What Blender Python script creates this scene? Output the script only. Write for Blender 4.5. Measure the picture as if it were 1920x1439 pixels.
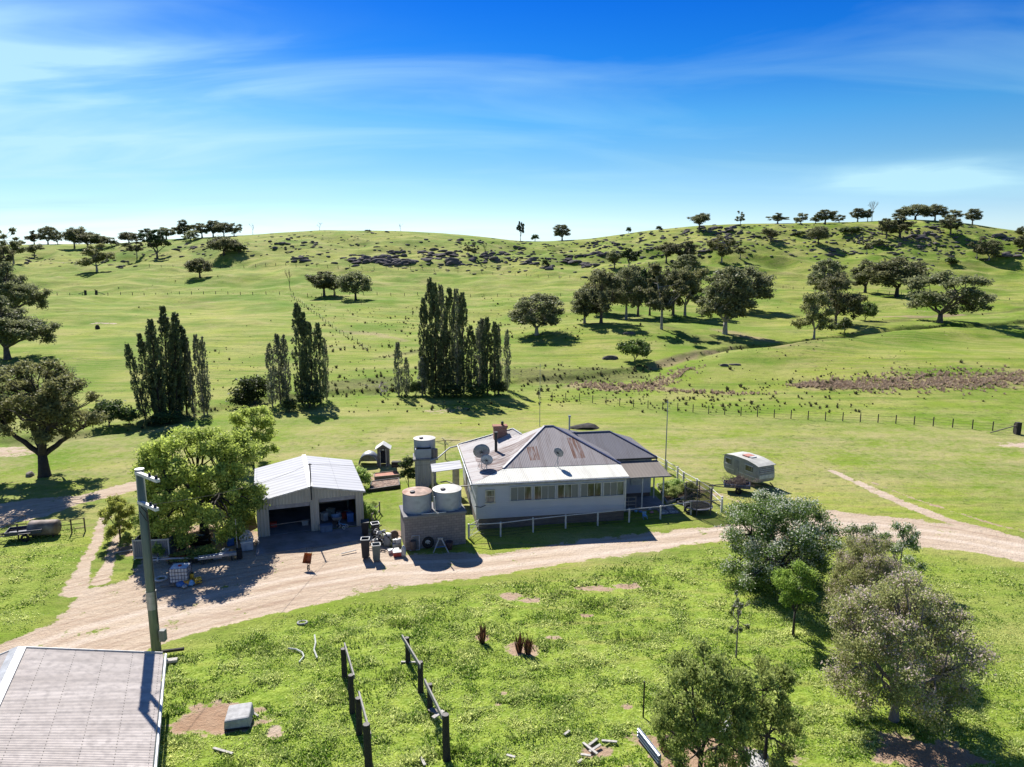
import bpy, math, random
import numpy as np
from mathutils import Vector, Matrix
R = math.radians
for o in list(bpy.data.objects): bpy.data.objects.remove(o)
SC = bpy.context.scene
COL = SC.collection

# ------------------------------------------------------------------ camera, sky, sun, exposure
CAMH, PITCH, F, CX, CY = 22.0, R(10.0), 1333.33, 960.0, 719.5
cam = bpy.data.cameras.new('camera'); camo = bpy.data.objects.new('camera', cam); COL.objects.link(camo)
camo.location = (0, 0, CAMH); camo.rotation_euler = (R(90) - PITCH, 0, 0)
cam.lens = 25.0; cam.sensor_width = 36; cam.clip_start = 0.5; cam.clip_end = 20000
SC.camera = camo

SUN_AZ, SUN_EL = R(24), R(44)          # azimuth: to the left of straight ahead (+Y)
world = bpy.data.worlds.new("World"); SC.world = world; world.use_nodes = True
nt = world.node_tree; N = nt.nodes; L = nt.links; N.clear()
def nd(t, loc=None, **kw):
    n = N.new(t)
    for k, v in kw.items(): setattr(n, k, v)
    return n
out = nd('ShaderNodeOutputWorld'); bg = nd('ShaderNodeBackground'); bg.inputs[1].default_value = 0.10
sky = nd('ShaderNodeTexSky', sky_type='NISHITA', sun_disc=False, sun_elevation=SUN_EL, sun_rotation=-SUN_AZ,
         altitude=600, air_density=1.0, dust_density=0.3, ozone_density=3.0)
tc = nd('ShaderNodeTexCoord'); sep = nd('ShaderNodeSeparateXYZ'); L.new(tc.outputs['Generated'], sep.inputs[0])
# clear inland sky: deepens quickly from the pale horizon to saturated blue
ramp = nd('ShaderNodeValToRGB'); e = ramp.color_ramp.elements
L.new(sep.outputs['Z'], ramp.inputs[0])
e[0].position = 0.0; e[0].color = (0.50, 0.60, 0.80, 1)
e[1].position = 1.0; e[1].color = (0.22, 0.36, 0.60, 1)
for p_, c_ in ((0.04, (0.54, 0.60, 0.70, 1)), (0.08, (0.39, 0.52, 0.62, 1)), (0.12, (0.28, 0.46, 0.55, 1)), (0.18, (0.15, 0.42, 0.59, 1)), (0.25, (0.03, 0.275, 0.60, 1)), (0.33, (0.008, 0.205, 0.61, 1)), (0.6, (0.2, 0.34, 0.6, 1))):
    q = e.new(p_); q.color = c_
mul = nd('ShaderNodeMix', data_type='RGBA', blend_type='MULTIPLY'); mul.inputs[0].default_value = 1
L.new(sky.outputs[0], mul.inputs[6]); L.new(ramp.outputs[0], mul.inputs[7])
# thin cirrus: stretched noise projected on a high flat layer
mp = nd('ShaderNodeVectorMath', operation='DIVIDE'); cz = nd('ShaderNodeCombineXYZ')
zz = nd('ShaderNodeMath', operation='ADD'); zz.inputs[1].default_value = 0.12; L.new(sep.outputs['Z'], zz.inputs[0])
for i in range(3): L.new(zz.outputs[0], cz.inputs[i])
L.new(tc.outputs['Generated'], mp.inputs[0]); L.new(cz.outputs[0], mp.inputs[1])
mpp = nd('ShaderNodeMapping'); mpp.inputs['Rotation'].default_value = (0, 0, R(-24)); mpp.inputs['Scale'].default_value = (0.40, 0.95, 0.2)
mpp.inputs['Location'].default_value = (3.7, 1.9, 0)
L.new(mp.outputs[0], mpp.inputs[0])
nz = nd('ShaderNodeTexNoise'); nz.inputs['Scale'].default_value = 1.5; nz.inputs['Detail'].default_value = 9; nz.inputs['Roughness'].default_value = 0.52; nz.inputs['Distortion'].default_value = 0.9
L.new(mpp.outputs[0], nz.inputs['Vector'])
cr = nd('ShaderNodeValToRGB'); cr.color_ramp.elements[0].position = 0.44; cr.color_ramp.elements[0].color = (0, 0, 0, 1)
cr.color_ramp.elements[1].position = 0.80; cr.color_ramp.elements[1].color = (0.62, 0.62, 0.62, 1)
L.new(nz.outputs[0], cr.inputs[0])
# one brighter wisp low on the right
wm = nd('ShaderNodeMapping'); wm.inputs['Location'].default_value = (-0.49, 0, -0.093); L.new(tc.outputs['Generated'], wm.inputs[0])
wd = nd('ShaderNodeSeparateXYZ'); L.new(wm.outputs[0], wd.inputs[0])
def mth(op, a, b=None, c=None):
    m = nd('ShaderNodeMath', operation=op)
    for i, v in enumerate((a, b, c)):
        if v is None: continue
        if isinstance(v, (int, float)): m.inputs[i].default_value = v
        else: L.new(v, m.inputs[i])
    return m.outputs[0]
wx = mth('DIVIDE', wd.outputs[0], 0.085); wz = mth('DIVIDE', wd.outputs[2], 0.016)
rr = mth('ADD', mth('MULTIPLY', wx, wx), mth('MULTIPLY', wz, wz))
wv = mth('EXPONENT', mth('MULTIPLY', rr, -1.0))
nz2 = nd('ShaderNodeTexNoise'); nz2.inputs['Scale'].default_value = 5; nz2.inputs['Detail'].default_value = 8; nz2.inputs['Distortion'].default_value = 1.0
m3 = nd('ShaderNodeMapping'); m3.inputs['Scale'].default_value = (1.6, 1, 7); L.new(tc.outputs['Generated'], m3.inputs[0]); L.new(m3.outputs[0], nz2.inputs['Vector'])
wv = mth('MULTIPLY', wv, mth('MULTIPLY', mth('POWER', nz2.outputs[0], 1.8), 4.2))
hz = mth('MULTIPLY', mth('EXPONENT', mth('MULTIPLY', mth('POWER', mth('DIVIDE', mth('ADD', sep.outputs[0], 0.62), 0.36), 2.0), -1.0)), mth('MULTIPLY', mth('POWER', nz.outputs[0], 2.0), 2.9))
hz = mth('MULTIPLY', hz, mth('EXPONENT', mth('MULTIPLY', mth('POWER', mth('DIVIDE', mth('SUBTRACT', sep.outputs[2], 0.16), 0.11), 2.0), -1.0)))
cl = mth('MINIMUM', mth('ADD', mth('ADD', mth('MULTIPLY', cr.outputs[0], 0.45), wv), hz), 0.85)
cm = nd('ShaderNodeMix', data_type='RGBA'); L.new(cl, cm.inputs[0]); L.new(mul.outputs[2], cm.inputs[6]); cm.inputs[7].default_value = (2.8, 4.5, 5.15, 1)
L.new(cm.outputs[2], bg.inputs[0]); L.new(bg.outputs[0], out.inputs[0])

sun = bpy.data.lights.new('sun', 'SUN'); sun.energy = 5.0; sun.angle = R(0.5); sun.color = (1.0, 0.95, 0.87)
suno = bpy.data.objects.new('sun', sun); COL.objects.link(suno)
sd = Vector((-math.sin(SUN_AZ) * math.cos(SUN_EL), math.cos(SUN_AZ) * math.cos(SUN_EL), math.sin(SUN_EL)))
suno.rotation_euler = sd.to_track_quat('Z', 'Y').to_euler()
SC.view_settings.view_transform = 'Standard'; SC.view_settings.look = 'None'
SC.view_settings.exposure = 1.0; SC.view_settings.gamma = 1.0

# ------------------------------------------------------------------ helpers: noise
rs0 = np.random.RandomState(7)
PERM = rs0.permutation(512); GR = rs0.rand(512) * 2 * math.pi
GXv, GYv = np.cos(GR), np.sin(GR)
def pn(x, y):
    x = np.asarray(x, float); y = np.asarray(y, float)
    xi = np.floor(x).astype(np.int64); yi = np.floor(y).astype(np.int64); xf = x - xi; yf = y - yi
    def g(ix, iy, dx, dy):
        h = PERM[(PERM[ix & 511] + iy) & 511]
        return GXv[h] * dx + GYv[h] * dy
    u = xf * xf * xf * (xf * (xf * 6 - 15) + 10); v = yf * yf * yf * (yf * (yf * 6 - 15) + 10)
    a = g(xi, yi, xf, yf); b = g(xi + 1, yi, xf - 1, yf); c = g(xi, yi + 1, xf, yf - 1); d = g(xi + 1, yi + 1, xf - 1, yf - 1)
    return ((a + u * (b - a)) + v * ((c + u * (d - c)) - (a + u * (b - a)))) * 1.5
def fbm(x, y, o=4, r=0.5):
    s = 0; a = 1; t = 0
    for i in range(o): s = s + a * pn(x * 2 ** i + 17.3 * i, y * 2 ** i - 9.1 * i); t += a; a *= r
    return s / t
def sst(a, b, x): t = np.clip((x - a) / (b - a), 0, 1); return t * t * (3 - 2 * t)

# ------------------------------------------------------------------ terrain
BY = np.array([-200, 60, 80, 100, 120, 140, 180, 230, 270, 320, 350, 390, 430, 500, 700, 1200, 9000.])
BZ = np.array([0, 0, -0.1, -0.5, -0.6, 0.6, 3.6, 6.6, 9.0, 13.6, 17.6, 24.0, 30., 28, 10, 2, 0])
yy = np.linspace(-200, 9000, 9201); bb = np.interp(yy, BY, BZ)
k_ = np.exp(-0.5 * (np.arange(-30, 31) / 10.) ** 2); k_ /= k_.sum(); bb = np.convolve(np.pad(bb, 30, mode='edge'), k_, 'valid')
SKX = np.array([-900, -200, 0, 200, 340, 480, 600, 750, 850, 950, 1000, 1100, 1200, 1300, 1400, 1500, 1600, 1700, 1800, 1850, 1920, 2100, 2800.])
SKY_ = np.array([460, 462, 457, 456, 446, 438, 430, 431, 437, 447, 452, 448, 432, 421, 417, 417, 414, 409, 415, 424, 434, 450, 460.])
YR = 430.
ZR = CAMH + YR * np.tan(np.arctan((CY - SKY_) / F) - PITCH)
SU = (SKX - CX) / F * 1.0 * np.cos(PITCH)
su2 = np.linspace(-1.6, 1.6, 1601); zr2 = np.interp(su2, SU, ZR); k2 = np.exp(-0.5 * (np.arange(-30, 31) / 9.) ** 2); k2 /= k2.sum()
zr2 = np.convolve(np.pad(zr2, 30, mode='edge'), k2, 'valid')
CREEK = None
def segdist(x, y, pts, wid=None):
    best = np.full(x.shape, 1e9)
    for i in range(len(pts) - 1):
        ax, ay = pts[i][:2]; bx, by = pts[i + 1][:2]
        dx, dy = bx - ax, by - ay; l2 = dx * dx + dy * dy + 1e-9
        t = np.clip(((x - ax) * dx + (y - ay) * dy) / l2, 0, 1)
        d = np.hypot(x - ax - t * dx, y - ay - t * dy)
        if wid is not None: d = d - (wid[i] + (wid[i + 1] - wid[i]) * t)
        best = np.minimum(best, d)
    return best
def T(x, y):
    x = np.asarray(x, float); y = np.asarray(y, float)
    z = np.interp(y, yy, bb)
    u = x / np.maximum(y, 60)
    t = np.clip((y - 290) / (YR - 290), 0, 1); s = np.sin(t * math.pi / 2) ** 1.6
    fall = 1 - sst(460, 900, y)
    z = z + (np.interp(u, su2, zr2) - 30.) * s * fall
    w = sst(110, 260, y) * (1 - sst(385, 425, y) * 0.85)
    z = z + w * (fbm(x / 55., y / 42., 3) * 3.4 + fbm(x / 13., y / 11., 3) * 0.75)
    hillw = sst(285, 345, y) * (1 - sst(400, 428, y)); rdg = 1 - np.abs(fbm((x + .5 * y) / 38., (y - .2 * x) / 60., 3)) * 2.4
    z = z + hillw * (rdg - .45) * 3.6 * (0.45 + 0.45 * sst(-20, 80, x))
    # knoll the gum grove stands on, and the near bank of the creek on the right
    z = z + 2.0 * np.exp(-((x - 33) / 26.) ** 2 - ((y - 178) / 16.) ** 2)
    z = z + 2.6 * np.exp(-((x - 85) / 45.) ** 2 - ((y - 138) / 20.) ** 2)
    z = z + (0.10 * fbm(x / 9., y / 9., 3)) * sst(20, 60, y)
    if CREEK is not None:
        m = (y > 70) & (y < 300)
        if np.any(m):
            sh = lambda X, Y: 1.5 * np.exp(-(segdist(X, Y, BANK) / 6.5) ** 2) * sst(18, 60, X)
            if z.ndim == 0: z = z + float(sh(x, y)) - (.65 + .7 * float(sst(20, 60, x))) * float(np.exp(-((segdist(x, y, CREEK) + 1.6 * fbm(x / 7., y / 7., 3)) / 2.4) ** 4))
            else: z[m] += sh(x[m], y[m]) - (.65 + .7 * sst(20, 60, x[m])) * np.exp(-((segdist(x[m], y[m], CREEK) + 1.6 * fbm(x[m] / 7., y[m] / 7., 3)) / 2.4) ** 4)
    return z
YS = np.concatenate([np.geomspace(8, 700, 900)])
def ray(px, row):
    a = (px - CX) / F; b = (row - CY) / F
    return np.array([a, math.cos(PITCH) - b * math.sin(PITCH), -math.sin(PITCH) - b * math.cos(PITCH)])
def G(px, row):
    d = ray(px, row); k = YS / d[1]; z = CAMH + k * d[2]; h = T(k * d[0], YS); f = z - h
    i = np.argmax(f < 0) if np.any(f < 0) else int(np.argmin(np.abs(f)))
    if i > 0 and f[i] < 0: t = f[i - 1] / (f[i - 1] - f[i]); Y = YS[i - 1] + t * (YS[i] - YS[i - 1])
    else: Y = YS[i]
    k = Y / d[1]; x = k * d[0]
    return Vector((x, Y, float(T(x, Y))))
def Z(px, row, z):
    d = ray(px, row); k = (z - CAMH) / d[2]; return Vector((k * d[0], k * d[1], z))
def ppm(p): return F / (p.y * math.cos(PITCH) + (CAMH - p.z) * math.sin(PITCH))
def top_z(p, row):      # height above p of the point seen at this row straight above p
    b = (row - CY) / F; an = PITCH + math.atan(b)
    return CAMH - p.y * math.tan(an) - p.z
ck = [(2300, 585), (1920, 604), (1700, 618), (1560, 636), (1450, 652), (1370, 655), (1300, 668), (1215, 694), (1120, 706), (1000, 716), (900, 722), (760, 730), (640, 738), (520, 745), (420, 765), (240, 805), (100, 822), (-200, 835)]
CREEK_ = [tuple(G(a, b)[:2]) for a, b in ck]; CREEK = CREEK_; BANK = [(a, b - 9.5) for a, b in CREEK_]

# ------------------------------------------------------------------ helpers: meshes, things, parts
def tag(o, label=None, cat=None, group=None, kind=None):
    if label: o['label'] = label
    if cat: o['category'] = cat
    if group: o['group'] = group
    if kind: o['kind'] = kind
    return o
def thing(name, label, cat, loc=(0, 0, 0), rz=0, group=None):
    o = bpy.data.objects.new(name, None); COL.objects.link(o); o.empty_display_size = 0.3
    o.location = loc; o.rotation_euler = (0, 0, rz); return tag(o, label, cat, group)
class MB:
    def __init__(s): s.v = []; s.f = []; s.m = []; s.uv = {}
    def add(s, vs, fs, mi=0):
        n = len(s.v); s.v += [tuple(v) for v in vs]; s.f += [tuple(i + n for i in f) for f in fs]; s.m += [mi] * len(fs); return s
    def box(s, x0, x1, y0, y1, z0, z1, mi=0):
        vs = [(x, y, z) for z in (z0, z1) for y in (y0, y1) for x in (x0, x1)]
        return s.add(vs, [(0, 2, 3, 1), (4, 5, 7, 6), (0, 1, 5, 4), (2, 6, 7, 3), (0, 4, 6, 2), (1, 3, 7, 5)], mi)
    def bar(s, a, b, w, h=None, mi=0, up=(0, 0, 1)):
        h = h or w; a = Vector(a); b = Vector(b); d = (b - a).normalized(); up = Vector(up)
        if abs(d.dot(up)) > 0.98: up = Vector((1, 0, 0))
        r = d.cross(up).normalized() * (w / 2); u = r.cross(d).normalized() * (h / 2)
        vs = [p + i * r + j * u for p in (a, b) for i, j in ((-1, -1), (1, -1), (1, 1), (-1, 1))]
        return s.add(vs, [(3, 2, 1, 0), (4, 5, 6, 7), (0, 1, 5, 4), (1, 2, 6, 5), (2, 3, 7, 6), (3, 0, 4, 7)], mi)
    def tube(s, pts, rad, n=8, mi=0, cap=True):
        pts = [Vector(p) for p in pts]
        if isinstance(rad, (int, float)): rad = [rad] * len(pts)
        vs = []; ref = None
        for i, p in enumerate(pts):
            d = (pts[min(i + 1, len(pts) - 1)] - pts[max(i - 1, 0)])
            d = d.normalized() if d.length > 1e-9 else Vector((0, 0, 1))
            if ref is None: ref = d.orthogonal().normalized()
            r = (ref - d * ref.dot(d)); r = r.normalized() if r.length > 1e-6 else d.orthogonal().normalized(); ref = r; u = d.cross(r)
            for k in range(n):
                a = 2 * math.pi * k / n; vs.append(p + rad[i] * (math.cos(a) * r + math.sin(a) * u))
        fs = [(i * n + k, i * n + (k + 1) % n, (i + 1) * n + (k + 1) % n, (i + 1) * n + k) for i in range(len(pts) - 1) for k in range(n)]
        if cap: fs += [tuple(reversed(range(n))), tuple((len(pts) - 1) * n + k for k in range(n))]
        return s.add(vs, fs, mi)
    def lathe(s, prof, n=24, mi=0, c=(0, 0, 0)):
        vs = [(c[0] + r * math.cos(2 * math.pi * k / n), c[1] + r * math.sin(2 * math.pi * k / n), c[2] + z) for r, z in prof for k in range(n)]
        fs = [(i * n + k, i * n + (k + 1) % n, (i + 1) * n + (k + 1) % n, (i + 1) * n + k) for i in range(len(prof) - 1) for k in range(n)]
        return s.add(vs, fs, mi)
    def torus(s, c, axis, R_, r_, n=20, m=8, mi=0):
        axis = Vector(axis).normalized(); a = axis.orthogonal().normalized(); b = axis.cross(a); c = Vector(c); vs = []
        for i in range(n):
            t = 2 * math.pi * i / n; d = math.cos(t) * a + math.sin(t) * b
            for j in range(m):
                q = 2 * math.pi * j / m; vs.append(c + d * (R_ + r_ * math.cos(q)) + axis * r_ * math.sin(q))
        return s.add(vs, [(i * m + j, ((i + 1) % n) * m + j, ((i + 1) % n) * m + (j + 1) % m, i * m + (j + 1) % m) for i in range(n) for j in range(m)], mi)
    def sheet(s, quad, th=0.03, mi=0):      # slab with its top on the given polygon
        q = [Vector(p) for p in quad]; nrm = (q[1] - q[0]).cross(q[2] - q[0]).normalized()
        if nrm.z < 0: q.reverse(); nrm = -nrm
        n = len(q); vs = q + [p - nrm * th for p in q]
        return s.add(vs, [tuple(range(n)), tuple(range(2 * n - 1, n - 1, -1))] + [(i, i + n, (i + 1) % n + n, (i + 1) % n) for i in range(n)], mi)
    def build(s, name, mats, parent=None, smooth=False, bevel=0, uvf=None, seed=0):
        me = bpy.data.meshes.new(name); me.from_pydata(s.v, [], s.f); me.update()
        if not isinstance(mats, (list, tuple)): mats = [mats]
        for m in mats: me.materials.append(m)
        if len(mats) > 1: me.polygons.foreach_set('material_index', s.m)
        if smooth: me.polygons.foreach_set('use_smooth', [True] * len(me.polygons))
        if uvf:
            ul = me.uv_layers.new(name='UVMap'); 
            for l in me.loops: ul.data[l.index].uv = uvf(Vector(s.v[l.vertex_index]))
        o = bpy.data.objects.new(name, me); COL.objects.link(o)
        if parent: o.parent = parent
        if bevel:
            b = o.modifiers.new('bevel', 'BEVEL'); b.width = bevel; b.segments = 2; b.limit_method = 'ANGLE'
        return o
def fastmesh(name, V, Fq, mat, attrs=None, smooth=False, k=4):
    me = bpy.data.meshes.new(name); nv = len(V); nf = len(Fq)
    me.vertices.add(nv); me.vertices.foreach_set('co', np.asarray(V, np.float32).ravel())
    me.loops.add(nf * k); me.polygons.add(nf)
    me.loops.foreach_set('vertex_index', np.asarray(Fq, np.int32).ravel())
    me.polygons.foreach_set('loop_start', np.arange(0, nf * k, k, dtype=np.int32))
    if smooth: me.polygons.foreach_set('use_smooth', np.ones(nf, bool))
    me.update(calc_edges=True)
    for m in (mat if isinstance(mat, (list, tuple)) else [mat]): me.materials.append(m)
    for nme, ty, arr in (attrs or []):
        at = me.attributes.new(nme, ty, 'POINT')
        at.data.foreach_set('value' if ty == 'FLOAT' else 'color', np.asarray(arr, np.float32).ravel())
    return me
def link(name, me, parent=None):
    o = bpy.data.objects.new(name, me); COL.objects.link(o)
    if parent: o.parent = parent
    return o
def copy_tree(o, parent=None):
    c = o.copy(); COL.objects.link(c)
    if parent: c.parent = parent
    for ch in [q for q in bpy.data.objects if q.parent == o]: copy_tree(ch, c)
    return c

# ------------------------------------------------------------------ materials
class NT:
    def __init__(s, name):
        s.m = bpy.data.materials.new(name); s.m.use_nodes = True; s.t = s.m.node_tree; s.t.nodes.clear()
        s.o = s.n('ShaderNodeOutputMaterial')
    def n(s, ty, **kw):
        q = s.t.nodes.new(ty)
        for k, v in kw.items(): setattr(q, k, v)
        return q
    def l(s, a, b): s.t.links.new(a, b)
    def set(s, sock, v):
        if isinstance(v, bpy.types.NodeSocket): s.l(v, sock)
        elif v is not None: sock.default_value = v
    def math(s, op, a, b=None, c=None, clamp=False):
        q = s.n('ShaderNodeMath', operation=op); q.use_clamp = clamp
        for i, v in enumerate((a, b, c)): s.set(q.inputs[i], v) if v is not None else None
        return q.outputs[0]
    def mix(s, f, a, b, bt='MIX'):
        q = s.n('ShaderNodeMix', data_type='RGBA', blend_type=bt); s.set(q.inputs[0], f)
        for i, v in ((6, a), (7, b)):
            if isinstance(v, tuple) and len(v) == 3: v = v + (1,)
            s.set(q.inputs[i], v)
        return q.outputs[2]
    def coord(s, kind='Object', scale=(1, 1, 1), rot=(0, 0, 0)):
        t = s.n('ShaderNodeTexCoord'); m = s.n('ShaderNodeMapping'); m.inputs['Scale'].default_value = scale; m.inputs['Rotation'].default_value = rot
        s.l(t.outputs[kind], m.inputs[0]); return m.outputs[0]
    def geo(s, scale=(1, 1, 1)):
        t = s.n('ShaderNodeNewGeometry'); m = s.n('ShaderNodeMapping'); m.inputs['Scale'].default_value = scale
        s.l(t.outputs['Position'], m.inputs[0]); return m.outputs[0]
    def noise(s, vec, sc, det=4, ro=0.55, dist=0):
        q = s.n('ShaderNodeTexNoise'); q.inputs['Scale'].default_value = sc; q.inputs['Detail'].default_value = det
        q.inputs['Roughness'].default_value = ro; q.inputs['Distortion'].default_value = dist; s.l(vec, q.inputs['Vector']); return q.outputs[0]
    def ramp(s, v, *st):
        q = s.n('ShaderNodeValToRGB'); e = q.color_ramp.elements; s.l(v, q.inputs[0])
        for i, (p, c) in enumerate(st):
            c = (c, c, c, 1) if isinstance(c, (int, float)) else tuple(c) + (1,)
            if i < 2: e[i].position = p; e[i].color = c
            else: z = e.new(p); z.color = c
        return q.outputs[0]
    def bump(s, h, st=0.5, dist=0.05):
        q = s.n('ShaderNodeBump'); q.inputs['Strength'].default_value = st; q.inputs['Distance'].default_value = dist; s.l(h, q.inputs['Height']); return q.outputs[0]
    def attr(s, nme):
        q = s.n('ShaderNodeAttribute', attribute_name=nme); return q
    def bsdf(s, col, rough=0.7, metal=0, nrm=None, spec=0.5, **kw):
        q = s.n('ShaderNodeBsdfPrincipled')
        if isinstance(col, tuple): col = col + (1,) if len(col) == 3 else col
        s.set(q.inputs['Base Color'], col); s.set(q.inputs['Roughness'], rough); s.set(q.inputs['Metallic'], metal)
        q.inputs['Specular IOR Level'].default_value = spec
        if nrm is not None: s.l(nrm, q.inputs['Normal'])
        return q.outputs[0]
    def done(s, sh): s.l(sh, s.o.inputs[0]); return s.m
def P(name, c, rough=0.7, metal=0, var=0.18, sc=3, bump=0.15, dirt=None, spec=0.4):
    t = NT(name); v = t.coord('Object'); n1 = t.noise(v, sc, 5); n2 = t.noise(v, sc * 7, 3)
    a = tuple(x * (1 - var * 1.6) for x in c); b = tuple(min(1, x * (1 + var)) for x in c)
    col = t.ramp(n1, (0.3, a), (0.7, b))
    if dirt: col = t.mix(t.ramp(t.noise(v, sc * 0.7, 6, 0.7), (0.5, 0.0), (0.68, 0.9)), col, dirt)
    return t.done(t.bsdf(col, rough, metal, t.bump(n2, bump, 0.02), spec))
WHITE = P('white_paint', (0.52, 0.52, 0.51), 0.6, var=0.1, dirt=(0.4, 0.37, 0.33))
CREAM = P('cream_paint', (0.55, 0.5, 0.4), 0.6)
DARK = P('dark_metal', (0.03, 0.03, 0.035), 0.5, 0.3)
BLACK = P('black_rubber', (0.012, 0.012, 0.013), 0.8)
STEEL = P('galvanised_steel', (0.36, 0.38, 0.40), 0.45, 0.4, dirt=(0.22, 0.2, 0.18))
GREYP = P('grey_plastic', (0.12, 0.13, 0.13), 0.5)
GREENP = P('dark_green_plastic', (0.03, 0.06, 0.045), 0.45)
BLUEP = P('blue_plastic', (0.05, 0.16, 0.42), 0.45)
SKYBLUE = P('light_blue_plastic', (0.16, 0.36, 0.62), 0.5)
YELLOW = P('yellow_plastic', (0.62, 0.38, 0.03), 0.45)
ORANGE = P('orange_paint', (0.5, 0.13, 0.03), 0.5, dirt=(0.15, 0.06, 0.03))
RED = P('red_paint', (0.42, 0.05, 0.035), 0.5)
WOOD = P('weathered_wood', (0.2, 0.17, 0.14), 0.9, sc=6, bump=0.5)
BLKWOOD = P('black_weathered_wood', (0.035, 0.03, 0.028), 0.9, sc=8, bump=0.6)
PALEWOOD = P('pale_grey_board', (0.38, 0.36, 0.33), 0.85, sc=8, bump=0.4)
CONC = P('concrete', (0.2, 0.195, 0.2), 0.9, sc=0.8, var=0.16, bump=0.2, dirt=(0.13, 0.115, 0.1))
BRICKR = None
def brickmat(name, c1, c2, mort, w=0.4, h=0.2, rot=False):
    t = NT(name); v = t.coord('Object')
    sp = t.n('ShaderNodeSeparateXYZ'); t.l(v, sp.inputs[0]); cb = t.n('ShaderNodeCombineXYZ')
    t.l(t.math('ADD', sp.outputs[0], sp.outputs[1]), cb.inputs[0]); t.l(sp.outputs[2], cb.inputs[1])
    b = t.n('ShaderNodeTexBrick'); t.l(cb.outputs[0], b.inputs['Vector']); b.inputs['Scale'].default_value = 1
    b.inputs['Brick Width'].default_value = w; b.inputs['Row Height'].default_value = h; b.inputs['Mortar Size'].default_value = 0.012
    b.inputs['Color1'].default_value = c1 + (1,); b.inputs['Color2'].default_value = c2 + (1,); b.inputs['Mortar'].default_value = mort + (1,)
    n = t.noise(v, 1.3, 5); col = t.mix(t.ramp(n, (0.4, 0.0), (0.75, 0.6)), b.outputs[0], tuple(x * 0.55 for x in c1))
    return t.done(t.bsdf(col, 0.9, 0, t.bump(b.outputs['Fac'], -0.6, 0.02)))
BLOCK = brickmat('grey_blockwork', (0.27, 0.23, 0.22), (0.20, 0.175, 0.17), (0.11, 0.095, 0.09))
BRICK = brickmat('red_brick', (0.32, 0.12, 0.07), (0.22, 0.09, 0.06), (0.3, 0.27, 0.24), 0.23, 0.086)
STONE = brickmat('dark_foundation_brick', (0.16, 0.12, 0.10), (0.11, 0.09, 0.085), (0.16, 0.14, 0.13), 0.23, 0.086)
def ribmat(name, c, pitch=0.2, rough=0.5, stain=(0.14, 0.11, 0.095), stn=0.5, rust=(0.14, 0.055, 0.03), boxes=(), metal=0.0, depth=0.02, joints=None, thr=0.52):
    """corrugated sheet: uv.x across the ribs, uv.y along them (metres)"""
    t = NT(name); tc = t.n('ShaderNodeUVMap'); sp = t.n('ShaderNodeSeparateXYZ'); t.l(tc.outputs[0], sp.inputs[0])
    w = t.math('SINE', t.math('MULTIPLY', sp.outputs[0], 2 * math.pi / pitch))
    mp = t.n('ShaderNodeMapping'); mp.inputs['Scale'].default_value = (1.9, 0.2, 1); t.l(tc.outputs[0], mp.inputs[0])
    n = t.noise(mp.outputs[0], 1.0, 6, 0.65); n2 = t.noise(tc.outputs[0], 0.5, 5, 0.6)
    # individual sheets differ a little
    sh = t.n('ShaderNodeTexWhiteNoise', noise_dimensions='2D'); fl = t.n('ShaderNodeVectorMath', operation='FLOOR')
    m2 = t.n('ShaderNodeMapping'); m2.inputs['Scale'].default_value = (1 / 0.76, 1 / 3.1, 1); t.l(tc.outputs[0], m2.inputs[0]); t.l(m2.outputs[0], fl.inputs[0]); t.l(fl.outputs[0], sh.inputs[0])
    col = t.mix(t.math('MULTIPLY', sh.outputs[0], 0.35), c, tuple(x * 0.72 for x in c))
    col = t.mix(t.math('MULTIPLY', t.ramp(n, (thr - 0.02, 0.0), (thr + 0.07, 1.0)), stn), col, stain)
    col = t.mix(t.math('MULTIPLY', t.ramp(n2, (0.4, 0.0), (0.8, 1.0)), 0.35), col, tuple(x * 0.6 for x in c))
    col = t.mix(t.math('MULTIPLY', t.ramp(w, (-0.0, 1.0), (0.9, 0.0)), 0.28), col, tuple(x * 0.6 for x in c))
    for (u0, u1, v0, v1) in boxes:
        f = None
        for sk, lo, hi in ((0, u0, u1), (1, v0, v1)):
            for op, vv in (('GREATER_THAN', lo), ('LESS_THAN', hi)):
                g = t.math(op, t.math('ADD', sp.outputs[sk], t.math('MULTIPLY', t.math('SUBTRACT', n, 0.5), 0.4)), vv); f = g if f is None else t.math('MULTIPLY', f, g)
        f = t.math('MULTIPLY', f, t.ramp(t.noise(mp.outputs[0], 3, 5), (0.38, 0.0), (0.55, 0.85)))
        col = t.mix(f, col, rust)
    if joints:
        j = t.math('LESS_THAN', t.math('PINGPONG', sp.outputs[1], joints), 0.02)
        col = t.mix(t.math('MULTIPLY', j, 0.5), col, tuple(x * 0.35 for x in c))
    return t.done(t.bsdf(col, .8, metal, t.bump(w, 0.8, depth), .15))
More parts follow.
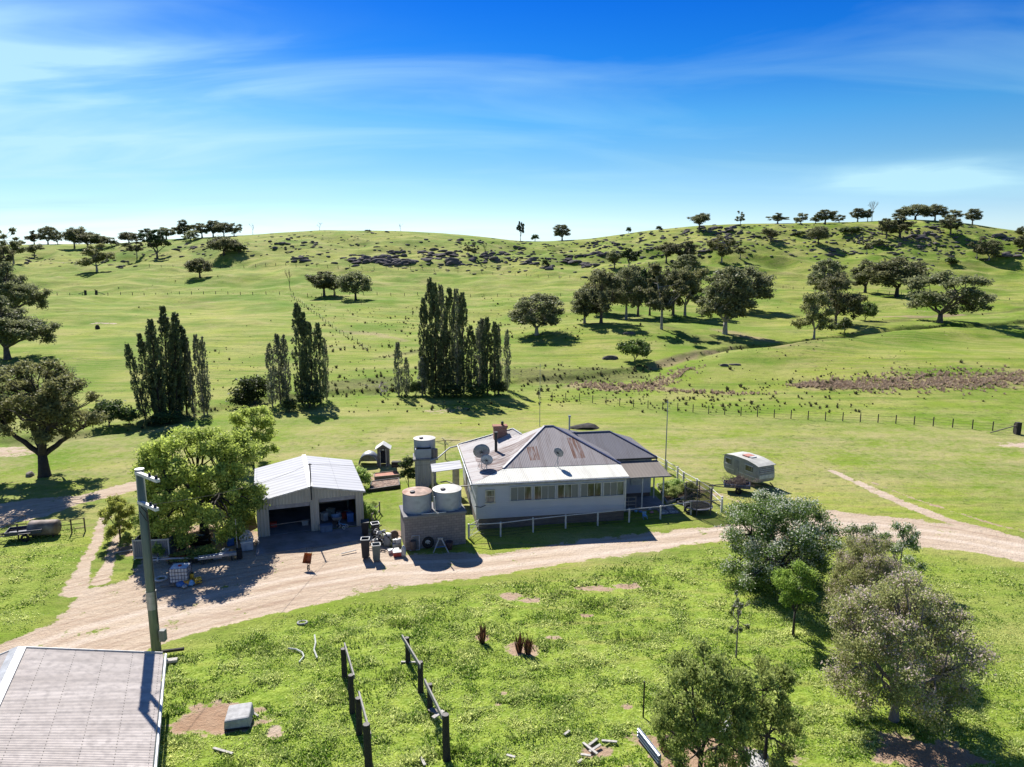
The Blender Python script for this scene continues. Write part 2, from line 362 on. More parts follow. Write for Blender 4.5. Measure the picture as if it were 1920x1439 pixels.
def leafmat(name, c1, c2, c3=None, th=0.5, trans=0.35, tcol=None):
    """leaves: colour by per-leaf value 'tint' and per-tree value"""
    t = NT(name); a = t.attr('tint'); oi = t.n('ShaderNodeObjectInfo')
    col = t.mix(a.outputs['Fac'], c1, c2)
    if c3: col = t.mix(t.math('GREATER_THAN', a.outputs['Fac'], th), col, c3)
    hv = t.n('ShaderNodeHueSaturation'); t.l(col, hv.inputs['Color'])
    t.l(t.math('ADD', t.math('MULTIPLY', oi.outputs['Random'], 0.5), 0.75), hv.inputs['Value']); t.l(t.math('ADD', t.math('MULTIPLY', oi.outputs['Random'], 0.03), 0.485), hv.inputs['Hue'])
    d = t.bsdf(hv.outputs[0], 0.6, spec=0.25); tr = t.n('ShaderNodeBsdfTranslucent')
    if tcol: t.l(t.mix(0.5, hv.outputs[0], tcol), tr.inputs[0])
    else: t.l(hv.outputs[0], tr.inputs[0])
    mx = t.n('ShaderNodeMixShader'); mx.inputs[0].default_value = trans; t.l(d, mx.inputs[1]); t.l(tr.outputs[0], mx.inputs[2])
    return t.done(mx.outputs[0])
LF = dict(
    gum=leafmat('gum_leaves', (0.05, 0.068, 0.028), (0.30, 0.30, 0.15), trans=0.42),
    olive=leafmat('olive_gum_leaves', (0.075, 0.09, 0.03), (0.36, 0.36, 0.15), trans=0.42),
    dgreen=leafmat('dark_green_leaves', (0.02, 0.04, 0.012), (0.07, 0.1, 0.035), trans=0.25),
    popd=leafmat('poplar_leaves_dark', (0.035, 0.055, 0.022), (0.22, 0.26, 0.125), trans=0.35),
    popp=leafmat('poplar_leaves_pale', (0.06, 0.075, 0.035), (0.30, 0.31, 0.20), trans=0.3),
    ash=leafmat('yellow_green_leaves', (0.085, 0.125, 0.02), (0.60, 0.64, 0.15), trans=0.48),
    pear=leafmat('pear_leaves_and_blossom', (0.07, 0.12, 0.025), (0.22, 0.30, 0.08), (0.60, 0.60, 0.50), 0.62, trans=0.38),
    lime=leafmat('lime_leaves', (0.13, 0.22, 0.025), (0.36, 0.46, 0.10), trans=0.45),
    plum=leafmat('budding_leaves', (0.16, 0.15, 0.06), (0.50, 0.53, 0.20), (0.50, 0.40, 0.38), 0.66, trans=0.45),
    fruit=leafmat('young_fruit_leaves', (0.12, 0.19, 0.03), (0.48, 0.56, 0.18), trans=0.5),
    willow=leafmat('willow_leaves', (0.05, 0.09, 0.02), (0.14, 0.2, 0.05), trans=0.35),
    shrub=leafmat('shrub_leaves', (0.03, 0.05, 0.015), (0.11, 0.15, 0.04), trans=0.3),
    rush=leafmat('rush_blades', (0.035, 0.04, 0.02), (0.12, 0.11, 0.06), trans=0.2),
    dryrush=leafmat('dry_rush_blades', (0.32, 0.235, 0.165), (0.52, 0.42, 0.31), trans=0.4),
    grass=leafmat('grass_blades', (0.11, 0.21, 0.012), (0.72, 0.74, 0.30), trans=0.5),
)
BARK = P('gum_bark', (0.11, 0.09, 0.08), 0.9, sc=2.5, var=0.35, bump=0.6)
PBARK = P('pale_bark', (0.3, 0.27, 0.24), 0.85, sc=2, var=0.3, bump=0.5)
DBARK = P('dark_bark', (0.045, 0.038, 0.034), 0.9, sc=3, var=0.3, bump=0.6)
TWIG = P('grey_twigs', (0.2, 0.165, 0.165), 0.9, sc=3)
ROCK = P('granite', (0.14, 0.125, 0.125), 0.95, sc=0.9, var=0.45, bump=1.0, dirt=(0.04, 0.037, 0.032), spec=0.1)

# ground: one procedural material steered by painted-in-plan masks (what grows where)
def groundmat():
    t = NT('paddock_ground'); pos = t.geo(); m = t.attr('mask'); sp = t.n('ShaderNodeSeparateColor'); t.l(m.outputs['Color'], sp.inputs[0])
    m2 = t.attr('mask2'); sp2 = t.n('ShaderNodeSeparateColor'); t.l(m2.outputs['Color'], sp2.inputs[0])
    dirt, brown, dark = sp.outputs[0], sp.outputs[1], sp.outputs[2]; lush = sp2.outputs[0]; soil = sp2.outputs[1]; wear = sp2.outputs[2]
    big = t.noise(pos, 0.018, 4, 0.6); mid = t.noise(pos, 0.11, 5, 0.6); fine = t.noise(pos, 1.6, 5, 0.65); vf = t.noise(pos, 7, 4, 0.7)
    st = t.noise(t.geo((0.10, 0.55, 1)), 0.5, 5, 0.65)
    g = t.mix(t.ramp(big, (0.38, 0.0), (0.62, 1.0)), (0.13, 0.222, 0.012), (0.30, 0.33, 0.058))
    g = t.mix(t.ramp(mid, (0.38, 0.0), (0.66, 0.85)), g, (0.33, 0.32, 0.105))
    g = t.mix(t.ramp(st, (0.45, 0.0), (0.62, 0.75)), g, (0.095, 0.185, 0.010))
    g = t.mix(t.ramp(t.noise(t.geo((0.25, 1.1, 1)), 0.9, 4, 0.7), (0.5, 0.0), (0.72, 0.5)), g, (0.20, 0.175, 0.055))
    g2 = t.mix(t.ramp(fine, (0.3, 0.0), (0.7, 1.0)), (0.11, 0.205, 0.010), (0.31, 0.38, 0.055))
    g2 = t.mix(t.ramp(vf, (0.45, 0.0), (0.75, 0.7)), g2, (0.38, 0.43, 0.15))
    g2 = t.mix(t.ramp(mid, (0.45, 0.0), (0.7, 0.5)), g2, (0.15, 0.25, 0.02))
    g = t.mix(lush, g, g2)
    g = t.mix(t.ramp(vf, (0.3, 0.6), (0.6, 0.0)), g, (0.075, 0.10, 0.012))
    g = t.mix(t.math('MULTIPLY', wear, t.ramp(t.math('ADD', t.math('MULTIPLY', fine, 0.5), t.math('MULTIPLY', mid, 0.5)), (0.42, 0.0), (0.58, 0.9))), g, (0.34, 0.275, 0.16))
    m3 = t.attr('mask3'); sp3 = t.n('ShaderNodeSeparateColor'); t.l(m3.outputs['Color'], sp3.inputs[0])
    g = t.mix(t.math('MULTIPLY', sp3.outputs[2], t.ramp(mid, (0.3, 0.9), (0.7, 0.35))), g, (0.085, 0.165, 0.010))
    fk = t.noise(t.geo((1, 1, 1)), 0.85, 3, 0.8)
    g = t.mix(t.math('MULTIPLY', t.ramp(fk, (0.56, 0.0), (0.64, 0.75)), t.math('MULTIPLY', t.ramp(t.noise(pos, 0.045, 3, 0.6), (0.42, 0.0), (0.6, 1.0)), t.math('SUBTRACT', 1.0, lush))), g, (0.075, 0.10, 0.022))
    # stock tracks along the contours
    tk = t.n('ShaderNodeTexWave'); tk.inputs['Scale'].default_value = 0.16; tk.inputs['Distortion'].default_value = 9; tk.inputs['Detail'].default_value = 3; tk.inputs['Detail Scale'].default_value = 0.5; tk.bands_direction = 'Y'; t.l(pos, tk.inputs['Vector'])
    g = t.mix(t.math('MULTIPLY', t.ramp(tk.outputs[0], (0.86, 0.0), (0.97, 0.5)), t.ramp(big, (0.45, 0.0), (0.6, 1.0))), g, (0.30, 0.25, 0.10))
    g = t.mix(t.math('MULTIPLY', t.ramp(t.noise(pos, 0.35, 6, 0.75), (0.60, 0.0), (0.70, 0.75)), t.math('SUBTRACT', 1.0, lush)), g, (0.25, 0.21, 0.10))
    # rushy and dry-brown ground
    g = t.mix(t.math('MULTIPLY', dark, t.ramp(fine, (0.3, 1.0), (0.65, 0.35))), g, (0.075, 0.075, 0.028))
    g = t.mix(t.math('MULTIPLY', brown, t.ramp(fine, (0.35, 1.0), (0.75, 0.55))), g, (0.29, 0.215, 0.135))
    # bare sandy tracks, with wheel-line streaks
    tr = t.noise(t.geo((0.28, 2.1, 1)), 1.1, 6, 0.68, 0.6)
    d = t.mix(t.ramp(tr, (0.42, 0.0), (0.70, 0.5)), (0.46, 0.375, 0.285), (0.29, 0.20, 0.14))
    cbr = t.n('ShaderNodeCombineXYZ'); t.l(t.math('MULTIPLY', sp3.outputs[0], 2.6), cbr.inputs[0]); t.l(t.math('MULTIPLY', sp3.outputs[1], 0.12), cbr.inputs[1])
    rt = t.noise(cbr.outputs[0], 1.0, 5, 0.6, 0.3)
    d = t.mix(t.ramp(rt, (0.48, 0.0), (0.66, 0.6)), d, (0.25, 0.165, 0.115))
    d = t.mix(t.math('MULTIPLY', t.ramp(t.math('ABSOLUTE', t.math('SUBTRACT', sp3.outputs[0], 0.85)), (0.1, 0.8), (0.5, 0.0)), 0.8), d, (0.56, 0.48, 0.40))
    d = t.mix(t.ramp(vf, (0.3, 0.5), (0.6, 0.0)), d, (0.29, 0.22, 0.17))
    d = t.mix(t.ramp(mid, (0.5, 0.0), (0.7, 0.5)), d, (0.50, 0.43, 0.36))
    d = t.mix(soil, d, t.mix(fine, (0.23, 0.13, 0.08), (0.36, 0.26, 0.18)))
    rg = t.math('ADD', t.math('SUBTRACT', dirt, t.math('MULTIPLY', t.ramp(t.noise(pos, 0.5, 5, 0.7), (0.56, 0.0), (0.66, 0.5)), t.math('SUBTRACT', 1.0, soil))), t.math('MULTIPLY', t.math('SUBTRACT', fine, 0.5), 1.5))
    rg = t.math('ADD', rg, t.math('MULTIPLY', t.math('SUBTRACT', vf, 0.5), 1.0))
    c = t.mix(t.ramp(rg, (0.38, 0.0), (0.66, 1.0)), g, d)
    h = t.math('ADD', t.math('MULTIPLY', fine, 0.6), t.math('MULTIPLY', vf, 0.4))
    return t.done(t.bsdf(c, 0.95, 0, t.bump(h, 0.9, 0.22), 0.1))
GROUND = groundmat()

# ------------------------------------------------------------------ ground sheet
def P2(pts): return [tuple(G(a, b)[:2]) for a, b in pts]
def polysd(x, y, poly):     # signed distance, positive inside
    d = segdist(x, y, list(poly) + [poly[0]]); ins = np.zeros(x.shape, bool); n = len(poly)
    for i in range(n):
        ax, ay = poly[i]; bx, by = poly[(i + 1) % n]
        if ay == by: continue
        c = ((ay > y) != (by > y)) & (x < (bx - ax) * (y - ay) / (by - ay) + ax); ins ^= c
    return np.where(ins, d, -d)
def build_ground():
    du = np.concatenate([[-8, -5, -3, -2, -1.5, -1.2, -1.0], np.linspace(-0.86, 0.86, 900), [1.0, 1.2, 1.5, 2, 3, 5, 8]])
    ys = np.concatenate([[-24, -10, 0, 8], np.geomspace(14, 125, 560), np.geomspace(125.5, 470, 380), np.geomspace(480, 8000, 30)])
    U, Y = np.meshgrid(du, ys); X = U * (Y + 25); nr, nc = X.shape
    x = X.ravel(); y = Y.ravel(); z = T(x, y)
    near = (y > 14) & (y < 130) & (np.abs(x) < 110); fe = 0.45 * fbm(x / 3.1, y / 3.1, 4) + 0.5 * fbm(x / 1.1, y / .8, 3)
    def soft(sd, w=0.5, nse=1.0): return sst(-w, w, sd + fe * nse)
    dirt = np.zeros(len(x)); soil = np.zeros(len(x)); wear = np.zeros(len(x)); brown = np.zeros(len(x)); dark = np.zeros(len(x))
    xn, yn = x[near], y[near]; fn = fe[near]
    def sub(arr, sd, w, k, amp=1.0):
        v = sst(-w, w, sd + fn * k) * amp; arr[near] = np.maximum(arr[near], v); return v
    yard = P2([(1352, 986), (1200, 1000), (1000, 1026), (925, 1041), (880, 1036), (757, 1040), (700, 1000), (685, 985), (480, 1005), (455, 990), (360, 985), (300, 1010), (262, 1050), (244, 1082), (214, 1096), (180, 1100), (152, 1112), (126, 1138), (98, 1166), (40, 1192), (0, 1209), (-200, 1235), (-300, 1380), (60, 1330), (300, 1207), (400, 1178), (560, 1140), (700, 1108), (900, 1082), (1050, 1058), (1200, 1035), (1352, 1014)])
    east = P2([(1352, 984), (1450, 976), (1540, 960), (1565, 957), (1600, 962), (1700, 972), (1800, 984), (1920, 1009), (2200, 1070), (2200, 1130), (1920, 1055), (1850, 1040), (1750, 1028), (1650, 1015), (1600, 1006), (1540, 1010), (1450, 1016), (1352, 1015)])
    west = P2([(-300, 955), (0, 944), (60, 935), (150, 929), (250, 902), (330, 890), (335, 900), (250, 921), (150, 946), (90, 966), (0, 990), (-300, 1020)])
    for pl in (yard, east, west): sub(dirt, polysd(xn, yn, pl), 0.45, 0.8)
    def track(pts, w, amp=1.0, k=0.5, arr=dirt, soft_=0.3):
        q = P2(pts); return sub(arr, -segdist(xn, yn, q, w), soft_, k, amp)
    track([(196, 968), (183, 1010), (160, 1055), (140, 1110)], [0.3, 0.4, 0.45, 0.8], 1)
    track([(228, 968), (220, 1005), (205, 1050), (190, 1090)], [0.2, 0.3, 0.4, 0.6], 0.95)
    track([(1553, 880), (1590, 896), (1650, 925), (1720, 955), (1790, 980), (1860, 996), (1920, 1012)], [0.45, 0.5, 0.6, 0.7, 0.7, 0.5, 0.3], 0.95, 0.55)
    w = track([(1590, 885), (1700, 930), (1800, 963), (1870, 985), (1990, 1010)], [0.05, 0.15, 0.25, 0.3, 0.35], 0.8, 0.6); soil[near] = np.maximum(soil[near], w)
    track([(1280, 900), (1340, 925), (1400, 945)], [0.2, 0.25, 0.2], 0.6, 0.8)
    def blob(px, row, rx, ry, amp=1.0, so=0.0):
        c = G(px, row); d = 1 - np.hypot((xn - c.x) / rx, (yn - c.y) / ry); v = sst(-0.35, 0.55, d + fn * 1.15) * amp
        dirt[near] = np.maximum(dirt[near], v)
        if so: soil[near] = np.maximum(soil[near], v * so)
    blob(400, 1347, 2.4, 1.3, 1.1, 1); blob(445, 1340, 1.4, .7, 1, 1); blob(517, 1374, .55, .5, 1.0, 0); blob(955, 1118, 1.2, .6, .8, .8); blob(985, 1125, 1.0, .4, .8, .8)
    blob(1115, 1103, 1.7, .45, .8, .8); blob(1175, 1099, 1.2, .5, .9, .8); blob(1100, 1154, .5, .3, .8, .8); blob(1040, 1195, .6, .25, .7, .6)
    blob(905, 1196, .5, .55, .9, 1); blob(980, 1216, 1.0, .8, 1.0, .8); blob(1735, 1415, 2.6, 1.3, 1, 1); blob(1330, 1425, 3.2, 1.6, 1, .9); blob(1230, 1390, 1.4, .6, .8, .9); blob(1118, 1410, 1.0, .7, .9, .8)
    blob(1175, 1325, .5, .3, .7, .8); blob(937, 1320, .35, .25, .7, .8); blob(250, 1030, 1.6, 1.4, .9, 1); blob(380, 1000, 5, 3, .85, .9); blob(1915, 835, 2.6, 1.6, .9, .0); blob(845, 770, 5, 2.5, .45, .7)
    blob(700, 895, 2.3, 1.6, .9, .8); blob(765, 1000, 1.8, 1.0, .9, .8); blob(10, 845, 4, 2, .8, .2); blob(0, 850, 6, 2, .6, .2); blob(1288, 925, 3, 2, .6, .8); blob(945, 1300, .3, .3, .7, .8)
    def far(arr, pts, w, amp, soft_=1.5, k=4.0):
        q = P2(pts); mm = (y > 60) & (y < 460); sd = -segdist(x[mm], y[mm], q, w); arr[mm] = np.maximum(arr[mm], sst(-soft_, soft_, sd + fbm(x[mm] / 6., y[mm] / 6., 3) * k) * amp)
    far(brown, [(1500, 724), (1580, 722), (1680, 720), (1780, 716), (1860, 712), (1990, 703)], [0.5, 1.6, 2.2, 3.0, 2.2, 2], .8, 2.0, 5)
    far(brown, [(1180, 728), (1300, 735), (1420, 740)], [1.4, .4, .1], .8, 1, 3)
    far(brown, [(1080, 722), (1160, 728), (1230, 722), (1290, 690)], [1.5, 2.5, 1, .5], .9, 1, 3)
    far(dark, [(965, 700), (1060, 705), (1150, 708), (1210, 700)], [4, 6, 5, 2], 1, 1.5, 4)
    far(dark, [(620, 725), (700, 720), (760, 722)], [4, 6, 3], .9, 1.5, 4)
    far(dark, [(640, 683), (720, 670), (800, 655), (900, 640)], [.3, .6, .8, .4], 1, .6, 1.5)
    far(brown, [(640, 622), (700, 626), (760, 640)], [1, 2, 1], .6, 1, 3)
    far(dark, [(1230, 608), (1320, 640), (1400, 650)], [3, 3, 2], .7, 2, 4); far(brown, [(1360, 622), (1440, 640)], [3, 2], .8, 2, 4)
    far(dark, [(1590, 612), (1680, 600), (1760, 594), (1920, 580)], [1.2, 1.8, 1.2, 1.5], .9, 1, 3); far(dark, [(1560, 600), (1640, 608)], [2, 2], .8, 1, 3)
    far(brown, [(1640, 596), (1740, 594), (1800, 590)], [1, 1.5, 1], .8, 1, 3)
    far(dirt, [(1640, 583), (1735, 584)], [.2, .4], .8, .5, 1); far(dirt, [(165, 607), (215, 607)], [.1, .4], .8, .9, 3); far(dirt, [(95, 493), (120, 493)], [.5, .8], .5, 1.5, 4)
    far(dark, [tuple(q) for q in ck], [.6] * len(ck), .8, 1.8, 5); far(brown, [(1600, 630), (1450, 652), (1370, 655), (1300, 668), (1215, 694)], [.2, .5, .3, .6, .8], .7, 1.2, 4)
    far(dark, [(20, 560), (60, 553)], [0, .1], .1)
    # lush grass in the paddock below the drive; worn yellow grass round the buildings
    lower = P2([(250, 1230), (400, 1190), (560, 1150), (700, 1118), (900, 1092), (1050, 1068), (1200, 1045), (1352, 1022), (1600, 1020), (1760, 1040), (1920, 1070), (2300, 1150), (2300, 1600), (200, 1600)])
    lush = np.zeros(len(x)); sdl = polysd(xn, yn, lower); lush[near] = sst(-0.3, 2.5, sdl + fn)
    lush[near] *= 1 - 0.55 * sst(14, 26, xn)
    wst = P2([(-300, 1010), (160, 985), (150, 1060), (60, 1190), (-300, 1230)]); sdw = polysd(xn, yn, wst); lush[near] = np.maximum(lush[near], 0.55 * sst(-.3, 2, sdw))
    wear = 0.30 * sst(-0.1, 0.5, fbm(x / 16., y / 9., 4)) * (1 - lush)
    wear = np.maximum(wear, np.exp(-((y - 80) / 20.) ** 2) * 0.6 * (1 - lush))
    cl_ = P2([(-200, 1290), (0, 1245), (150, 1190), (300, 1150), (420, 1120), (560, 1090), (700, 1066), (900, 1058), (1050, 1040), (1200, 1018), (1352, 1000), (1540, 985), (1650, 990), (1800, 1008), (1920, 1030), (2200, 1095)])
    across = np.full(len(x), 9.0); across[near] = segdist(xn, yn, cl_); along = x * .9 + y * .2
    wet = sst(.06, .34, fbm(x / 34. + 3, y / 22., 4)) * sst(90, 130, y); wet = np.maximum(wet, np.exp(-(segdist(x, y, CREEK) / 9.) ** 2) * .35 * (y > 70) * (y < 300))
    # lumpy turf relief
    grassy = (1 - np.clip(dirt * 1.4, 0, 1)); det = np.zeros(len(x))
    fz = (y < 70) & (y > 14)
    det[fz] = (fbm(x[fz] / 1.3, y[fz] / 1.3, 3) * 0.11 + fbm(x[fz] / .35, y[fz] / .35, 2) * 0.05) * lush[fz] * grassy[fz]
    mz = (y >= 40) & (y < 260); det[mz] += fbm(x[mz] / 1.1, y[mz] / 1.1, 3) * 0.06 * grassy[mz] * (1 - lush[mz])
    z = z + det - 0.05 * dirt * near
    V = np.stack([x, y, z], 1)
    idx = np.arange(nr * nc).reshape(nr, nc); q = np.stack([idx[:-1, :-1].ravel(), idx[:-1, 1:].ravel(), idx[1:, 1:].ravel(), idx[1:, :-1].ravel()], 1)
    mask = np.stack([dirt, brown, dark, np.ones(len(x))], 1); mask2 = np.stack([lush, soil, wear, np.ones(len(x))], 1); mask3 = np.stack([across, along, wet, np.ones(len(x))], 1)
    # the tracks are the bare faces of the same sheet
    rd = np.zeros(len(x), bool); rd[near] = (np.maximum(np.maximum(polysd(xn, yn, yard), polysd(xn, yn, east)), polysd(xn, yn, west)) > 0)
    fr = rd[q].all(1)
    def part(name, sel):
        qq = q[sel]; u, inv = np.unique(qq, return_inverse=True)
        me = fastmesh(name, V[u], inv.reshape(-1, 4), GROUND, [('mask', 'FLOAT_COLOR', mask[u]), ('mask2', 'FLOAT_COLOR', mask2[u]), ('mask3', 'FLOAT_COLOR', mask3[u])], True)
        return tag(link(name, me), kind='structure')
    part('ground', ~fr); part('dirt_road', fr)
    return dict(du=du, ys=ys, z=z.reshape(nr, nc), dirt=dirt.reshape(nr, nc), lush=lush.reshape(nr, nc), lower=lower)
GI = build_ground()

# ================================================================== THE HOUSE
W_BOARD = (lambda: (lambda t: t.done(t.bsdf(t.mix(t.ramp(t.noise(t.coord('Object'), 0.8, 5), (0.35, 0.0), (0.7, 0.5)), (0.49, 0.50, 0.56), (0.41, 0.42, 0.48)), 0.7, 0,
     t.bump(t.math('FRACT', t.math('MULTIPLY', (lambda q: (t.l(t.coord('Object'), q.inputs[0]), q.outputs[2])[1])(t.n('ShaderNodeSeparateXYZ')), 6.0)), 0.7, 0.02))))(NT('painted_weatherboard')))()
GLASS = (lambda t: t.done(t.bsdf(t.mix(t.ramp(t.noise(t.coord('Object', (2, 1, 0.4)), 1.5, 3), (0.45, 0.0), (0.6, 1.0)), (0.02, 0.025, 0.03), (0.16, 0.17, 0.17)), 0.12, 0, None, 0.6)))(NT('window_glass'))
GLASSB = (lambda t: t.done(t.bsdf((0.17, 0.18, 0.17), 0.5, 0, t.bump((lambda w: (t.l(t.coord('Object'), w.inputs[0]), w.outputs[0])[1])(t.n('ShaderNodeTexWave')), 0.3, 0.01))))(NT('curtained_glass'))
NAVY = P('navy_cap_shadow', (0.035, 0.045, 0.11), 0.5)  # ridge cap colour; the navy also paints the shadow strip along the hip
TIN_RUST = ribmat('rusty_corrugated_iron', (0.34, 0.31, 0.31), 0.15, stn=0.5, stain=(0.17, 0.13, 0.12), boxes=((5.3, 6.2, 3.4, 5.2), (9.2, 10.2, 3.4, 6.2), (11.5, 12.0, 4.0, 4.9)))
TIN_LEFT = ribmat('streaky_corrugated_iron', (0.47, 0.45, 0.445), 0.15, stn=0.5, stain=(0.26, 0.20, 0.185), thr=0.5, rust=(.13, .085, .075), boxes=((0.2, 7.6, 0.9, 7.4),))
TIN_WHITE = ribmat('pale_painted_iron', (0.66, 0.66, 0.60), 0.15, stn=0.4, stain=(0.42, 0.39, 0.36), joints=2.5)
TIN_DARK = ribmat('grey_corrugated_iron', (0.205, 0.20, 0.22), 0.15, stn=0.35, stain=(0.12, 0.11, 0.115))
TIN_PATIO = ribmat('brown_grey_ribbed_sheet', (0.21, 0.185, 0.165), 0.3, stn=0.2, stain=(0.09, 0.08, 0.07), depth=0.006)
TIN_GAR = ribmat('zinc_ribbed_roof', (0.43, 0.44, 0.47), 0.76, stn=0.4, stain=(0.33, 0.33, 0.355), depth=0.02, thr=0.5, joints=3.2)
CREAMRIB = ribmat('cream_ribbed_wall', (0.47, 0.44, 0.37), 0.25, stn=0.25, stain=(0.3, 0.27, 0.23), depth=0.025)
GREYRIB = ribmat('grey_ribbed_wall', (0.5, 0.49, 0.5), 0.2, stn=0.4, stain=(0.22, 0.2, 0.19), depth=0.02)
TANKM = P('tank_galvanised', (0.36, 0.38, 0.43), 0.5, 0.15, var=0.1, sc=1.2, dirt=(0.26, 0.27, 0.3))
TANKTOP = P('tank_top_pale', (0.42, 0.41, 0.38), 0.6, 0.0, sc=1.5, dirt=(0.33, 0.25, 0.2))
TANKRUST = P('tank_top_rusty', (0.34, 0.24, 0.19), 0.8, 0.0, var=0.5, sc=1.3, dirt=(0.32, 0.11, 0.05))
HA = R(9.3); HO = Vector((-3.11, 55.3, 0))
def HL(s, t, z=0): c, n = math.cos(HA), math.sin(HA); return Vector((HO.x + s * c - t * n, HO.y + s * n + t * c, z))
house = thing('farmhouse', 'long low white farmhouse with a rusty hipped iron roof', 'house', HO, HA)
MB().box(.3, 12.85, .32, 12.3, -.3, .86).box(12.85, 17.1, 5.6, 12, -.3, .5).build('foundation', STONE, house)
MB().box(.26, 12.9, .28, 12.3, .86, 3.93).box(12.9, 17.15, 5.55, 12, .5, 3.85).build('wall', W_BOARD, house)
MB().box(.2, .34, .22, .36, .86, 3.93).build('corner_board', WHITE, house); MB().box(12.84, 12.96, .2, .34, .86, 3.93).build('corner_board', WHITE, house)
MB().box(.34, 12.84, .23, .277, 3.62, 3.93).build('frieze_board', P('grey_frieze', (0.34, 0.34, 0.36)), house)
for k in range(5):
    s0 = 3.02 + k * 1.98; s1 = s0 + 1.86; z0, z1 = 2.30, 3.52
    f = MB(); y0, y1 = .17, .275
    f.box(s0, s1, y0, y1, z1 - .07, z1).box(s0, s1, y0 - .05, y1, z0 - .07, z0 + .01).box(s0, s0 + .07, y0, y1, z0 + .01, z1 - .07).box(s1 - .07, s1, y0, y1, z0 + .01, z1 - .07)
    n = 3; wv_ = (s1 - s0 - .14) / n
    for i in range(1, n): f.box(s0 + .07 + i * wv_ - .02, s0 + .07 + i * wv_ + .02, y0 + .02, y1, z0 + .01, z1 - .07)
    fr = f.build('window', WHITE, house)
    for i in range(n):
        MB().box(s0 + .09 + i * wv_ + .005, s0 + .05 + (i + 1) * wv_ - .005, y0 + .06, y0 + .075, z0 + .02, z1 - .08).build('pane', GLASSB if (k * 3 + i) % 4 in (0, 1) else GLASS, fr)
f = MB().box(.98, 1.78, .17, .275, 3.28, 3.36).box(.93, 1.83, .12, .275, 2.2, 2.28).box(.98, 1.06, .17, .275, 2.28, 3.28).box(1.7, 1.78, .17, .275, 2.28, 3.28).box(1.06, 1.7, .2, .275, 2.74, 2.8)
fr = f.build('window', CREAM, house)
MB().box(1.07, 1.69, .22, .235, 2.3, 3.26).build('pane', GLASS, fr)
# roof planes
UST = lambda v: (v.x, v.y); UTS = lambda v: (v.y, v.x)
a_, b_, c_, v_, e_, d_ = (-.1, 0, 4.0), (-.1, 12.6, 4.0), (5.0, 10.9, 5.78), (5.6, 9.3, 5.6), (7.5, 8, 6.62), (2.8, 2.6, 4.40)
e2, r_, rb, mb = (8.3, 8, 6.62), (13.15, 2.45, 4.36), (13.15, 13.2, 4.36), (7, 13, 4.1)
m = MB()
for tri in ((a_, d_, b_), (d_, v_, b_), (d_, e_, v_), (v_, c_, b_)): m.sheet(tri, .04)
rl = m.build('roof', TIN_LEFT, house, uvf=UTS)
tag(rl, 'streaky left roof slope, pale towards the back')
m = MB().sheet((d_, r_, e2, e_), .04)
rf = m.build('roof', TIN_RUST, house, uvf=UST); tag(rf, 'front roof slope with two rust patches')
MB().sheet((r_, rb, e2), .04).sheet((b_, c_, mb), .04).sheet((c_, v_, mb), .04).sheet((v_, e_, mb), .04).sheet((e_, e2, mb), .04).sheet((e2, rb, mb), .04).build('roof', TIN_DARK, house, uvf=UTS)
vr = MB().sheet((a_, (13.1, -.05, 3.98), (13.15, 2.5, 4.33), (2.8, 2.65, 4.375)), .04).build('verandah_roof', TIN_WHITE, house, uvf=UST)
MB().tube([(-.15, -.1, 3.93), (13.15, -.16, 3.9)], .06, 8).build('gutter', STEEL, house)
MB().tube([(-.2, -.1, 3.93), (-.2, 12.6, 3.93)], .06, 8).build('gutter', STEEL, house)
def cap(pts, mat=NAVY, w=.2, par=None, name='ridge_cap'):
    m = MB()
    for p, q in zip(pts[:-1], pts[1:]): m.bar(Vector(p) + Vector((0, 0, .035)), Vector(q) + Vector((0, 0, .035)), w, .05)
    return m.build(name, mat, par or rf)
cap([d_, e_, e2, r_]); cap([c_, b_], STEEL, .14, rl); cap([c_, v_], STEEL, .14, rl)
w1, w2, w3, w4 = (10.0, 9, 5.62), (14.1, 9, 5.62), (17.5, 5.2, 3.98), (10.6, 5.2, 3.98)
r2 = MB().sheet((w4, w3, w2, w1), .04).build('roof', TIN_DARK, house, uvf=UST); tag(r2, 'plain grey roof of the rear right wing')
MB().sheet((w3, (17.5, 12.6, 3.98), w2), .04).sheet((w1, w2, (17.5, 12.6, 3.98), (10.6, 12.6, 3.98)), .04).build('roof', TIN_DARK, house, uvf=UTS)
cap([w1, w2, w3], NAVY, .16, r2); MB().box(13.1, 17.55, 5.1, 5.16, 3.83, 3.97).build('fascia', DARK, house)
# patio
MB().sheet(((13.2, 2.3, 3.1), (17.75, 2.3, 3.1), (17.5, 5.15, 3.72), (13.2, 5.15, 3.72)), .06).build('patio_roof', TIN_PATIO, house, uvf=UST)
MB().box(13.15, 17.8, 2.22, 2.28, 2.98, 3.12).build('gutter', P('patio_gutter', (0.25, 0.23, 0.22)), house)
for s_, t_ in ((17.2, 2.6), (15.25, 2.6), (17.2, 4.9)): MB().box(s_ - .055, s_ + .055, t_ - .055, t_ + .055, 0, 3.14).build('patio_post', WHITE, house)
MB().box(13.0, 17.6, 2.3, 5.5, -.1, .16).build('patio_floor', CONC, house)
m = MB()
for z_ in (.45, .75, 1.1): m.box(13.15, 14.75, 2.62, 2.66, z_, z_ + .1)
for s_ in (13.2, 14.0, 14.7): m.box(s_, s_ + .07, 2.66, 2.72, .16, 1.2)
m.build('patio_rail', P('patio_timber', (0.25, 0.22, 0.2)), house)
MB().box(13.6, 14.45, 5.5, 5.54, .55, 2.5).build('door', DARK, house); MB().box(15.2, 16.4, 5.48, 5.53, 1.3, 2.5).build('window', WHITE, house)
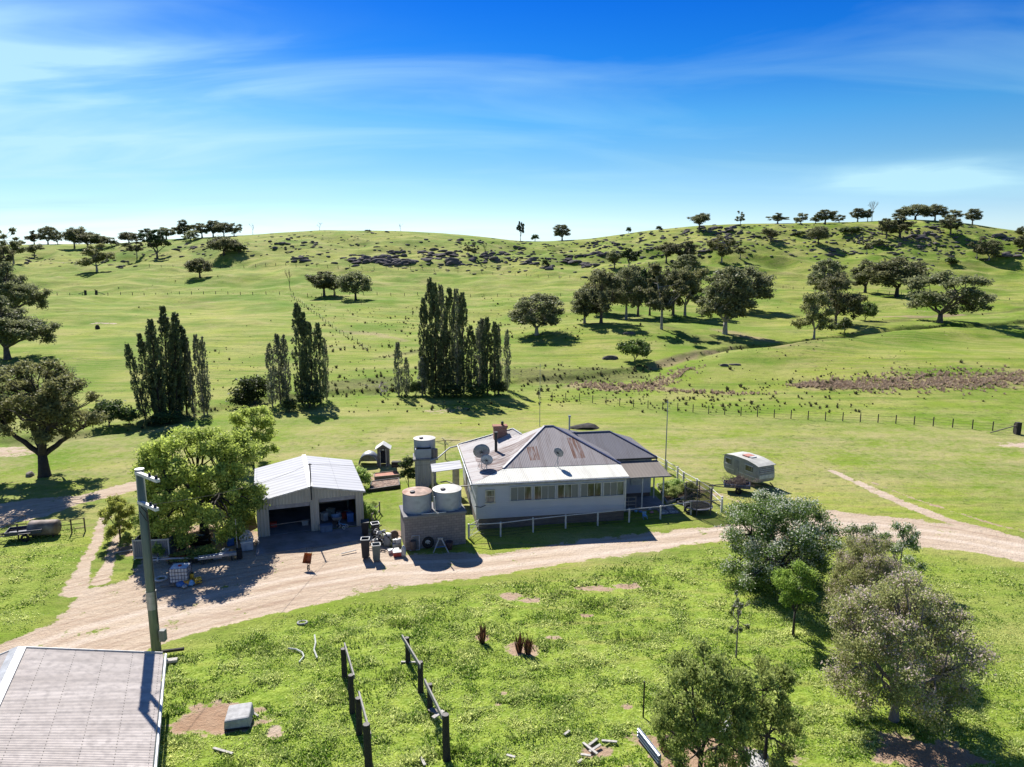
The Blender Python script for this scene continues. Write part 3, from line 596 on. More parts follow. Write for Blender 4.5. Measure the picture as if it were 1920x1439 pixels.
# side porch on the left wall
pr = MB().sheet(((-3.0, 7.2, 2.95), (-.25, 7.0, 3.25), (-.25, 9.4, 3.3), (-3.0, 9.6, 3.0)), .05).build('porch_roof', TIN_GAR, house, uvf=UTS)
for s_, t_ in ((-2.9, 7.3), (-2.9, 9.5), (-1.0, 7.3)): MB().box(s_ - .05, s_ + .05, t_ - .05, t_ + .05, 0, 3.0).build('porch_post', CREAM, house)
MB().box(-1.0, -.35, 9.3, 9.36, .1, 2.6).build('porch_screen', CREAM, house)
MB().box(.2, .27, 8, 8.9, .9, 3.0).build('door', WOOD, house); MB().box(.2, .27, 4.5, 5.6, 1.9, 3.0).build('window', CREAM, house)
# chimney, flues
ch = MB().box(3.1, 4.35, 10.3, 10.95, 4.9, 6.05).box(3.02, 4.43, 10.22, 11.03, 6.05, 6.25).build('chimney', BRICK, rl)
MB().lathe([(.12, 6.25), (.14, 6.5), (.10, 6.62), (.02, 6.64)], 12, c=(3.95, 10.6, 0)).build('chimney_pot', DARK, ch)
MB().tube([(2.85, 7.2, 4.6), (2.85, 7.2, 6.25)], .13, 12).build('flue', DARK, rl)
MB().tube([(2.85, 7.2, 6.25), (2.85, 7.2, 6.45)], .17, 12).build('flue_cowl', DARK, rl)
MB().tube([(10.4, 10.0, 5.0), (10.4, 10.0, 6.9)], .08, 10).tube([(10.4, 10.0, 6.9), (10.4, 10.0, 7.1)], .13, 10).build('flue', STEEL, r2)
MB().tube([(-.2, -.1, 3.9), (-1.2, .3, 3.75), (-2.1, 1.2, 3.95), (-2.6, .7, 4.05)], .05, 8).build('downpipe', DARK, house)
MB().tube([(-.2, 12.4, 3.9), (-1.0, 12.2, 3.8), (-2.2, 11.0, 3.2), (-3.0, 10.7, 3.0)], .07, 8).build('downpipe', STEEL, house)
MB().tube([(.1, .22, 2.0), (.6, .2, 1.9), (1.0, .2, 2.05)], .025, 6).build('cable', BLACK, house)

def dish(name, label, base, h, r, az, tilt, mat, mesh=True):
    t = thing(name, label, 'satellite dish', base, 0, 'satellite dishes on the house roof')
    MB().tube([(0, 0, -.15), (0, 0, h)], .035, 8).tube([(-.35, 0, -.1), (0, 0, h * .6)], .02, 6).build('mast', STEEL, t)
    prof = [(r * q, r * .28 * q * q) for q in (0, .25, .5, .75, 1.0)]; prof += [(r * q, r * .28 * q * q - .02) for q in (1.0, .75, .5, .25, .0)]
    m = MB().lathe(prof, 28)
    M = Matrix.Translation((0, 0, h)) @ Matrix.Rotation(az, 4, 'Z') @ Matrix.Rotation(tilt, 4, 'X')
    m.v = [tuple(M @ Vector(p)) for p in m.v]; b = m.build('reflector', mat, t, True)
    m = MB()
    for k in range(8):
        a = k * math.pi / 4; m.tube([(0, 0, -.06), (r * math.cos(a) * .97, r * math.sin(a) * .97, r * .235)], .016, 5)
    m.v = [tuple(M @ Vector(p)) for p in m.v]; m.build('rib', DARK, t)
    m = MB()
    for k in range(3):
        a = k * 2.09; m.tube([(r * math.cos(a) * .9, r * math.sin(a) * .9, r * .22), (0, 0, r * .9)], .012, 5)
    m.box(-.06, .06, -.06, .06, r * .85, r * .98); m.v = [tuple(M @ Vector(p)) for p in m.v]; m.build('feed_arm', DARK, t)
DM = P('dish_mesh_grey', (0.24, 0.25, 0.28), 0.6, 0.3)
dish('satellite_dish', 'largest satellite dish, dark mesh with spokes, at the left of the roof', HL(1.1, 3.6, 4.25), 1.35, .72, R(6), R(-72), DM)
dish('satellite_dish', 'smaller grey solid dish just in front of the large mesh dish', HL(1.45, 2.9, 4.2), 0.85, .52, R(-4), R(-74), P('dish_grey', (0.4, 0.41, 0.44)))
dish('satellite_dish', 'dark satellite dish on the pale strip of roof above the windows', HL(7.55, 2.5, 4.35), 1.2, .47, R(-35), R(-70), DM)

# masts
def mast(name, label, px, row, top, r=.035, extra=None, mat=STEEL):
    p = G(px, row); h = top_z(p, top); t = thing(name, label, 'mast', p)
    MB().tube([(0, 0, -.2), (0, 0, h)], [r, r * .6], 8).build('pole', mat, t)
    for z_, w_ in ((h * .98, .5), (h * .9, .35)): MB().tube([(-w_, 0, z_), (w_, 0, z_)], .012, 5).tube([(0, -w_, z_), (0, w_, z_)], .012, 5).build('aerial', mat, t)
    return p, h
mast('radio_mast', 'thin tall radio mast beside the right rear corner of the house', 1247, 888, 752, .07)
mast('radio_mast', 'thin pale mast rising behind the centre of the house roof', 1012, 800, 683, .05)

# ================================================================== GARAGE
GAa = R(19); GO = Vector((-20.25, 53.75, 0)); GW, GD, GE, GP = 8.35, 9.6, 3.0, 3.85
gar = thing('garage', 'cream double garage with both roller doors up and a pale zinc roof', 'garage', GO, GAa)
DEPTHW = .3
m = MB()
hw = GW / 2
m.box(0, .9, 0, .12, 0, GE).box(GW - .62, GW, 0, .12, 0, GE).box(4.1, 4.78, 0, .12, 0, GE + .02)
def zt(x): return GE + (GP - GE) * (1 - abs(x - hw) / hw)
for x0, x1 in ((.0, 4.1), (4.1, hw), (hw, 4.78), (4.78, GW)):
    zb0 = 2.62 if x0 < 4.0 else 2.62
    lo = 2.55 if x0 == 0 else (GE if x1 <= 4.78 else 2.72)
    xa = .9 if x0 == 0 else x0; xb = GW - .62 if x1 == GW else x1
    m.add([(xa, .002, lo), (xb, .002, lo), (xb, .002, zt(xb) - .04), (xa, .002, zt(xa) - .04), (xa, .11, lo), (xb, .11, lo), (xb, .11, zt(xb) - .04), (xa, .11, zt(xa) - .04)], [(0, 1, 2, 3), (7, 6, 5, 4), (0, 4, 5, 1), (3, 2, 6, 7)])
m.build('front_wall', CREAMRIB, gar, uvf=lambda v: (v.x, v.z))
MB().box(-.02, .08, .13, GD, 0, GE - .03).box(GW - .08, GW + .02, .13, GD, 0, GE - .03).box(.08, GW - .08, GD - .1, GD, 0, GE - .03).add([(.08, GD - .05, GE - .03), (GW - .08, GD - .05, GE - .03), (hw, GD - .05, GP - .06)], [(0, 1, 2)]).build('side_wall', CREAMRIB, gar, uvf=lambda v: (v.y + v.x, v.z))
MB().sheet(((-.2, -.15, GE - .02), (hw, -.15, GP), (hw, GD + .1, GP), (-.2, GD + .1, GE - .02)), .04).build('roof', TIN_GAR, gar, uvf=UTS)
rr_ = MB().sheet(((hw, -.15, GP), (GW + .2, -.15, GE - .02), (GW + .2, GD + .1, GE - .02), (hw, GD + .1, GP)), .04).build('roof', TIN_GAR, gar, uvf=UTS)
MB().bar((hw, -.17, GP + .03), (hw, GD + .12, GP + .03), .35, .05).build('ridge_cap', STEEL, rr_)
MB().bar((-.2, -.17, GE - .04), (hw, -.17, GP - .02), .04, .14).bar((hw, -.17, GP - .02), (GW + .2, -.17, GE - .04), .04, .14).build('barge_board', STEEL, gar)
for x0, x1, zh in ((.92, 4.08, 2.53), (4.8, GW - .64, 2.70)):
    d = MB().tube([(x0, .32, zh - .1), (x1, .32, zh - .1)], .19, 14).box(x0, x1, .16, .19, zh - .35, zh + .05); d.build('roller_door', P('roller_door_grey', (0.28, 0.28, 0.3), 0.5), gar)
MB().box(.3, GW - .3, .2, GD - .2, .0, .06).build('garage_floor', CONC, gar)
MB().tube([(hw + .05, -.3, GE - .2), (hw + .05, -.3, GP + 2.0)], .05, 8).tube([(hw - .15, -.3, GP + 1.9), (hw + .2, -.3, GP + 1.9)], .03, 6).build('service_mast', DARK, gar)
ap = MB().sheet([G(479, 1043), G(681, 1014), G(684, 989) + Vector((0, .2, 0)), G(482, 1010) + Vector((0, .2, 0))], .15)
ap.v = [(x, y, (.045 if z > -0.1 else -.12)) for x, y, z in ap.v]
tag(ap.build('concrete_apron', CONC), 'flat grey concrete slab in front of the garage', 'slab')
GLc = lambda s, t, z=0: Vector((GO.x + s * math.cos(GAa) - t * math.sin(GAa), GO.y + s * math.sin(GAa) + t * math.cos(GAa), z))
# things inside and at the mouth of the garage
def crate(name, label, cat, p, w, d, h, mat, rz=0, lid=None, group=None):
    t = thing(name, label, cat, p, rz, group)
    MB().box(-w / 2, w / 2, -d / 2, d / 2, 0, h * .85).build('tub', mat, t, bevel=.02)
    MB().box(-w / 2 - .03, w / 2 + .03, -d / 2 - .03, d / 2 + .03, h * .85, h).build('lid', lid or mat, t, bevel=.015)
    return t
crate('storage_tub', 'blue plastic tub by the middle post of the garage', 'storage tub', GLc(5.25, -.35, .05), .95, .6, .55, P('dull_blue_plastic', (0.09, 0.14, 0.22)), GAa)
def wheelbarrow(label, p, rz, tray, k=1.0):
    t = thing('wheelbarrow', label, 'wheelbarrow', p, rz)
    a = [(-.38, -.5), (.38, -.5), (.42, .45), (-.42, .45)]; b = [(-.2, -.3), (.2, -.3), (.25, .2), (-.25, .2)]
    m = MB(); vs = [(x, y, .72) for x, y in a] + [(x, y, .38) for x, y in b]
    m.add(vs, [(4, 5, 6, 7), (0, 4, 7, 3), (1, 5, 4, 0), (2, 6, 5, 1), (3, 7, 6, 2)]); m.build('tray', tray, t)
    MB().torus((0, .75, .22), (1, 0, 0), .17, .05).build('wheel', BLACK, t)
    MB().tube([(-.3, -1.0, .7), (-.22, -.3, .4), (-.08, .75, .22)], .02, 6).tube([(.3, -1.0, .7), (.22, -.3, .4), (.08, .75, .22)], .02, 6).tube([(-.22, -.35, .4), (-.25, -.45, 0)], .02, 6).tube([(.22, -.35, .4), (.25, -.45, 0)], .02, 6).build('frame', DARK, t)
    return t
wheelbarrow('grey wheelbarrow standing just inside the right garage doorway', GLc(6.2, .9, .06), R(200), STEEL)
wheelbarrow('rusty orange wheelbarrow tipped up alone on the dirt drive', G(583, 1061), R(175), ORANGE); _w = [o for o in COL.objects if o.get('label', '').startswith('rusty orange wheelb')][0]; _w.rotation_euler = (R(-62), 0, R(170)); _w.location.z += .5; _w.scale = (.78, .78, .78)
def trike(label, p, rz, mat):
    t = thing('childs_tricycle', label, 'tricycle', p, rz)
    for x, y, r in ((0, .35, .16), (-.22, -.3, .12), (.22, -.3, .12)): MB().torus((x, y, r + .02), (1, 0, 0), r, .03, 16, 6).build('wheel', WHITE, t)
    MB().tube([(0, .35, .18), (0, .3, .5), (0, .22, .62)], .02, 6).tube([(-.2, .22, .62), (.2, .22, .62)], .018, 6).tube([(0, .3, .42), (0, -.3, .3), ], .025, 6).tube([(-.22, -.3, .14), (.22, -.3, .14)], .02, 6).build('frame', mat, t)
    MB().box(-.1, .1, -.3, -.05, .32, .37).build('seat', mat, t, bevel=.02)
trike('small pale blue tricycle in the right garage doorway', GLc(6.55, -.15, .06), R(70), SKYBLUE)
random.seed(5)
bench = thing('workbench', 'long cluttered workbench in the dark right bay of the garage', 'workbench', GLc(6.2, 4.5, .06), GAa)
MB().box(-1.4, 1.4, -.35, .35, .82, .9).build('worktop', WOOD, bench)
for x in (-1.3, 1.3):
    for y in (-.28, .28): MB().box(x - .05, x + .05, y - .05, y + .05, 0, .82).build('leg', WOOD, bench)
for i, (s_, t_, c, nm) in enumerate(((5.3, 2.2, WHITE, 'white box'), (5.9, 3.0, CREAM, 'cream box'), (7.0, 2.0, RED, 'red toolbox'), (7.35, 1.2, BLUEP, 'dark blue box'), (6.6, 2.8, STEEL, 'silver metal box'), (7.3, 2.9, WHITE, 'white tall box'))):
    crate('box', nm + ' on the floor in the right bay of the garage', 'box', GLc(s_, t_, .06), random.uniform(.35, .6), .4, random.uniform(.35, .8), c, random.uniform(0, 3))
for s_, t_, c, nm in ((1.2, 2.0, RED, 'red box beside the left wall inside the garage'), (3.7, 1.6, STEEL, 'grey box by the middle post in the left garage bay')): crate('box', nm, 'box', GLc(s_, t_, .06), .5, .4, .4, c, .3)
m = MB(); m.tube([GLc(1.0, .5, .75), GLc(4.05, .5, .85)], .035, 8); tag(m.build('barrier_rail', WOOD), 'thin rail across the left garage doorway', 'rail')

# ================================================================== WATER TANKS
def tank(label, p, r, h, top, group='rainwater tanks'):
    t = thing('water_tank', label, 'water tank', p, 0, group)
    prof = [(r * .98, 0)]
    for i in range(int(h / .076) - 1): z_ = .04 + i * .076; prof += [(r, z_), (r - .018, z_ + .038)]
    prof += [(r, h - .03)]; MB().lathe(prof, 40).build('tank_wall', TANKM, t, True)
    MB().lathe([(r + .03, h - .05), (r + .03, h), (r * .6, h + .09), (0.0, h + .14)], 40).build('tank_top', top, t)
    MB().lathe([(.2, 0), (.2, .12), (0, .13)], 14, c=(-r * .25, -r * .45, h + .06)).build('inlet_strainer', DARK, t)
    return t
S0, S1 = Vector((-8.15, 51.3, 0)), Vector((-3.6, 52.6, 0)); SA = math.atan2(S1.y - S0.y, S1.x - S0.x)
st = thing('tank_stand', 'grey concrete block stand carrying the two front tanks', 'tank stand', S0, SA)
MB().box(0, 4.72, 0, 2.6, -.2, 2.55).build('block_wall', BLOCK, st); MB().box(-.08, 4.8, -.08, 2.68, 2.55, 2.70).build('slab', CONC, st)
def SL(x, y, z): return Vector((S0.x + x * math.cos(SA) - y * math.sin(SA), S0.y + x * math.sin(SA) + y * math.cos(SA), z))
tank('round tank with a rusty orange top on the block stand, left of two', SL(1.18, 1.3, 2.7), 1.12, 1.5, TANKRUST)
tank('round tank with a white top on the block stand, nearer the house', SL(3.55, 1.3, 2.7), 1.12, 1.5, TANKTOP)
tag(MB().tube([SL(2.3, -.05, 4.1), SL(2.35, -.1, 3.0), SL(2.45, -.12, 2.78), SL(3.2, .0, 2.76)], .045, 8).tube([SL(1.3, .05, 2.76), SL(2.4, -.1, 2.8)], .04, 8).build('overflow_pipe', WHITE), 'white overflow pipe between the two front tanks', 'pipe')
p = G(798, 915); B0 = Vector((p.x, p.y, 0))
bs = thing('tank_stand', 'tall grey iron clad stand under the rear tank', 'tank stand', B0, R(8))
MB().box(-.98, 1.05, 0, 1.9, -.1, 2.75).build('cladding', GREYRIB, bs, uvf=lambda v: (v.x + v.y, v.z)); MB().box(-1.15, 1.25, -.25, 2.1, 2.75, 2.9).build('slab', CONC, bs)
tank('tall round tank on the grey iron clad stand behind the others', B0 + Vector((-.15, 1.15, 2.9)), 1.05, 1.75, TANKTOP)
cb = thing('metal_cistern', 'open topped square iron cistern in front of the rear tank', 'cistern', B0 + Vector((.0, .25, 2.9)), R(8))
MB().box(-.95, .6, -.35, .15, 0, .95).build('tank_body', TANKM, cb, bevel=.04); MB().box(-.9, .55, -.3, .1, .95, 1.05).build('opening_shade', BLACK, cb)  # solid black block paints the shade inside the open top
tag(MB().lathe([(.28, 0), (.28, .9), (0, .95)], 16, c=tuple(B0 + Vector((.95, .2, 2.9)))).build('metal_drum', P('brown_drum', (0.2, 0.16, 0.15))), 'narrow brown drum beside the square cistern on the rear stand', 'drum')
p = G(424, 1000); tank('dark green tank half hidden between the big tree and the garage', Vector((-23.3, 58.3, 0)), 1.1, 2.4, TANKRUST)
for ch in [o for o in bpy.data.objects if o.parent and o.parent.get('label', '').startswith('dark green tank') and o.name.startswith('tank_wall')]:
    ch.data.materials[0] = P('dull_green_tank', (0.1, 0.15, 0.13), 0.5, dirt=(0.2, 0.19, 0.17))

# outhouse, half tank shelter, clothes hoist
p = G(719, 875); oh = thing('outhouse', 'narrow grey outhouse with a peaked white roof and open door', 'outhouse', p, R(6))
OG = P('outhouse_grey', (0.13, 0.12, 0.13))
MB().box(-.62, -.28, 0, .06, 0, 2.0).box(.28, .62, 0, .06, 0, 2.0).box(-.62, -.56, .06, 1.2, 0, 2.0).box(.56, .62, .06, 1.2, 0, 2.0).box(-.56, .56, 1.14, 1.2, 0, 2.0).add([(-.62, 0, 2.0), (.62, 0, 2.0), (0, 0, 2.42), (-.62, .06, 2.0), (.62, .06, 2.0), (0, .06, 2.42)], [(0, 1, 2), (5, 4, 3), (0, 3, 4, 1)]).build('wall', OG, oh)
MB().sheet(((-.85, -.2, 1.92), (0, -.2, 2.5), (0, 1.35, 2.5), (-.85, 1.35, 1.92)), .05).sheet(((0, -.2, 2.5), (.85, -.2, 1.92), (.85, 1.35, 1.92), (0, 1.35, 2.5)), .05).build('roof', WHITE, oh)
MB().box(-.34, -.27, -.03, -.002, 0, 1.95).box(.27, .34, -.03, -.002, 0, 1.95).box(-.14, .14, -.03, -.002, 1.78, 1.93).build('door_frame', P('grey_frame', (0.4, 0.4, 0.4)), oh)
p = G(690, 876); hp = thing('half_tank_shelter', 'tipped over iron tank used as a dark mouthed shelter', 'shelter', p, R(4))
m = MB(); n = 20; R1 = 1.0
vs = []
for y in (0, 1.7):
    for r in (R1, R1 - .03):
        for k in range(n + 1): a = R(-12) + (math.pi + R(24)) * k / n; vs.append((r * math.cos(a), y, .35 + r * math.sin(a)))
q = n + 1; fs = []
for k in range(n): fs += [(k, k + 1, 2 * q + k + 1, 2 * q + k), (q + k + 1, q + k, 3 * q + k, 3 * q + k + 1), (k + 1, k, q + k, q + k + 1)]
m.add(vs, fs); m.add([(R1 * math.cos(a) * .98, 1.68, .35 + R1 * math.sin(a) * .98) for a in [R(-12) + (math.pi + R(24)) * k / n for k in range(n + 1)]], [tuple(range(n + 1))])
m.build('shell', STEEL, hp, True)
p = G(835, 862); hs = thing('clothes_hoist', 'rotary clothes hoist behind the side porch', 'clothes hoist', p)
hh = top_z(p, 826); MB().tube([(0, 0, 0), (0, 0, hh)], .05, 8).build('pole', DARK, hs)
m = MB()
for k in range(4):
    a = k * math.pi / 2 + .3; c, s_ = math.cos(a), math.sin(a); m.tube([(0, 0, hh), (1.7 * c, 1.7 * s_, hh - .15)], .03, 6).tube([(0, 0, hh - .6), (.9 * c, .9 * s_, hh - .08)], .02, 6)
m.build('arm', DARK, hs)
m = MB()
for rr2 in (.7, 1.15, 1.6):
    pts = [(rr2 * math.cos(k * math.pi / 2 + .3), rr2 * math.sin(k * math.pi / 2 + .3), hh - .1) for k in range(5)]; m.tube(pts, .008, 4)
m.build('line', STEEL, hs)
# garden beds behind the garage
def bed(label, quad, mat, fill, h=.35):
    c = sum((Vector(q) for q in quad), Vector()) / 4; t = thing('garden_bed', label, 'garden bed', c)
    q = [Vector(v) - c for v in quad]; m = MB()
    for i in range(4): a, b = q[i], q[(i + 1) % 4]; m.bar((a.x, a.y, h / 2), (b.x, b.y, h / 2), .08, h)
    m.build('edging', mat, t); MB().sheet([(v.x * .96, v.y * .96, h - .08) for v in q], .1).build('soil', fill, t)
SOIL = P('reddish_mulch', (0.2, 0.13, 0.1), 0.95, sc=5, var=.5, bump=1.0, dirt=(0.33, 0.28, 0.22))
bed('raised garden bed under a rusty red sheet', [G(703, 900), G(750, 896), G(744, 889), G(702, 893)], WOOD, P('rusty_sheet', (0.35, 0.14, 0.09), 0.8))
bed('raised garden bed full of dry brown mulch', [G(693, 923), G(749, 916), G(748, 903), G(697, 908)], DARK, SOIL)
p = G(744, 888); t = thing('compost_bin', 'small black bin on a post behind the garden beds', 'bin', p)
MB().box(-.5, .5, -.3, .3, .7, 1.3).build('drum', BLACK, t, bevel=.06); MB().box(-.04, .04, -.04, .04, 0, .7).build('post', DARK, t)

# ================================================================== NEAR SHED, POLE
E0 = Z(300, 1231, 2.2); E1 = Z(278, 1439, 2.2); K0 = Z(38, 1213, 3.9)
ax = (E1 - E0).normalized(); wdir = Vector((ax.y, -ax.x, 0)); 
if wdir.dot(K0 - E0) < 0: wdir = -wdir
SW = 5.9; SLn = 11.0; rise = 1.7
shed = thing('machinery_shed', 'large pale corrugated iron shed roof in the lower left corner', 'shed', (E0.x, E0.y, 0), math.atan2(wdir.y, wdir.x))
loc = Matrix.Rotation(-math.atan2(wdir.y, wdir.x), 3, 'Z') @ ax; sg = 1 if loc.y > 0 else -1     # local +x to the ridge, y*sg toward the camera
def corr(name, x0, z0, x1, z1, mat, over=.25):
    V = []; Fq = []; ny = int(SLn / .076 * 6); ys_ = np.linspace(-over, SLn, ny); amp = .0095 * np.sin(ys_ * 2 * math.pi / .105)
    xs = np.linspace(0, 1, 7); d = math.hypot(x1 - x0, z1 - z0); nx, nz_ = -(z1 - z0) / d, (x1 - x0) / d
    if nz_ < 0: nx, nz_ = -nx, -nz_
    for u in xs:
        lap = .006 * (u * 6 % 2)
        for y_, a_2 in zip(ys_, amp): V.append((x0 + (x1 - x0) * u + nx * a_2, y_ * sg, z0 + (z1 - z0) * u + nz_ * a_2 + lap * 0))
    for i in range(len(xs) - 1):
        for j in range(ny - 1): q = [i * ny + j, (i + 1) * ny + j, (i + 1) * ny + j + 1, i * ny + j + 1]; Fq.append(q if sg < 0 else q[::-1])
    me = fastmesh(name, V, Fq, mat, smooth=True); return link(name, me, shed)
def shedmat():
    t = NT('old_zincalume_corrugated'); v = t.coord('Object'); n = t.noise(t.coord('Object', (0.35, 1.1, 1)), .9, 6, .6); n2 = t.noise(v, 3.5, 5)
    sp = t.n('ShaderNodeSeparateXYZ'); t.l(v, sp.inputs[0])
    c = t.mix(t.ramp(n, (.35, 0.0), (.65, 1.0)), (.52, .47, .435), (.41, .365, .335)); c = t.mix(t.ramp(n2, (.45, 0.0), (.7, .7)), c, (.30, .27, .255))
    st_ = t.math('FRACT', t.math('MULTIPLY', sp.outputs[1], 1 / .84)); c = t.mix(t.ramp(st_, (0.0, .35), (.06, 0.0), (.5, 0.0), (1.0, .25)), c, (.2, .18, .17))
    sc_ = t.math('PINGPONG', sp.outputs[0], .6); rowm = t.math('LESS_THAN', sc_, .018); ym = t.math('LESS_THAN', t.math('FRACT', t.math('MULTIPLY', sp.outputs[1], 1 / .21)), .35)
    c = t.mix(t.math('MULTIPLY', t.math('MULTIPLY', rowm, ym), .8), c, (.08, .075, .07))
    return t.done(t.bsdf(c, .8, 0, None, .2))
SHM = shedmat()
corr('roof', -.15, 2.2 - .04, SW, 2.2 + rise, SHM); corr('roof', SW * 2 + .15, 2.2 - .04, SW, 2.2 + rise, SHM)
MB().bar((SW - .16, -.27 * sg, 2.2 + rise + .015), (SW - .16, SLn * sg, 2.2 + rise + .015), .34, .03, up=(-.28, 0, 1)).bar((SW + .17, -.27 * sg, 2.2 + rise + .015), (SW + .17, SLn * sg, 2.2 + rise + .015), .34, .03, up=(.28, 0, 1)).build('ridge_cap', P('pale_ridge_cap', (.33, .34, .36), .5, 0), shed)
MB().bar((-.1, -.29 * sg, 2.17), (SW, -.29 * sg, 2.17 + rise), .05, .16).bar((SW, -.29 * sg, 2.17 + rise), (2 * SW, -.29 * sg, 2.17), .05, .16).build('barge_board', WHITE, shed)
MB().tube([(-.24, -.25 * sg, 2.1), (-.24, SLn * sg, 2.08)], .075, 10).build('gutter', STEEL, shed)
w_ = MB().box(.05, .1, min(0, SLn * sg), max(0, SLn * sg), -.2, 2.1).box(.1, 2 * SW - .1, min(0, .06 * sg), max(0, .06 * sg), -.2, 2.1).box(2 * SW - .1, 2 * SW - .05, min(0, SLn * sg), max(0, SLn * sg), -.2, 2.1)
w_.add([(.1, .0, 2.1), (2 * SW - .1, .0, 2.1), (SW, 0, 2.1 + rise - .06)], [(0, 1, 2)]).build('wall', GREYRIB, shed, uvf=lambda v: (v.x + v.y, v.z))
PB = Vector((-19.9, 36.6, 0)); pole = thing('power_pole', 'green treated power pole with two steel crossarms behind the near shed', 'power pole', PB)
PT = top_z(PB, 881)
GPOLE = (lambda t: t.done(t.bsdf(t.mix(t.ramp(t.noise(t.coord('Object', (6, 6, .5)), 1.2, 5), (.35, 0.0), (.7, 1.0)), (.10, .135, .105), (.17, .19, .15)), .85, 0, t.bump(t.noise(t.coord('Object', (9, 9, .4)), 2, 4), .5, .02))))(NT('treated_pine_green'))
MB().tube([(0, 0, -.3), (0, 0, PT)], [.26, .21], 18).build('pole', GPOLE, pole, True)
MB().tube([(0, 0, 2.9), (0, 0, 3.95)], .262, 18).build('metal_band', P('pale_tin_band', (.36, .35, .33), .5, .3), pole)
MB().tube([(0, 0, PT), (0, 0, PT + .05)], .24, 18).build('pole_cap', STEEL, pole)
for z_, l_ in ((PT - .12, 2.4), (PT - 1.75, 2.0)):
    ca = MB().box(-.1, .1, -l_ + .3, .3, -.08, .08); ar = ca.build('crossarm', P('pale_crossarm', (.55, .55, .55), .6), pole); ar.location = (.12, -.3, z_); ar.rotation_euler = (0, 0, R(52))
    for y_ in (-l_ + .5, -l_ * .5): MB().lathe([(.05, .07), (.09, .12), (.05, .16), (.09, .2), (.05, .25), (0, .28)], 12, c=(0, y_, 0)).build('insulator', DARK, ar)
MB().tube([(.27, -.1, PT - 2.2), (.3, -.15, 5.0), (.3, -.1, 2.0)], .03, 6).build('cable_conduit', DARK, pole)
MB().box(.3, .62, -.2, .12, 1.0, 1.65).build('meter_box', P('grey_meter_box', (.2, .21, .2)), pole, bevel=.02)
MB().tube([(.35, -.8, PT - 1.8), (.5, -.6, PT - 2.2), (.28, -.2, PT - 2.6)], .025, 6).tube([(.45, -1.2, PT - 1.85), (.6, -.9, PT - 2.5), (.28, -.2, PT - 2.8)], .02, 6).build('jumper_cable', BLACK, pole)
def wire(name, label, a, b, sag, r=.012):
    pts = [Vector(a).lerp(Vector(b), k / 24) - Vector((0, 0, sag * 4 * (k / 24) * (1 - k / 24))) for k in range(25)]
    tag(MB().tube(pts, r, 5).build(name, BLACK), label, 'wire')
wire('service_wire', 'thin black service wire from the power pole to the garage mast', PB + Vector((.5, -.8, PT - 1.7)), GLc(hw + .05, -.3, GP + 1.95), .5)
wire('service_wire', 'thin black service wire from the garage mast to the house roof', GLc(hw + .05, -.3, GP + 1.95), HL(2.9, 3.0, 5.1), .35, .01)
# wires to the far left line and to the right are too fine to see in the photograph beyond these

# ================================================================== FENCES
def post_fence(name, label, pts, h, w, mat, rails, railmat=None, wires=(), group=None, railr=.04):
    """pts: ground points of the posts"""
    t = thing(name, label, 'fence', pts[0], 0, group); o = Vector(pts[0]); L_ = [Vector(p) - o for p in pts]
    for i, p in enumerate(L_):
        hh = h * random.uniform(.96, 1.04)
        MB().box(p.x - w / 2, p.x + w / 2, p.y - w / 2, p.y + w / 2, p.z - .2, p.z + hh).build('post', mat, t)
    for z_ in rails:
        m = MB()
        for a, b in zip(L_[:-1], L_[1:]): m.tube([a + Vector((0, -w * .5, z_)), b + Vector((0, -w * .5, z_))], railr, 6)
        m.build('rail', railmat or mat, t)
    if wires:
        m = MB()
        for z_ in wires:
            for a, b in zip(L_[:-1], L_[1:]): m.tube([a + Vector((0, 0, z_)), b + Vector((0, 0, z_))], .012, 4, cap=False)
        m.build('wire', DARK, t)
    return t
random.seed(11)
FP = [G(*q) for q in ((878.9, 1009.8), (938.7, 1006.4), (999.5, 998.5), (1060.4, 991.6), (1120.5, 985.8), (1179.3, 979.6), (1237.8, 973.8), (1295, 965), (1352.6, 960.7))]
post_fence('yard_fence', 'white post and pipe rail fence along the front of the farmhouse', FP, 1.22, .13, WHITE, (1.16,), wires=(.1, .35, .6, .9))
FS = [G(*q) for q in ((1352.6, 958), (1333, 940), (1306, 922), (1281, 908), (1270, 899), (1249, 886), (1230, 876))]
post_fence('yard_fence', 'white rail fence running back along the right side of the farmhouse yard', FS, 1.3, .17, P('dirty_white_post', (.5, .49, .47)), (1.22, .75), wires=(.2, .45))
t = thing('yard_gate', 'white mesh gate beside the front corner of the farmhouse', 'gate', G(881, 1008), R(60))
MB().tube([(0, 0, .1), (1.3, 0, .1), (1.3, 0, 1.05), (0, 0, 1.05), (0, 0, .1)], .025, 6).build('gate_frame', WHITE, t); MB().tube([(0, 0, .1), (1.3, 0, 1.05)], .015, 5).tube([(0, 0, .55), (1.3, 0, .55)], .015, 5).build('brace', WHITE, t)
t = post_fence('picket_fence', 'old leaning wooden paling fence between the garage and the bins', [G(698, 985), G(704, 972), G(712, 962)], 1.0, .1, WOOD, (.85, .3))
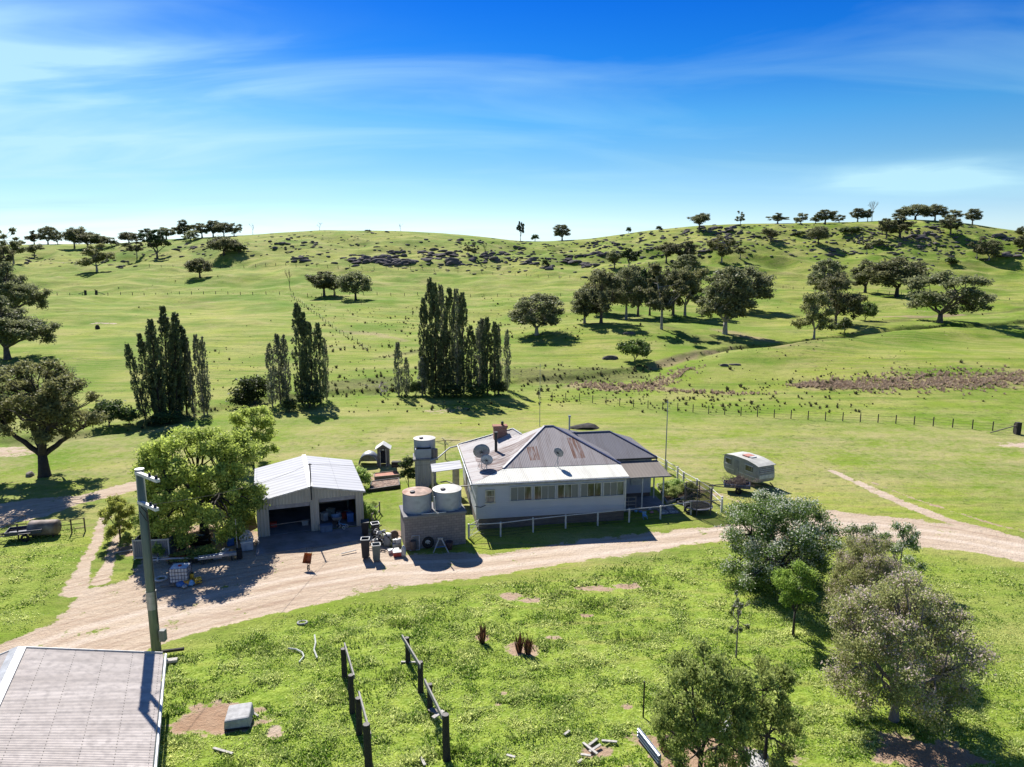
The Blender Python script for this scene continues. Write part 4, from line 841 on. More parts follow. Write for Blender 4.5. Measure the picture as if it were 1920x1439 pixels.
# far paddock fences
def line_fence(label, pts, n, h=1.15, w=.12, mat=BLKWOOD, wires=(.25, .6, .95), name='paddock_fence'):
    P_ = [Vector(G(*q)) for q in pts]; tot = sum((b - a).length for a, b in zip(P_[:-1], P_[1:])); out_ = []
    for k in range(n):
        d = tot * k / (n - 1)
        for a, b in zip(P_[:-1], P_[1:]):
            l = (b - a).length
            if d <= l + 1e-6: q = a.lerp(b, min(1, d / l)); break
            d -= l
        out_.append(Vector((q.x, q.y, float(T(q.x, q.y)))))
    return post_fence(name, label, out_, h, w, mat, (), wires=wires, group='wire fences across the paddocks')
line_fence('dark post and wire fence crossing the paddock behind the caravan', [(1010, 748), (1090, 753), (1200, 765), (1320, 776), (1440, 783), (1570, 790), (1700, 796), (1840, 806), (1900, 812)], 30, 1.25, .1)
line_fence('distant wire fence running level across the paddock behind the lone round tree', [(60, 553), (230, 553), (480, 553), (545, 554), (760, 555), (960, 556), (1100, 557)], 44, 1.1, .16, wires=(.3, .7, 1.0))
line_fence('wire fence running downhill from the dead tree toward the creek', [(546, 556), (580, 583), (618, 610), (650, 633), (690, 660)], 26, .95, .1)
line_fence('upper fence along the foot of the rocky middle hill', [(280, 500), (480, 500), (640, 503), (780, 505), (900, 512), (1010, 520), (1110, 530)], 40, 1.2, .16, wires=(.4, .8, 1.1))
line_fence('long fence along the far right side of the creek flat', [(1180, 535), (1350, 537), (1500, 543), (1640, 548), (1800, 560), (1920, 566)], 34, 1.1, .14, wires=(.4, .9))
# strainer post at the right edge
p = G(1907, 815); t = thing('strainer_post', 'thick dark strainer post with a brace at the right edge of the paddock', 'post', p)
MB().box(-.3, .3, -.28, .28, -.2, 1.6).build('post', BLKWOOD, t, bevel=.05); MB().tube([(-.2, 0, 1.2), (-3.2, .4, .12)], .07, 8).build('brace', WOOD, t)
t = thing('strainer_post', 'double strainer post with braces in the distant level fence', 'post', G(181, 553)); 
for dx in (-4.2, 0): MB().box(dx - .35, dx + .35, -.3, .3, -.2, 1.7).build('post', BLKWOOD, t)
MB().tube([(-4.4, 0, 1.1), (-7.5, 0, .1)], .12, 6).tube([(.3, 0, 1.1), (3.2, 0, .1)], .12, 6).build('brace', WOOD, t)

# old stockyard posts and rails, bottom centre
def old_posts(label, posts, rails, ground_bits):
    """posts: (px base, row base, row top, width)"""
    base0 = G(posts[0][0], posts[0][1]); t = thing('stockyard_fence', label, 'fence', base0)
    for px, rb_, rt, w in posts:
        b = G(px, rb_); h = top_z(b, rt); q = b - base0; r = w / 2
        m = MB(); n = 9; pts = [q + Vector((random.uniform(-.02, .02), random.uniform(-.02, .02), z_)) for z_ in (-.3, h * .35, h * .7, h)]
        m.tube(pts, [r * 1.08, r, r * .95, r * .92], n); m.build('post', BLKWOOD, t)
        MB().tube([pts[-1] - Vector((0, 0, .01)), pts[-1] + Vector((0, 0, .012))], r * .86, n).build('post_end', P('post_end_grain', (.12, .11, .1)), t)
    for (pa, ra, za), (pb, rb2, zb) in rails:
        a = Z(pa, ra, za) - base0; b = Z(pb, rb2, zb) - base0; MB().bar(a, b, .07, .24).build('rail', P('grey_split_rail', (.27, .26, .24), .9, sc=6, bump=.5), t)
    return t
old_posts('left row of black weathered stockyard posts in the green foreground', [(646, 1270, 1217, .3), (660.5, 1336, 1266, .3), (674, 1377, 1309, .3), (691, 1452, 1358, .34)],
          [((646, 1209, 1.75), (664, 1270, 1.7)), ((673, 1300, 1.8), (695, 1381, 1.8))], 0)
old_posts('right row of black weathered stockyard posts in the green foreground', [(764.6, 1243, 1196, .28), (789, 1299, 1242, .3), (807, 1334, 1283, .28), (837.5, 1424, 1340, .34)],
          [((754, 1194, 1.6), (788, 1250, 1.6)), ((796, 1277, 1.75), (832, 1350, 1.75))], 0)

# ================================================================== CARAVAN, TRAILERS
C0, C1, C2 = G(1420, 918), G(1366, 897), G(1463, 915)
ca = math.atan2((C1 - C0).y, (C1 - C0).x)
cv = thing('caravan', 'old cream and grey caravan parked on the grass behind the blossom trees', 'caravan', C0, ca - math.pi)
CL, CW_ = 4.9, 2.1; sgn = -1
M_BODY = P('caravan_grey_side', (.27, .275, .265), .5, sc=1.2); M_ROOF = P('caravan_white_roof', (.40, .395, .36), .6, sc=1, dirt=(.28, .27, .24)); M_BAND = P('caravan_pale_band', (.5, .5, .47), .5)
# profile along x (front end at 0, other end at -CL), width along y from 0 to CW_
prof = [(0.05, .95), (.02, 1.5), (-.12, 2.25), (-.5, 2.36), (-1.6, 2.52), (-3.4, 2.52), (-4.5, 2.38), (-4.85, 2.2), (-4.9, 1.4), (-4.78, .85), (-4.3, .5), (-.5, .5), (-.1, .6)]
m = MB(); n = len(prof); m.add([(x, 0, z) for x, z in prof] + [(x, CW_, z) for x, z in prof], [tuple(range(n)), tuple(range(2 * n - 1, n - 1, -1))] + [(i, i + n, (i + 1) % n + n, (i + 1) % n) for i in range(n)])
m.build('body', M_BODY, cv, bevel=.04)
m = MB(); rp = [(.04, 2.26), (-.5, 2.40), (-1.6, 2.56), (-3.4, 2.56), (-4.5, 2.42), (-5.0, 2.22)]
for (xa, za), (xb, zb) in zip(rp[:-1], rp[1:]): m.add([(xa, -.06, za), (xb, -.06, zb), (xb, CW_ + .06, zb), (xa, CW_ + .06, za), (xa, -.06, za - .06), (xb, -.06, zb - .06), (xb, CW_ + .06, zb - .06), (xa, CW_ + .06, za - .06)], [(0, 1, 2, 3), (0, 4, 5, 1), (3, 2, 6, 7)])
m.add([(.04, -.06, 2.26), (.04, CW_ + .06, 2.26), (.04, CW_ + .06, 2.2), (.04, -.06, 2.2)], [(0, 1, 2, 3)])
rf_ = m.build('roof', M_ROOF, cv)
hb = MB().box(-2.9, -2.1, .6, 1.45, 2.57, 2.68).build('roof_hatch', P('faded_red_hatch', (.4, .17, .13)), rf_); MB().box(-2.05, -1.75, .7, 1.4, 2.57, 2.66).build('roof_vent', WHITE, rf_)
MB().box(-.02, .07, .12, CW_ - .12, .95, 1.35).build('front_band', M_BAND, cv, bevel=.02)
w1_ = MB().add([(.06, .18, 1.5), (.06, CW_ - .18, 1.5), (-.085, CW_ - .18, 2.15), (-.085, .18, 2.15), (.0, .18, 1.5), (.0, CW_ - .18, 1.5), (-.14, CW_ - .18, 2.15), (-.14, .18, 2.15)], [(0, 1, 2, 3), (0, 4, 5, 1), (2, 6, 7, 3), (0, 3, 7, 4), (1, 5, 6, 2)]).build('front_window', P('louvre_shade', (.22, .20, .19)), cv)
m = MB()
for k in range(4): z_ = 1.56 + k * .17; x_ = .065 - (z_ - 1.5) * .223; m.box(x_ - .01, x_ + .04, .15, CW_ - .15, z_, z_ + .035)
m.build('window_slat', WHITE, w1_)
for (x0, x1, z0, z1) in ((-4.5, -3.75, 1.5, 2.05), (-1.75, -.75, 1.5, 2.05)):
    wf = MB().box(x0, x1, -.03, -.002, z0, z1).build('window', GLASS, cv); MB().box(x0 - .05, x1 + .05, -.07, -.035, z1 - .02, z1 + .06).box(x0 - .05, x1 + .05, -.07, -.035, z0 - .06, z0).build('window_frame', WHITE, wf)
d_1 = MB().box(-3.3, -2.65, -.02, -.002, .62, 2.15).build('door', P('caravan_door', (.22, .225, .22)), cv); MB().box(-2.75, -2.7, -.06, -.025, 1.25, 1.4).build('handle', STEEL, d_1)
MB().box(-4.6, -.2, -.015, -.002, 1.0, 1.06).box(-1.7, -.6, -.05, -.02, 1.0, 1.07).build('trim_strip', WHITE, cv)
for y_ in (.05, CW_ - .05): MB().torus((-2.6, y_, .34), (0, 1, 0), .24, .1, 20, 8).build('wheel', BLACK, cv)
MB().bar((0, .5, .45), (1.0, CW_ / 2, .42), .08).bar((0, CW_ - .5, .45), (1.0, CW_ / 2, .42), .08).build('drawbar', DARK, cv)
def trailer(label, p, rz, L_, W_, body, h=.35):
    t = thing('box_trailer', label, 'trailer', p, rz)
    m = MB(); z0 = .55
    m.box(0, L_, 0, W_, z0, z0 + .04).box(0, L_, 0, .04, z0 + .04, z0 + h).box(0, L_, W_ - .04, W_, z0 + .04, z0 + h).box(0, .04, .04, W_ - .04, z0 + .04, z0 + h).box(L_ - .04, L_, .04, W_ - .04, z0 + .04, z0 + h); m.build('tray', body, t)
    for y_ in (-.12, W_ + .12): MB().torus((L_ * .55, y_, .32), (0, 1, 0), .23, .09, 20, 8).build('wheel', BLACK, t)
    for y_ in (-.22, W_ + .02): MB().box(L_ * .55 - .42, L_ * .55 + .42, y_, y_ + .2, .68, .72).build('mudguard', DARK, t)
    MB().bar((0, .3, .5), (-1.3, W_ / 2, .45), .07).bar((0, W_ - .3, .5), (-1.3, W_ / 2, .45), .07).tube([(-1.3, W_ / 2, .0), (-1.3, W_ / 2, .5)], .03, 6).build('drawbar', DARK, t)
    return t
TB = G(1357, 925); trailer('dark blue box trailer full of cut branches beside the caravan', TB, R(-14), 2.4, 1.4, P('dark_blue_trailer', (.05, .07, .13), .5))
random.seed(3); m = MB(); 
for k in range(230):
    a = random.uniform(0, 6.28); b = random.uniform(.1, 1.2); c = Vector((random.gauss(1.35, .7), random.gauss(.7, .42), random.uniform(.6, 1.25)))
    d = Vector((math.cos(a) * math.cos(b), math.sin(a) * math.cos(b), math.sin(b))) * random.uniform(.3, .9); q = c + d * .5 + Vector((0, 0, random.uniform(-.1, .2))); m.tube([c, q, c + d], [.022, .015, .006], 4, cap=False)
    if len(m.v) > 60000: break
br = m.build('branch_pile', P('dry_branches', (.19, .14, .12), .9)); br.location = TB + Vector((0, 0, 0)); br.rotation_euler = (0, 0, R(-14)); tag(br, 'heap of dry brown cut branches in the blue trailer', 'branches')
tl = trailer('dark blue tipped box trailer at the left edge beside the rusty tank', G(10, 1020), R(20), 2.5, 1.4, P('navy_trailer', (.035, .045, .08), .5), .3)
p = G(85, 1005); t = thing('fuel_tank', 'old rust stained cylindrical tank lying on the ground by the pipe fence', 'tank', p, R(8))
m = MB().lathe([(0, -1.15), (.3, -1.13), (.55, -1.05), (.62, -.95), (.62, .95), (.55, 1.05), (.3, 1.13), (0, 1.15)], 28); Mx = Matrix.Translation((0, 0, .7)) @ Matrix.Rotation(R(90), 4, 'Y'); m.v = [tuple(Mx @ Vector(q)) for q in m.v]
m.build('shell', P('rust_stained_tank', (.24, .2, .18), .7, .2, var=.4, sc=1.2, dirt=(.16, .09, .06)), t, True); MB().box(-.8, -.7, -.4, .4, -.1, .3).box(.7, .8, -.4, .4, -.1, .3).build('cradle', DARK, t)
FPp = [G(-40, 1012), G(35, 1010), G(108, 1003), G(135, 1000), G(160, 997)]
t = post_fence('pipe_fence', 'rusty low pipe fence panels behind the lying tank at the left', FPp, 1.2, .08, P('rusty_pipe', (.1, .07, .06)), (1.15, .75, .35), railr=.03)
t = thing('pipe_gate', 'leaning rusty pipe gate at the far left edge above the blue trailer', 'gate', G(-10, 1003), R(10))
MB().tube([(0, 0, .1), (2.4, 0, .1), (2.4, 0, 1.5), (0, 0, 1.5), (0, 0, .1)], .03, 6).tube([(0, 0, .1), (2.4, 0, 1.5)], .025, 6).tube([(0, 0, .8), (2.4, 0, .8)], .02, 6).build('gate_frame', P('rusty_gate', (.12, .08, .07)), t)

# ================================================================== YARD CLUTTER
def board(label, a, b, w=.12, mat=PALEWOOD, z=.06): tag(MB().bar(G(*a) + Vector((0, 0, z)), G(*b) + Vector((0, 0, z + .04)), w, .05).build('board', mat), label, 'board')
def wheelie(label, px, row, mat, rz=0, lean=0, lidm=None, openlid=False, h=1.05):
    t = thing('wheelie_bin', label, 'bin', G(px, row), rz, 'bins beside the garage'); a, b = .24, .30
    vs = [(-a, -a, .08), (a, -a, .08), (a, a, .08), (-a, a, .08), (-b, -b, h), (b, -b, h), (b, b, h), (-b, b, h)]
    MB().add(vs, [(3, 2, 1, 0), (0, 1, 5, 4), (1, 2, 6, 5), (2, 3, 7, 6), (3, 0, 4, 7)]).add([(x * .95, y * .95, h - .3) for x, y, z in vs[4:]], [(0, 1, 2, 3)]).build('bin_body', mat, t)
    m = MB()
    for i in range(4): p_, q_ = Vector(vs[4 + i]), Vector(vs[4 + (i + 1) % 4]); m.bar(p_, q_, .06, .05)
    m.build('rim', lidm or mat, t)
    if not openlid: MB().add([(-b - .03, -b - .03, h + .03), (b + .03, -b - .03, h + .03), (b + .03, b + .03, h + .1), (-b - .03, b + .03, h + .1), (-b - .03, -b - .03, h), (b + .03, -b - .03, h), (b + .03, b + .03, h), (-b - .03, b + .03, h)], [(0, 1, 2, 3), (0, 4, 5, 1), (1, 5, 6, 2), (2, 6, 7, 3), (3, 7, 4, 0)]).build('lid', mat, t)
    for x in (-.22, .22): MB().torus((x, .28, .1), (1, 0, 0), .07, .035, 12, 6).build('wheel', BLACK, t)
RIM = P('pale_rim_grey', (.4, .41, .4))  # even light grey for the rims of the open bins
wheelie('closed black wheelie bin against the garage right column', 685, 1003, P('bin_black', (.02, .02, .025)), .2, h=1.1)
wheelie('tall open black bin with a pale rim, nearest the drive', 686, 1046, P('bin_black', (.025, .025, .03)), .1, lidm=RIM, openlid=True, h=1.5)
wheelie('open grey green bin with a pale rim in front of the junk', 706, 1051, P('bin_grey_green', (.13, .15, .14)), .25, lidm=RIM, openlid=True, h=1.25)
wheelie('open dark bin with a white rim behind the junk pile', 704, 1008, P('bin_black', (.03, .03, .035)), .4, lidm=WHITE, openlid=True, h=1.2)
def lathe_thing(name, label, cat, p, prof, mat, lid=None):
    t = thing(name, label, cat, p); MB().lathe(prof, 20).build('body', mat, t, True)
    if lid: MB().lathe(lid, 20).build('lid', WHITE, t, True)
    return t
lathe_thing('metal_drum', 'pale grey drum standing among the junk beside the bins', 'drum', G(727, 1022), [(0, 0), (.32, .02), (.34, .3), (.3, .85), (.26, .9)], P('pale_drum', (.3, .3, .29)), [(.3, .84), (.3, .9), (0, .93)])
lathe_thing('gas_cylinder', 'small silver gas cylinder by the tank stand corner', 'gas cylinder', G(757, 1043), [(0, 0), (.16, .02), (.18, .15), (.18, .6), (.1, .75), (.05, .85), (0, .86)], P('silver_paint', (.45, .45, .44), .4, .2))
t = thing('tyre', 'brown rusted wheel leaning on the junk behind the grey drum', 'wheel', G(739, 1012)); MB().torus((0, 0, .38), (.5, -1, .2), .26, .12, 22, 8).build('tread', P('brown_rust', (.16, .11, .09)), t, True); m = MB().tube([(-.03, .06, .37), (.03, -.06, .39)], .24, 18); m.build('rim', P('brown_rust', (.2, .14, .12)), t)
t = crate('cool_box', 'white and red cool box with its lid askew in front of the tank stand', 'cool box', G(747, 1042), .75, .42, .36, RED, R(14), WHITE)
crate('plastic_crate', 'white plastic box on the ground beside the cool box', 'box', G(738, 1036), .8, .35, .26, WHITE, R(20))
t = thing('engine', 'grey machine part with white cover among the junk by the tank stand', 'machine part', G(744, 1025), .3)
MB().box(-.35, .35, -.25, .25, .0, .3).tube([(-.2, 0, .3), (-.2, 0, .6)], .12, 10).build('block', STEEL, t, bevel=.03); MB().box(-.1, .35, -.2, .2, .3, .62).build('cover', WHITE, t, bevel=.04); MB().tube([(.0, 0, .6), (.2, .1, .85), (.4, 0, .7)], .035, 6).build('hose', BLACK, t)
t = thing('scrap_metal_heap', 'tangled heap of black and silver scrap metal between the bins', 'scrap heap', G(712, 1020))
random.seed(9)
for nm, mt, k_ in (('tube_scrap', STEEL, 22), ('dark_scrap', BLACK, 26), ('pale_scrap', WHITE, 12)):
    m = MB()
    for k in range(k_):
        c = Vector((random.gauss(0, .45), random.gauss(0, .4), random.uniform(.05, .95))); d = Vector((random.uniform(-1, 1), random.uniform(-1, 1), random.uniform(-.6, .6))).normalized() * random.uniform(.2, .5)
        m.tube([c - d, c + d * .3 + Vector((0, 0, .1)), c + d], random.uniform(.015, .06), 6)
        if k % 4 == 0: m.torus(c, d, random.uniform(.12, .25), .03, 14, 6)
    m.build(nm, mt, t)
t = thing('spare_wheel', 'black tyre with a white hub leaning on the block tank stand', 'wheel', G(803, 1027)); 
MB().torus((0, -.1, .47), (0, -1, .2), .32, .15, 28, 10).build('tyre', BLACK, t, True); m = MB().tube([(0, -.08, .47), (0, -.16, .45)], .23, 20); hb_ = m.build('hub', P('pale_hub', (.45, .45, .45)), t)
m = MB()
for k in range(5): a = k * 1.257; m.tube([(.13 * math.cos(a), -.17, .46 + .13 * math.sin(a)), (.13 * math.cos(a), -.18, .46 + .13 * math.sin(a))], .045, 8)
m.build('hub_hole', BLACK, hb_)
t = thing('trestle', 'pale folding trestle in the shade of the block tank stand', 'trestle', G(826, 1034), .1); MB().bar((-.55, -.3, 0), (-.1, 0, 1.0), .06).bar((.6, -.3, 0), (.1, 0, 1.0), .06).bar((-.45, .4, 0), (-.08, .1, 1.0), .06).bar((.5, .4, 0), (.08, .1, 1.0), .06).build('leg', P('pale_aluminium', (.4, .42, .45), .5, .3), t); MB().box(-.2, .2, -.05, .12, .98, 1.06).build('top', STEEL, t); MB().bar((-.35, -.17, .4), (.4, -.17, .45), .05).build('brace', BLUEP, t)
t = thing('tube_stand', 'upright white tube frame around a brown can against the tank stand', 'frame', G(778, 1034), .2); MB().tube([(-.4, 0, .1), (.35, 0, .1), (.35, 0, 1.25), (-.2, 0, 1.25), (-.2, 0, 1.1)], .045, 6).build('tube', P('grey_tube', (.3, .31, .34)), t); MB().lathe([(.22, .1), (.22, .8), (0, .82)], 14, c=(-.1, .1, 0)).build('can', P('brown_can', (.1, .075, .07)), t)
lathe_thing('plant_pot', 'dark brown pot at the right end of the tank stand', 'pot', G(842, 1030), [(0, 0), (.22, 0), (.32, .6), (.3, .62), (.28, .55), (0, .5)], P('dark_brown_pot', (.07, .04, .04)))
# things under the big tree
t = thing('iron_enclosure', 'waist high box of upright corrugated iron sheets behind the power pole', 'enclosure', G(253, 1050), R(6))
MB().box(0, 2.5, 0, .05, .15, 1.5).box(0, .05, .05, 2.0, .15, 1.5).box(2.45, 2.5, .05, 2.0, .15, 1.5).build('iron_sheet', ribmat('dull_iron_sheet', (.2, .21, .24), .15), t, uvf=lambda v: (v.x + v.y, v.z))
MB().box(-.05, 2.55, -.06, -.01, 1.45, 1.55).box(-.05, 2.55, -.06, -.01, .1, .18).box(2.45, 2.53, -.1, -.06, 0, 1.6).box(-.05, .03, -.1, -.06, 0, 1.6).build('frame', P('pale_pipe_frame', (.42, .42, .42)), t)
t = thing('galvanised_tub', 'round steel tub with a funnel on top of the iron box', 'tub', G(283, 1031) + Vector((0, .6, 1.2)), 0); MB().lathe([(0, 0), (.42, 0), (.46, 1.0), (.62, 1.05), (.62, 1.1), (.0, 1.12)], 22).build('tub', STEEL, t, True); MB().tube([(.1, 0, 1.1), (.15, 0, 1.6), (.5, 0, 1.75)], .12, 10).build('spout', P('pale_blue_metal', (.3, .35, .45)), t)
MB().box(-.46, .46, -.3, .3, -1.2, 0).build('base', DARK, t)
I0 = G(340, 1092); t = thing('ibc_tank', 'white caged liquid tote on a pallet under the big tree', 'liquid tote', I0, R(8))
MB().box(-.56, .56, -.48, .48, .2, 1.2).build('bottle', P('translucent_white_plastic', (.55, .58, .62), .4), t, bevel=.05)
m = MB()
for k in range(7): x = -.6 + 1.2 * k / 6; m.bar((x, -.52, .15), (x, -.52, 1.22), .025).bar((x, .52, .15), (x, .52, 1.22), .025)
for k in range(6): y = -.52 + 1.04 * k / 5; m.bar((-.6, y, .15), (-.6, y, 1.22), .025).bar((.6, y, .15), (.6, y, 1.22), .025)
for k in range(5): z = .2 + 1.0 * k / 4; m.bar((-.6, -.54, z), (.6, -.54, z), .025).bar((-.6, .54, z), (.6, .54, z), .025).bar((-.62, -.52, z), (-.62, .52, z), .025).bar((.62, -.52, z), (.62, .52, z), .025)
m.build('cage', P('cage_steel', (.12, .13, .17), .5, .4), t); MB().box(-.6, .6, -.5, .5, 0, .14).build('pallet', WOOD, t); MB().lathe([(.12, 1.2), (.12, 1.26), (0, 1.27)], 14).build('cap', RED, t)
def jerry(label, px, row, mat, rz, lie=False, s=1.0, group='yellow fuel cans'):
    t = thing('jerry_can', label, 'fuel can', G(px, row), rz, group); t.scale = (s, s, s)
    m = MB(); m.box(-.2, .2, -.14, .14, 0, .48); m.build('body', mat, t, bevel=.05); MB().tube([(-.12, 0, .46), (-.12, 0, .57), (.1, 0, .57), (.1, 0, .46)], .025, 6).tube([(.15, 0, .45), (.19, 0, .55)], .035, 8).build('handle', DARK, t)
    if lie: t.rotation_euler = (R(82), 0, rz); t.location.z += .15
jerry('upright yellow fuel can at the right corner of the white tote', 357, 1090, YELLOW, .1, s=1.15); jerry('yellow fuel can lying down, rightmost of three', 371, 1090, YELLOW, .5, True, 1.15)
jerry('orange yellow can lying in front of the white tote', 345, 1096, P('orange_yellow_plastic', (.55, .3, .06)), 1.4, True, 1.1)
def bag(label, px, row, mat, s=1, nm='plastic_bag', cat='bag'):
    random.seed(int(px)); bm = MB().lathe([(0, 0), (.3, .02), (.34, .12), (.26, .26), (.12, .33), (0, .34)], 16)
    bm.v = [(x * s * (1 + .25 * random.uniform(-1, 1)), y * s * .8 * (1 + .25 * random.uniform(-1, 1)), z * s) for x, y, z in bm.v]
    o = bm.build(nm, mat, None, True); o.location = G(px, row); tag(o, label, cat)
bag('pale blue crumpled bag in front of the yellow cans', 357, 1097, SKYBLUE); bag('blue crumpled bag left of the paler one by the tote', 340, 1099, BLUEP); bag('small grey crumpled bag nearest the power pole road side', 346, 1102, STEEL, .6)
t = thing('tyre', 'white rimmed ring lying flat between the power pole and the tote', 'ring', G(302, 1087)); MB().torus((0, 0, .07), (0, 0, 1), .36, .07, 26, 8).build('ring', WHITE, t, True)
tag(MB().tube([G(285, 1063) + Vector((0, 0, .5)), G(320, 1060) + Vector((0, 0, .5)), G(390, 1056) + Vector((0, 0, .4))], .07, 8).build('pole_rail', P('pale_pipe', (.4, .4, .42))), 'pale pipe lying level beside the power pole', 'pipe')
tag(MB().torus(G(298, 1062) + Vector((0, 0, .5)), (1, .2, 0), .12, .08, 16, 8).build('pipe_flange', STEEL), 'round steel flange on the pale pipe by the power pole', 'flange')
t = thing('aluminium_auger', 'long silver trough section lying beneath the big tree', 'trough', G(372, 1058), math.atan2((G(444, 1048) - G(372, 1058)).y, (G(444, 1048) - G(372, 1058)).x)); LA = (G(444, 1048) - G(372, 1058)).length
MB().box(0, LA, -.18, .18, .35, .42).box(0, LA, -.2, -.17, .42, .55).box(0, LA, .17, .2, .42, .55).build('trough', P('bright_aluminium', (.5, .53, .58), .35, .6), t); MB().box(.3, .4, -.2, .2, 0, .35).box(LA - .4, LA - .3, -.2, .2, 0, .35).build('stand', DARK, t); MB().box(LA, LA + .4, -.3, .3, 0, .7).build('motor', BLACK, t, bevel=.05)
t = thing('red_panel', 'faded red curved panel lying behind the white tote', 'panel', G(345, 1054), .15); MB().add([(x, y, .35 + .15 * math.cos(x * 1.4)) for y in (-.4, .4) for x in np.linspace(-1.1, 1.1, 9)] + [(x, y, .32 + .15 * math.cos(x * 1.4)) for y in (-.4, .4) for x in np.linspace(-1.1, 1.1, 9)], [(i, i + 1, i + 10, i + 9) for i in range(8)] + [(18 + i + 9, 18 + i + 10, 18 + i + 1, 18 + i) for i in range(8)] + [(i + 1, i, i + 18, i + 19) for i in range(8)]).build('panel', RED, t); MB().box(-1, 1, -.3, .3, 0, .34).build('base', DARK, t)
t = thing('steel_drum', 'black barrel lying on its side with a shiny top edge under the big tree', 'barrel', G(376, 1022), .1); m = MB().lathe([(0, -.75), (.42, -.75), (.44, -.7), (.42, -.25), (.44, -.22), (.42, .25), (.44, .28), (.42, .7), (.42, .75), (0, .75)], 24); Mx = Matrix.Translation((0, 0, .42)) @ Matrix.Rotation(R(90), 4, 'Y'); m.v = [tuple(Mx @ Vector(q)) for q in m.v]; m.build('barrel', P('black_gloss', (.02, .02, .022), .25, .3), t, True)
t = thing('plastic_chair', 'pale upturned plastic seat beside the black barrel', 'seat', G(397, 1018), R(-40)); MB().box(-.2, .2, -.3, .3, .25, .32).box(-.2, .2, .26, .3, .32, .75).build('seat', WHITE, t, bevel=.03); MB().box(-.18, -.12, -.28, -.22, 0, .25).box(.12, .18, -.28, -.22, 0, .25).box(-.18, -.12, .2, .26, 0, .25).box(.12, .18, .2, .26, 0, .25).build('leg', SKYBLUE, t)
t = crate('white_chest', 'white chest freezer sized box against the garage left column', 'box', G(464, 1030), .85, .7, .75, P('pale_grey_plastic', (.42, .42, .44)), R(18), WHITE)
m = MB(); random.seed(2); p = G(464, 1030)
for k in range(14): q = Vector((random.uniform(-.3, .3), random.uniform(-.2, .2), .8 + .04 * k)); m.torus(q, (random.uniform(-1, 1), random.uniform(-1, 1), .4), .2, .03, 14, 5)
o = m.build('white_hose_coils', WHITE); o.location = p; tag(o, 'untidy coils of white hose piled on the white chest', 'hose')
tag(MB().tube([G(446, 1042), G(446, 1042) + Vector((0, 0, 2.9))], .03, 6).build('steel_stake', STEEL), 'thin upright steel stake left of the garage slab', 'stake')
for i, (px, row, w, d, h, c, lb) in enumerate(((322, 1040, .6, .5, .5, WOOD, 'wooden crate left of the black barrel under the big tree'), (340, 1030, .5, .4, .7, DARK, 'dark metal box deeper under the big tree'), (420, 1040, .7, .4, .35, WHITE, 'low white box near the steel stake'), (432, 1022, .5, .5, .6, BLUEP, 'faded blue crate by the green tank'), (302, 1040, .45, .4, .5, RED, 'small red box at the end of the iron enclosure'), (408, 1048, .6, .3, .3, STEEL, 'flat steel box behind the aluminium trough'))): crate('box', lb, 'box', G(px, row), w, d, h, c, i * .7)
for i, (a, b, lb) in enumerate((((300, 1101), (352, 1098), 'long thin pole lying on the dirt right of the power pole'), ((400, 1035), (438, 1030), 'grey plank lying between the barrel and the green tank'), ((330, 1048), (352, 1040), 'short plank leaning in the weeds under the big tree'), ((215, 1038), (248, 1034), 'pale stick on the ground left of the power pole'), ((690, 1030), (722, 1034), 'thin pipe on the ground between the bins'), ((640, 1040), (668, 1034), 'short timber on the drive edge near the concrete slab'))): board(lb, a, b, .1, PALEWOOD if i % 2 else WOOD)
# children's things, trampoline, rug by the patio
t = thing('trampoline', 'small round trampoline with a dark net in the yard corner', 'trampoline', G(1313, 966) + Vector((0, .9, 0)))
MB().lathe([(1.28, .52), (1.28, .58), (1.05, .58), (1.05, .52)], 28).build('pad', P('trampoline_pad', (.12, .13, .17)), t); MB().lathe([(1.05, .55), (0, .53)], 28).build('mat', BLACK, t)
NETM = (lambda t: (lambda a, b, x: (t.l(a, x.inputs[1]), t.l(b, x.inputs[2]), t.done(x.outputs[0]))[2])(t.n('ShaderNodeBsdfTransparent').outputs[0], t.bsdf((.03, .03, .03), .9), (lambda x: (setattr(x.inputs[0], 'default_value', .55), x)[1])(t.n('ShaderNodeMixShader'))))(NT('safety_net'))
MB().lathe([(1.2, .6), (1.2, 2.3)], 28).build('net', NETM, t)
for k in range(6): a = k * math.pi / 3 + .2; MB().tube([(1.28 * math.cos(a), 1.28 * math.sin(a), 0), (1.28 * math.cos(a), 1.28 * math.sin(a), 2.4)], .04, 8).build('pole', P('net_pole', (.08, .08, .1)), t)
MB().torus((0, 0, 2.33), (0, 0, 1), 1.26, .03, 28, 6).build('top_ring', DARK, t)
RUGM = P('rug_brown_grey', (.16, .13, .12)); RUGC = P('rug_cream', (.48, .44, .36))
q0 = G(1240, 966); t = thing('patterned_rug', 'brown rug with cream rounded squares lying beside the patio post', 'rug', q0, HA)
MB().box(0, 1.75, 0, 1.9, .03, .06).build('pile', RUGM, t)
def ring(cx, cy, s_, w_, z_):
    m = MB(); out_ = []; n = 28
    for k in range(n):
        a = 2 * math.pi * k / n; c, s2 = math.cos(a), math.sin(a); f_ = (abs(c) ** 4 + abs(s2) ** 4) ** -.25; out_.append((c * f_, s2 * f_))
    vs = [(cx + x * s_, cy + y * s_, z_) for x, y in out_] + [(cx + x * (s_ - w_), cy + y * (s_ - w_), z_) for x, y in out_]
    return m.add(vs, [(k, (k + 1) % n, (k + 1) % n + n, k + n) for k in range(n)])
for i, (x, y) in enumerate(((.42, .5), (1.3, .45), (.4, 1.4), (1.3, 1.42))):
    ring(x, y, .36, .12, .066).build('cream_square', RUGC, t); ring(x, y, .16, .155, .066).build('inner_square', RUGC, t)
t = thing('toy_chair', 'small light blue childs chair on the dark patio paving', 'toy chair', G(1209, 973), .2)
